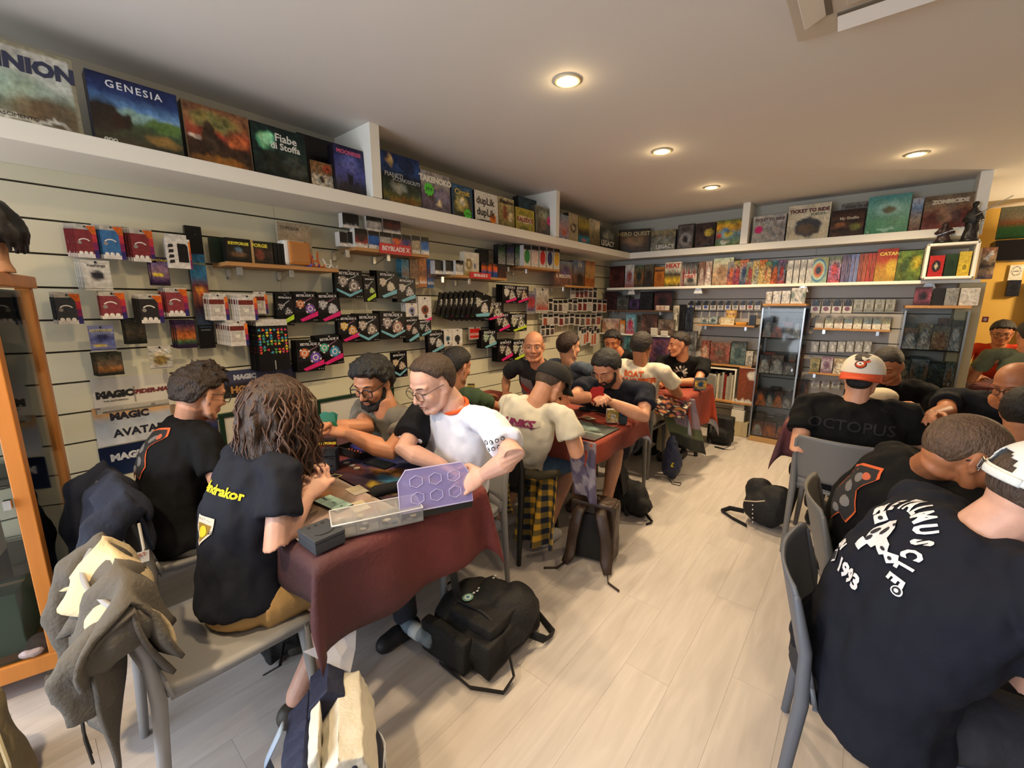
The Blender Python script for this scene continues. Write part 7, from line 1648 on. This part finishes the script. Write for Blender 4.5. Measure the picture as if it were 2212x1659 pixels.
# low white bookcase with ring binders
xa, xb = xat(1527, 5.40, .8), xat(1592, 5.40, .8); zt, zb = zat(792, xa, 5.40), zat(868, xa, 5.40)
t = thing('bookcase', 'low white bookcase of binders and slim volumes', 'bookcase', (xa, 5.40, zb)); w_, h_ = xb-xa, zt-zb
for q in (.008, w_-.008): MB().box((q, .13, h_/2), (.016, .26, h_)).build('side_panel', WHITEP, t)
for q in (.008, h_-.008): MB().box((w_/2, .13, q), (w_-.034, .26, .016)).build('shelf_panel', WHITEP, t)
MB().box((w_/2, .255, h_/2), (w_-.034, .008, h_-.034)).build('back_panel', paint('#8a857c', .7), t)
for k in range(11):
    c = ['#24211f', '#2c2826', '#1f1d1c', '#2a2624', '#c4bca8', '#8a8a86', '#9a9a96', '#7a2a28', '#a8a298', '#8d8a84', '#b5ad9c'][k]; bw_ = (w_-.05)/11
    gamebox('ring_binder' if k < 4 else 'slim_volume', '%s volume from the left in the low white bookcase' % ORD[k].capitalize(), 'binder', (xa+.024+bw_*(k+.5), 5.41+.006*(k % 3), zb+.017), 0, bw_*.92, (h_-.05)*(.95-.06*(k % 3)), .2, c, dict(g=[(0, c), (.3, c), (.35, '#b5b0a8' if k < 4 else c), (.42, c), (1, c)], n=.08), (), 'volumes in the bookcase', 0, 4)
zb = ony(1588, 868, 5.36).z
fbox('white box with a brown leather case picture and orange edge', 'box', 1590, 1630, 796, zb, 5.36, '#c4bdb2', dict(g=[(0, '#6a3424'), (.3, '#7a402c'), (.9, '#74402e'), (.92, '#cfc8bc'), (1, '#cfc8bc')], b=[(.75, .2, .3, .12, '#cfc8bc', .2), (.97, .4, .05, .5, '#c96a2a', .2), (.97, .9, .05, .2, '#3a2c66', .3)], n=.1), n=14, name='deck_case_box')
MB_ = MB(); MB_.box((0, 0, 0), (.62, .26, .022)); o = MB_.build('bench_board', PINE, None, bevel=.003); o.location = (xat(1590, 5.45, .4)-.1, 5.48, zb-.012); tag(o, 'pine board carrying the bookcase and the leather case box', 'shelf')
for k, (px, z, s_, c, lb) in enumerate(((1600, .0, .17, '#b5a684', 'brown carton on the floor under the pine board'), (1597, .172, .14, '#d0ccc2', 'white carton standing on the brown carton'), (1600, .314, .12, '#a8a49c', 'grey lidded carton on top of the small pile'))): simple_box('carton', lb, 'box', (xat(px, 5.36, z+.08)-.02, 5.45, z+.001), (s_, .16, s_ if k else .17), c)
# ---------------------------------------------------------------- glass display cabinets
def vitrine(label, X0, X1, Y0, Y1, H, shelves):
    t = thing('display_cabinet', label, 'cabinet', ((X0+X1)/2, (Y0+Y1)/2, 0)); w_, d = X1-X0, Y1-Y0
    MB().box((0, 0, .03), (w_, d, .06)).build('plinth', mat('oak_plinth', '#a5804e', .5), t, bevel=.003)
    MB().box((0, 0, H-.012), (w_, d, .024)).build('top_board', PINE, t, bevel=.002)
    for sx in (-1, 1):
        for sy in (-1, 1): MB().box((sx*(w_/2-.007), sy*(d/2-.007), H/2), (.014, .014, H-.09)).build('post', mat('aluminium', '#9a9c9c', .3, metal=.9), t)
        MB().box((sx*(w_/2-.003), 0, H/2), (.004, d-.03, H-.1)).build('glass_side', GLASS, t)
    for z in shelves: MB().box((0, 0, z), (w_-.03, d-.03, .006)).build('glass_shelf', mat('glass_green', '#9ab5aa', .05, alpha=.35), t)
    MB().box((0, -d/2+.004, H/2), (w_-.03, .004, H-.1)).build('glass_door', GLASS, t)
    MB().box((w_/2-.05, -d/2-.004, H*.55), (.012, .012, .03)).build('lock', STEEL, t)
G_A, G_B = (2.02, 2.41), (3.16, 3.58)
def levels(px, pys, Y): return [ony(px, p, Y).z for p in pys]
sh1 = levels(1630, (728, 805, 876), 5.29)
vitrine('glass display cabinet of boxed toys beside the bookcase', 2.02, 2.41, 5.29, 5.67, 1.535, sh1)
lv = [sh1[0], sh1[1], sh1[2], .061]
rt = random.Random(21); tp = ['#1c1b1d', '#24242a', '#2c2a2c', '#3a3230', '#4a2c26', '#1a2030', '#5a4a3c', '#8a3a24', '#343a40', '#6a5a4a']
def stock(G, lv, hs, where, n, seed, pal, Y=5.34):
    rr = random.Random(seed)
    for li, (z, hh) in enumerate(zip(lv, hs)):
        nm = ['top', 'second', 'third', 'bottom'][li]
        for back in (0, 1):
            x = G[0]+.022; k = 0
            while x < G[1]-.06 and k < n:
                w2 = min(rr.uniform(.07, .13), G[1]-.024-x)
                c1, c2, c3 = rr.sample(pal, 3); h2 = hh*rr.uniform(.6, 1.)*(1 if not back else 1.12)
                gamebox('boxed_toy', '%s boxed toy, %s row, %s level of %s' % (ORD[k].capitalize(), 'back' if back else 'front', nm, where), 'toy box', (x+w2/2, Y+.15*back, z+.004), 0, w2*.96, h2, .11, c1, quick(c1, c2, rr.choice(['#a8a49c', c3, '#b5602a', '#8a8680']), .7, 9), (), 'boxed toys in '+where, 0, 8)
                x += w2; k += 1
stock(G_A, lv, [.22, .2, .17, .2], 'the bookcase side cabinet', 4, 3, tp)
for lb, a, b, yt in (('pale blue character box on the cabinet top', 1653, 1666, 630), ('white and brown box on the cabinet top', 1668, 1685, 629), ('white and green box on the cabinet top', 1687, 1705, 628), ('large white box with a black ship picture on the cabinet top', 1707, 1737, 622)):
    c = rt.choice(['#4a4a44', '#6a5a3a', '#3a5a44', '#8a8a90']); fbox(lb, 'toy box', a, b, yt, 1.536, 5.33, '#c4bfb4', quick('#c0bab0', c, '#b5b0a8', .5), name='toy_box', group='boxes on the cabinet top')
sh2 = levels(1960, (675+72, 790, 830), 5.29)
vitrine('glass display cabinet at the end of the far wall', 3.16, 3.575, 5.29, 5.67, 1.52, [1.12, .80, .45])
stock(G_B, [1.123, .803, .453, .061], [.28, .24, .26, .26], 'the end cabinet', 4, 9, ['#3a4a4a', '#4a4a3a', '#5a5040', '#6a7a80', '#2c3434', '#7a5a40', '#50584a', '#8a7a5c', '#3a3a34'])
for lb, a, b, yt in (('black box with a pink patch on the end cabinet top', 1972, 2008, 620), ('dark box on the end cabinet top', 2012, 2036, 623), ('silver grey pack on the end cabinet top', 2038, 2066, 622), ('wide white tray box on the end cabinet top', 2070, 2112, 622)):
    c = {'b': '#2a2226', 'd': '#24221e', 's': '#7a7a78', 'w': '#b5b0a8'}[lb[0]]; fbox(lb, 'box', a, b, yt, 1.521, 5.33, c, quick(c, '#8a4a5a' if lb[0] == 'b' else c, c, .3), name='toy_box', group='boxes on the end cabinet top')
# hanging rows and shelves between the cabinets
for k in range(8): fpack('%s pack from the left on the upper rail between the cabinets' % ORD[k].capitalize(), 1752+23*k, 647, 1772+23*k, 676, st_small if k < 4 else st_foil, '#6a3a4a' if k < 4 else '#8a8a82', 5.50, 'packs on the upper rail', quick('#7d7d74', '#9a9a90', '#6d6d64', .3))
for k in range(7): fpack('%s clear pack from the left on the lower rail between the cabinets' % ORD[k].capitalize(), 1752+19*k, 738, 1768+19*k, 762, st_foil, '#8d8d8a', 5.52, 'packs on the lower rail', quick('#9a9a98', '#6a6a68', '#b0b0ae', .4))
Fs = fshelf('pine shelf of white fronted boxes between the cabinets', 1757, 708, 1924, .22)
for k in range(8): fbox('%s white fronted box from the left between the cabinets' % ORD[k].capitalize(), 'box', 1760+20.5*k, 1778+20.5*k, 687, Fs[0]+.001, Fs[1]+.01, '#bfb5a2', dict(g=[(0, '#5a5a50'), (.5, rt.choice(['#8a8a70', '#7a6a50', '#6a7a80'])), (.55, '#c9c2b2'), (1, '#c4bcaa')], n=.3), name='paint_set', group='white fronted boxes', n=8)
Gs = fshelf('lower pine shelf of small sets behind the orange billed cap', 1746, 803, 1840, .22)
fill(Gs, [('yellow green model box on the lower shelf between the cabinets', 1748, 1768, 775, '#8a8050', '#a89a6a', '#5a5a3a'), ('stack of violet and white sets on the lower shelf between the cabinets', 1771, 1796, 772, '#7a5a70', '#b0a8a8', '#6a4a60'), ('cream and brown set on the lower shelf between the cabinets', 1798, 1824, 776, '#a8987a', '#6a5a4a', '#c4bca8')], 'sets on the lower shelf')
for k in range(3): fpack('%s grey pack low behind the black shirt' % ORD[k], 1752+22*k, 822, 1770+22*k, 842, st_foil, '#8a8a88', 5.52, 'low grey packs', quick('#8a7a88', '#a8a8a4', '#6a6a68', .4))
for k, (a, b, yt, yb) in enumerate(((1716, 1730, 744, 815), (1717, 1741, 820, 860), (1735, 1746, 662, 724))):
    z = ony(a, yb, 5.55).z; fbox('%s tall dark pack standing against the cabinet side' % ORD[k].capitalize(), 'pack', a, b, yt, z, 5.55, '#1c1a1c', quick('#1c1a1c', '#5a3c2c', '#24211f', .5), name='tall_pack', group='tall dark packs', d=.03)
# ---------------------------------------------------------------- back room seen past the pillar
def onbox(name, label, cat, a, b, yt, yb, Y, c, spec, titles=(), d=.05, m=None):
    z = ony((a+b)/2, yb, Y).z; return fbox(label, cat, a, b, yt, z, Y, c, spec, titles, d=d, name=name, m=m)
onbox('notice', 'white no smoking notice on the yellow wall', 'sign', 2176, 2206, 572, 606, 7.47, '#d0cabc', dict(g=[(0, '#d2ccbe'), (1, '#ccc6b8')], b=[(.5, .4, .34, .30, '#3a3a38', .1), (.5, .4, .28, .25, '#d2ccbe', .1), (.5, .4, .26, .03, '#3a3a38', .2)], n=.02), d=.006)
onbox('wall_switch', 'small red emergency sign on the cream pillar', 'sign', 2120, 2134, 684, 696, 5.49, '#6a2a24', dict(g=[(0, '#8a3a30'), (1, '#7a3028')], b=[(.5, .5, .25, .25, '#c4b8a8', .3)], n=.1), d=.006)
onbox('wall_frieze', 'dark green landscape panel with orange shapes above the back room', 'panel', 2150, 2330, 440, 512, 6.9, '#2a3a24', dict(g=[(0, '#565848'), (.35, '#5a5244'), (.5, '#5a3418'), (.62, '#5a3218'), (.66, '#1c3c1c'), (1, '#1a3a1a')], n=.2), d=.03)
onbox('ceiling_beam', 'black overhead shelf across the back room', 'shelf', 2143, 2330, 514, 560, 6.85, '#12110f', dict(g=[(0, '#141210'), (1, '#141210')], n=.05), d=.3)
onbox('tool_case', 'black bag hanging on the yellow wall', 'bag', 2172, 2200, 605, 640, 7.4, '#1a1a1c', quick('#1c1c20', '#24242c', '#161618'), d=.08)
onbox('wall_cabinet', 'dark shelf unit at the edge of the yellow wall', 'cabinet', 2196, 2320, 606, 800, 7.35, '#2a2620', quick('#2c2822', '#4a4234', '#24201a', .5), d=.1)
struct(shell_box('door_1', (3.62, 7.42, 0), (3.80, 7.49, 2.0), mat('door_yellow_cream', '#b59a5a', .6)))
# ================================================================ things lying on the tables
TZ = .7535
def flatmat(label, X0, X1, Y0, Y1, spec, z=TZ, rz=0., name='playmat', cat='playmat', n=26, th=.002):
    t = thing(name, label, cat, ((X0+X1)/2, (Y0+Y1)/2, z), rz); w_, h_ = X1-X0, Y1-Y0
    MB().box((0, 0, th/2), (w_, h_, th)).build('mat_base', paint('#26221f', .8), t)
    mb = MB(); art(mb, w_, h_, spec, 0, n, -w_/2, -h_/2, 11); mb.v = [(x, zz, th+.0006) for x, y, zz in mb.v]; mb.build('printed_face', FABRIC if name == 'playmat' else PRINT, t, fix=False)
    return t
flatmat('beige and pink playmat with a brown round beast before the long haired person', 1.02, 1.665, .522, .862, dict(g=[(0, '#8d7a6c'), (.3, '#a08c80'), (.6, '#b09c94'), (1, '#a8988f')], b=[(.42, .5, .34, .62, '#b59a92', .15), (.42, .5, .28, .5, '#8f7a68', .2), (.38, .5, .2, .36, '#6a4a34', .5), (.40, .42, .1, .14, '#8a5a30', .5), (.88, .75, .13, .22, '#c4b8b4', .1), (.85, .2, .1, .1, '#7a4a40', .4)], n=.16, s=9, fr='#b8a89c', fw=.012), n=36)
flatmat('dark blue playmat with golden figures under the clear lid', 1.00, 1.665, .872, 1.215, dict(g=[(0, '#1c1c3c'), (.5, '#22264f'), (1, '#3a1f24')], b=[(.45, .5, .16, .16, '#a86f2a', .4), (.6, .6, .14, .12, '#3a7a9a', .4), (.3, .35, .12, .14, '#2f3a8a', .5), (.75, .3, .1, .1, '#c49a2c', .3), (.62, .82, .14, .08, '#b59a2a', .3), (.2, .75, .14, .14, '#5a2a24', .4)], n=.45, s=9), n=36)
def card(label, px, py, rz, c='#c4b89c', name='game_card', w_=.063, h_=.088, z=TZ+.004, c2='#a8845a', group='cards lying on the first table'):
    p = onz(px, py, z); t = thing(name, label, 'card', p, rz, group)
    mb = MB(); mb.box((0, 0, .0005), (w_, h_, .001), c); mb.add([(-w_*.4, -h_*.1, .0012), (w_*.4, -h_*.1, .0012), (w_*.4, h_*.4, .0012), (-w_*.4, h_*.4, .0012)], [(0, 1, 2, 3)], c2); mb.add([(-w_*.4, -h_*.42, .0012), (w_*.4, -h_*.42, .0012), (w_*.4, -h_*.14, .0012), (-w_*.4, -h_*.14, .0012)], [(0, 1, 2, 3)], '#d8d0bc'); mb.build('card_face', PRINT, t, fix=False)
for k, (px, py, rz, lb) in enumerate(((771, 1059, 1.5, 'pale card lying nearest the black case'), (775, 1094, 1.45, 'pale card beside the mint phone'), (697, 1031, .2, 'small golden card beside the yellow deck box'), (704, 1045, .3, 'golden card nearest the long haired person'), (722, 1030, .3, 'dark card behind the golden cards'))):
    card(lb, px, py, rz, '#cbbfa6' if k < 2 else '#b09a68', c2='#c4b898' if k < 2 else ('#a8925c' if k < 4 else '#2a2624'), w_=.063 if k < 2 else .045, h_=.088 if k < 2 else .055)
def phone(label, px, py, rz, screen, z=TZ+.003):
    p = onz(px, py, z); t = thing('smartphone', label, 'phone', p, rz)
    MB().box((0, 0, .004), (.074, .155, .008)).build('phone_body', paint('#15161a', .3), t, bevel=.003); MB().box((0, 0, .0085), (.068, .147, .0006)).build('screen', mat('screen_'+screen.strip('#'), screen, .12), t)
    if screen != '#20242a':
        for q in (-.035, .03): MB().box((0, q, .009), (.066, .002, .0004)).build('screen_line', paint('#4a6a62', .5), t)
        for q, s_ in ((-.055, 'Forge'), (.0, '12'), (.052, '8')): text(s_, .014, '#2c4a44', t, (0, q, .0093), (0, 0, PI/2))
phone('phone with a mint green screen on the beige playmat', 720, 1090, -1.47, '#a8c9bd'); phone('dark phone lying on the blue playmat', 820, 1003, -1.42, '#20242a'); phone('phone lying on the red cloth of the black cap table', 1273, 885, -1.2, '#3f4f50', TZ)
# dark box with a smile
def smilebox(label, p, rz, w_, d, h_, stand=False):
    t = thing('storage_box', label, 'box', p, rz); m = mat('box_slate', '#3a3f46', .5)
    MB().box((0, 0, h_*.35), (w_, d, h_*.7)).build('box_base', m, t, bevel=.002); MB().box((0, 0, h_*.86), (w_*1.01, d*1.01, h_*.26)).build('box_lid', m, t, bevel=.002)
    g = paint('#1c1f24', .6); f = (lambda x, y: (x, -d/2*1.01-.0008, h_*.5+y)) if stand else (lambda x, y: (x, y, h_*.99+.001))
    s_ = w_*.5; a = [f(s_*.72*math.cos(q), -s_*.05+s_*.55*math.sin(q)) for q in [.5+.24*i for i in range(10)]] if stand else [f(s_*(.15+.5*math.cos(q)), s_*.6*math.sin(q)) for q in [-1.1+.24*i for i in range(10)]]
    MB().tube(a, .003, 6).build('smile_slot', g, t)
    for k in range(3):
        c = f((-.4+.4*k)*s_, -s_*.62) if stand else f(-s_*.62, (-.4+.4*k)*s_); mb = MB(); mb.ball(c, (.006, .006, .002) if not stand else (.006, .002, .005), 10); mb.build('round_slot', g, t)
smilebox('flat slate grey box with a smile cut in its lid at the table edge', onz(696, 1172, TZ), .02, .115, .10, .048)
smilebox('upright slate grey box with a smile cut in its face', onz(713, 1013, TZ+.003), PI/2-.75, .075, .06, .10, True)
# deck boxes
def deck(label, px, py, rz, c1, c2, ttl=None, w_=.07, d=.04, h_=.09, z=TZ+.003):
    p = onz(px, py, z); t = thing('deck_box', label, 'deck box', p, rz)
    MB().box((0, 0, h_/2), (w_, d, h_), c1).build('carton', PRINT, t); mb = MB(); art(mb, w_*.98, h_*.98, quick(c1, c2, c1, .7, 9), -d/2-.0008, 12, -w_*.49, h_*.01, 7); mb.build('printed_face', GLOSS, t, fix=False)
    if ttl: text(ttl, .017, '#d0b52a', t, (0, -d/2-.002, h_*.82), bold=.0008)
deck('yellow and black deck box beside the upright slate box', 678, 1012, .85, '#c4a03a', '#2c2622', None)
deck('black deck box lettered KEYFORGE before the bearded man', 712, 985, .85, '#1c1a1a', '#8a2a24', 'KEYFORGE')
deck('brown deck box half hidden by the long hair', 652, 1020, .85, '#5a4430', '#8a6a44')
deck('small deck box lettered KEYFORGE before the green shirt man', 1018, 850, .7, '#3a2c24', '#a89a84', 'KEYFORGE', .06, .04, .085, TZ)
deck('white and yellow deck box on the black cap table', 1322, 912, .75, '#c9c2b0', '#d0b52a', 'LEGENDE', .075, .035, .09, TZ)
deck('blue box with a yellow haired drawing on the far table', 1511, 842, .5, '#24405c', '#c9a53a', None, .10, .05, .11, TZ)
deck('violet box at the edge of the orange cap table', 1985, 915, .0, '#3a2c50', '#4a3a68', None, .05, .05, .07, TZ)
deck('black card box on the orange cap table', 1960, 912, .0, '#141414', '#1c1c1c', None, .09, .06, .13, TZ)
# pens in a holder
p = onz(1345, 915, TZ); t = thing('pen_holder', 'dark holder with blue and red pens on the black cap table', 'pen holder', p, .7)
MB().box((0, 0, .028), (.045, .045, .056), taper=1.05).build('cup', paint('#24303c', .5), t, bevel=.003)
for k in range(4): MB().tube([(-.014+.009*k, .004*(k % 2), .03), (-.018+.012*k, .006, .125)], .004, 6).build('pen', paint(['#1f5a8a', '#1f7a9a', '#a83a3a', '#c04a4a'][k], .4), t)
# clear organiser
def organiser(label, p, rz, lid):
    t = thing('organiser_box', label, 'storage box', p, rz); W_, D_, H_ = .30, .12, .045
    for s_ in (-1, 1): MB().box((0, s_*D_/2, H_/2), (W_, .003, H_)).build('long_wall', CLEAR, t); MB().box((s_*W_/2, 0, H_/2), (.003, D_, H_)).build('end_wall', CLEAR, t)
    MB().box((0, 0, .0015), (W_, D_, .003)).build('base', mat('box_floor_milky', '#a8a8a4', .3, alpha=.6), t)
    for k in (-.075, 0, .075): MB().box((k, 0, H_/2), (.002, D_-.004, H_-.004)).build('partition', CLEAR, t)
    MB().box((0, 0, H_/2), (W_-.004, .002, H_-.004)).build('partition', CLEAR, t)
    if lid:
        MB().box((0, 0, H_+.003), (W_+.006, D_+.006, .004)).build('lid', mat('lid_clear', '#c4c4c4', .1, alpha=.2), t, bevel=.001)
        for a, b in ((0, D_/2), (0, -D_/2)): MB().tube([(-W_/2, b, H_+.005), (W_/2, b, H_+.005)], .0025, 6).build('lid_rim', mat('rim_clear', '#d5d5d8', .2, alpha=.7), t)
        for a in (-W_/2, W_/2): MB().tube([(a, -D_/2, H_+.005), (a, D_/2, H_+.005)], .0025, 6).build('lid_rim', mat('rim_clear'), t)
    return t
o1p = onz(815, 1128, TZ+.003); organiser('clear organiser box of small tokens at the table end', o1p, PI/2-.06-.35, True)
rk = random.Random(8); R_ = M.Rotation(PI/2-.41, 3, 'Z'); k = 0
for i in range(4):
    for j in range(2):
        for q in range(3):
            c = rk.choice(['#8a8a84', '#b5a87a', '#6a6a6a', '#a89a7a', '#5a6a7a', '#c4c0b0']) if not (i == 0 and j == 0 and q == 0) else '#b5d81f'
            w0 = o1p+R_ @ V((-.112+.075*i+rk.uniform(-.02, .02), -.03+.06*j+rk.uniform(-.012, .012), .004+.006*q)); k += 1
            t = thing('token', 'tiny %s token in the clear organiser box' % ('lime green' if c == '#b5d81f' else 'grey and brass'), 'token', w0, rk.uniform(0, 3), 'tokens in the organiser'); MB().lathe([(.001, 0), (.011, 0), (.011, .004), (.001, .0045)], n=10).build('token_disc', paint(c, .4), t)
# tray with the raised violet clear lid
tp_ = onz(935, 1092, TZ+.003); t = thing('token_case', 'black token case with its clear violet lid held open', 'storage box', tp_, PI/2-.45)
MB().box((0, 0, .006), (.27, .15, .012)).build('case_base', BLACKP, t, bevel=.002)
for s_ in (-1, 1): MB().box((0, s_*.073, .018), (.27, .005, .024)).build('case_wall', BLACKP, t); MB().box((s_*.133, 0, .018), (.005, .15, .024)).build('case_wall', BLACKP, t)
lidm = mat('lid_violet', '#a49ad6', .12, alpha=.5)
ld = link('lid', None, t); ld.location = (0, -.078, .03); ld.rotation_euler = (math.radians(76), 0, 0)
mb = MB(); mb.prism([(-.135, 0), (.135, 0), (.135, .10), (.105, .15), (-.105, .15), (-.135, .11)], -.002, .002); o = mb.build('lid_panel', lidm, ld); o.rotation_euler = (-PI/2, 0, 0)
rim = mat('lid_rim_violet', '#c4bfe6', .2, alpha=.8)
for pts in ([(-.135, 0), (.135, 0), (.135, .10), (.105, .15), (-.105, .15), (-.135, .11)],): MB().tube([(x, y, 0) for x, y in pts], .003, 6, closed=True).build('lid_rim', rim, ld)
for cx in (-.07, .0, .07):
    for cy in (.045, .105): MB().tube([(cx+.026*math.cos(q*PI/3+PI/6), cy+.022*math.sin(q*PI/3+PI/6), .003) for q in range(6)], .0014, 5, closed=True).build('hexagon_ridge', rim, ld)
# pill case, tray, counters
p = onz(836, 1066, TZ+.003); t = thing('pill_case', 'black rounded zip case on the playmat', 'case', p, PI/2-.35); mb = MB(); mb.tube([(-.045, 0, .022), (.045, 0, .022)], [(.024, .022)]*2, 14, round_=True, ref=(0, 1, 0)); mb.build('shell', mat('felt_black', '#101012', .9), t, smooth=True); MB().tube([(.068, 0, .022), (.1, .01, .004), (.13, .03, .004), (.14, 0, .004)], .0025, 6).build('cord', paint('#c4b52a', .6), t)
p = onz(776, 978, TZ+.003); t = thing('dice_tray', 'black tray lined with violet cloth and orange beads', 'tray', p, .12)
MB().box((0, 0, .004), (.20, .13, .008)).build('tray_base', BLACKP, t)
for s_ in (-1, 1): MB().box((0, s_*.063, .018), (.20, .006, .036)).build('tray_wall', BLACKP, t); MB().box((s_*.098, 0, .018), (.006, .126, .036)).build('tray_wall', BLACKP, t)
mb = MB(); mb.ball((0, .02, .02), (.085, .035, .022), 14); soft('violet_cloth', mb, mat('cloth_violet', '#2c2570', .8), t, .006, 2, .010, .03)
for k in range(9): MB().ball((-.07+.016*k, -.03+.008*(k % 3), .014), .006, 8).build('bead', paint('#c0592a', .4), t, smooth=True)
for k in range(3):
    p = onz(749+11*k, 1000+6*k, TZ+.003); t = thing('counter', '%s of three white round counters on the blue playmat' % ORD[k], 'counter', p, 0, 'round counters'); MB().lathe([(.001, 0), (.014, 0), (.014, .003), (.001, .0032)], n=16).build('disc', paint('#cfcac0', .5), t); MB().lathe([(.008, .0031), (.0095, .0042), (.011, .0031)], n=16).build('ring', paint(['#2c2c34', '#3a4a8a', '#b59a2c'][k], .5), t)
# cards and decks held in hands
def held(label, c, r, up, n, w_, h_, col, back='#8a8478'):
    t = thing('held_cards', label, 'cards', c); r, up = V(r).normalized(), V(up); up = (up-r*up.dot(r)).normalized(); nn = r.cross(up)
    for k in range(n):
        R2 = M.Rotation((k-(n-1)/2)*.10, 3, nn); a, b = R2 @ r*w_/2, R2 @ up*h_/2; o_ = nn*.0012*k
        mb = MB(); pts = [o_-a-b, o_+a-b, o_+a+b, o_-a+b]; mb.add(pts+[p+nn*.0009 for p in pts], [(0, 3, 2, 1), (4, 5, 6, 7), (0, 1, 5, 4), (1, 2, 6, 5), (2, 3, 7, 6), (3, 0, 4, 7)]); mb.build('card', paint(col, .5), t)
held('fan of green backed cards held by the bearded man', P(712, 912, 1.88), _r, V((0, 0, 1)), 5, .063, .088, '#1f6b55')
held('pale cards held by the long haired person', P(660, 1038, 1.55), _r*.8+_u*.25, V((0, 0, 1)), 3, .06, .05, '#c4b28a')
held('red deck held up by the man in the navy shirt', P(1291, 852, 2.64), _r+_u*.2, V((0, 0, 1)), 7, .07, .09, '#a81f1c')
# second table and beyond
flatmat('dark grey swirl playmat before the man in the black cap', 1.38, 1.80, 2.075, 2.40, dict(g=[(0, '#3a3c3a'), (.4, '#4a504c'), (.7, '#5a6462'), (1, '#4a2c34')], b=[(.6, .4, .2, .12, '#8aa09a', .4), (.4, .55, .25, .1, '#6a5a44', .5), (.7, .62, .3, .04, '#a8b8b4', .4)], n=.3, s=5))
card('pale card lying on the red cloth beside the phone', 1271, 903, 1.2, z=TZ, group='cards on the black cap table')
for k in range(4): flatmat('%s printed sheet lying on the far table' % ORD[k].capitalize(), 1.30+.10*k, 1.385+.10*k, 3.98+.05*(k % 2), 4.20+.05*(k % 2), quick(['#8a8a84', '#a89a94', '#6a7a80', '#8a6a5a'][k], '#c4c0b8', '#7a6a60', .4), TZ+.001*k, .3-.2*k, 'printed_sheet', 'paper', 8, .001)
flatmat('white score sheet before the bald man with glasses', 3.36, 3.56, 3.42, 3.60, dict(g=[(0, '#cfccc4'), (1, '#c8c5bd')], n=.04), TZ, .3, 'score_sheet', 'paper', 6, .001)
for k in range(5): flatmat('%s card pile on the orange cap table' % ORD[k].capitalize(), 3.05+.09*k, 3.113+.09*k, 3.60+.03*(k % 2), 3.69+.03*(k % 2), quick(rk.choice(['#8a8a78', '#6a3a34', '#a89a7a']), '#4a4a44', '#b5ad98', .5), TZ, .2*k, 'card_pile', 'cards', 6, .012)
p = P(1905, 856, 2.85); t = thing('white_plush', 'round white toy with a black line on the orange cap table', 'toy', (p.x, p.y, TZ)); mb = MB(); mb.ball((0, 0, p.z-TZ), (.09, .07, .06), 14); mb.tube([(0, 0, .0), (0, 0, p.z-TZ)], [.06, .07], 12); soft('toy_body', mb, paint('#c4b89c', .8), t, .009, 3); MB().tube([(-.085, -.045, p.z-TZ-.01), (0, -.075, p.z-TZ-.02), (.085, -.045, p.z-TZ-.01)], .005, 6).build('stitched_line', paint('#1c1a18', .8), t)
# ================================================================ lettering becomes plain mesh
dg = bpy.context.evaluated_depsgraph_get(); dg.update()
for o in [o for o in COL.objects if o.type == 'FONT']:
    me = bpy.data.meshes.new_from_object(o.evaluated_get(dg), depsgraph=dg)
    nm = o.name; pa, mb_, sc_ = o.parent, o.matrix_basis.copy(), None
    cu = o.data; bpy.data.objects.remove(o)
    n = link(nm, me, pa); n.matrix_basis = mb_
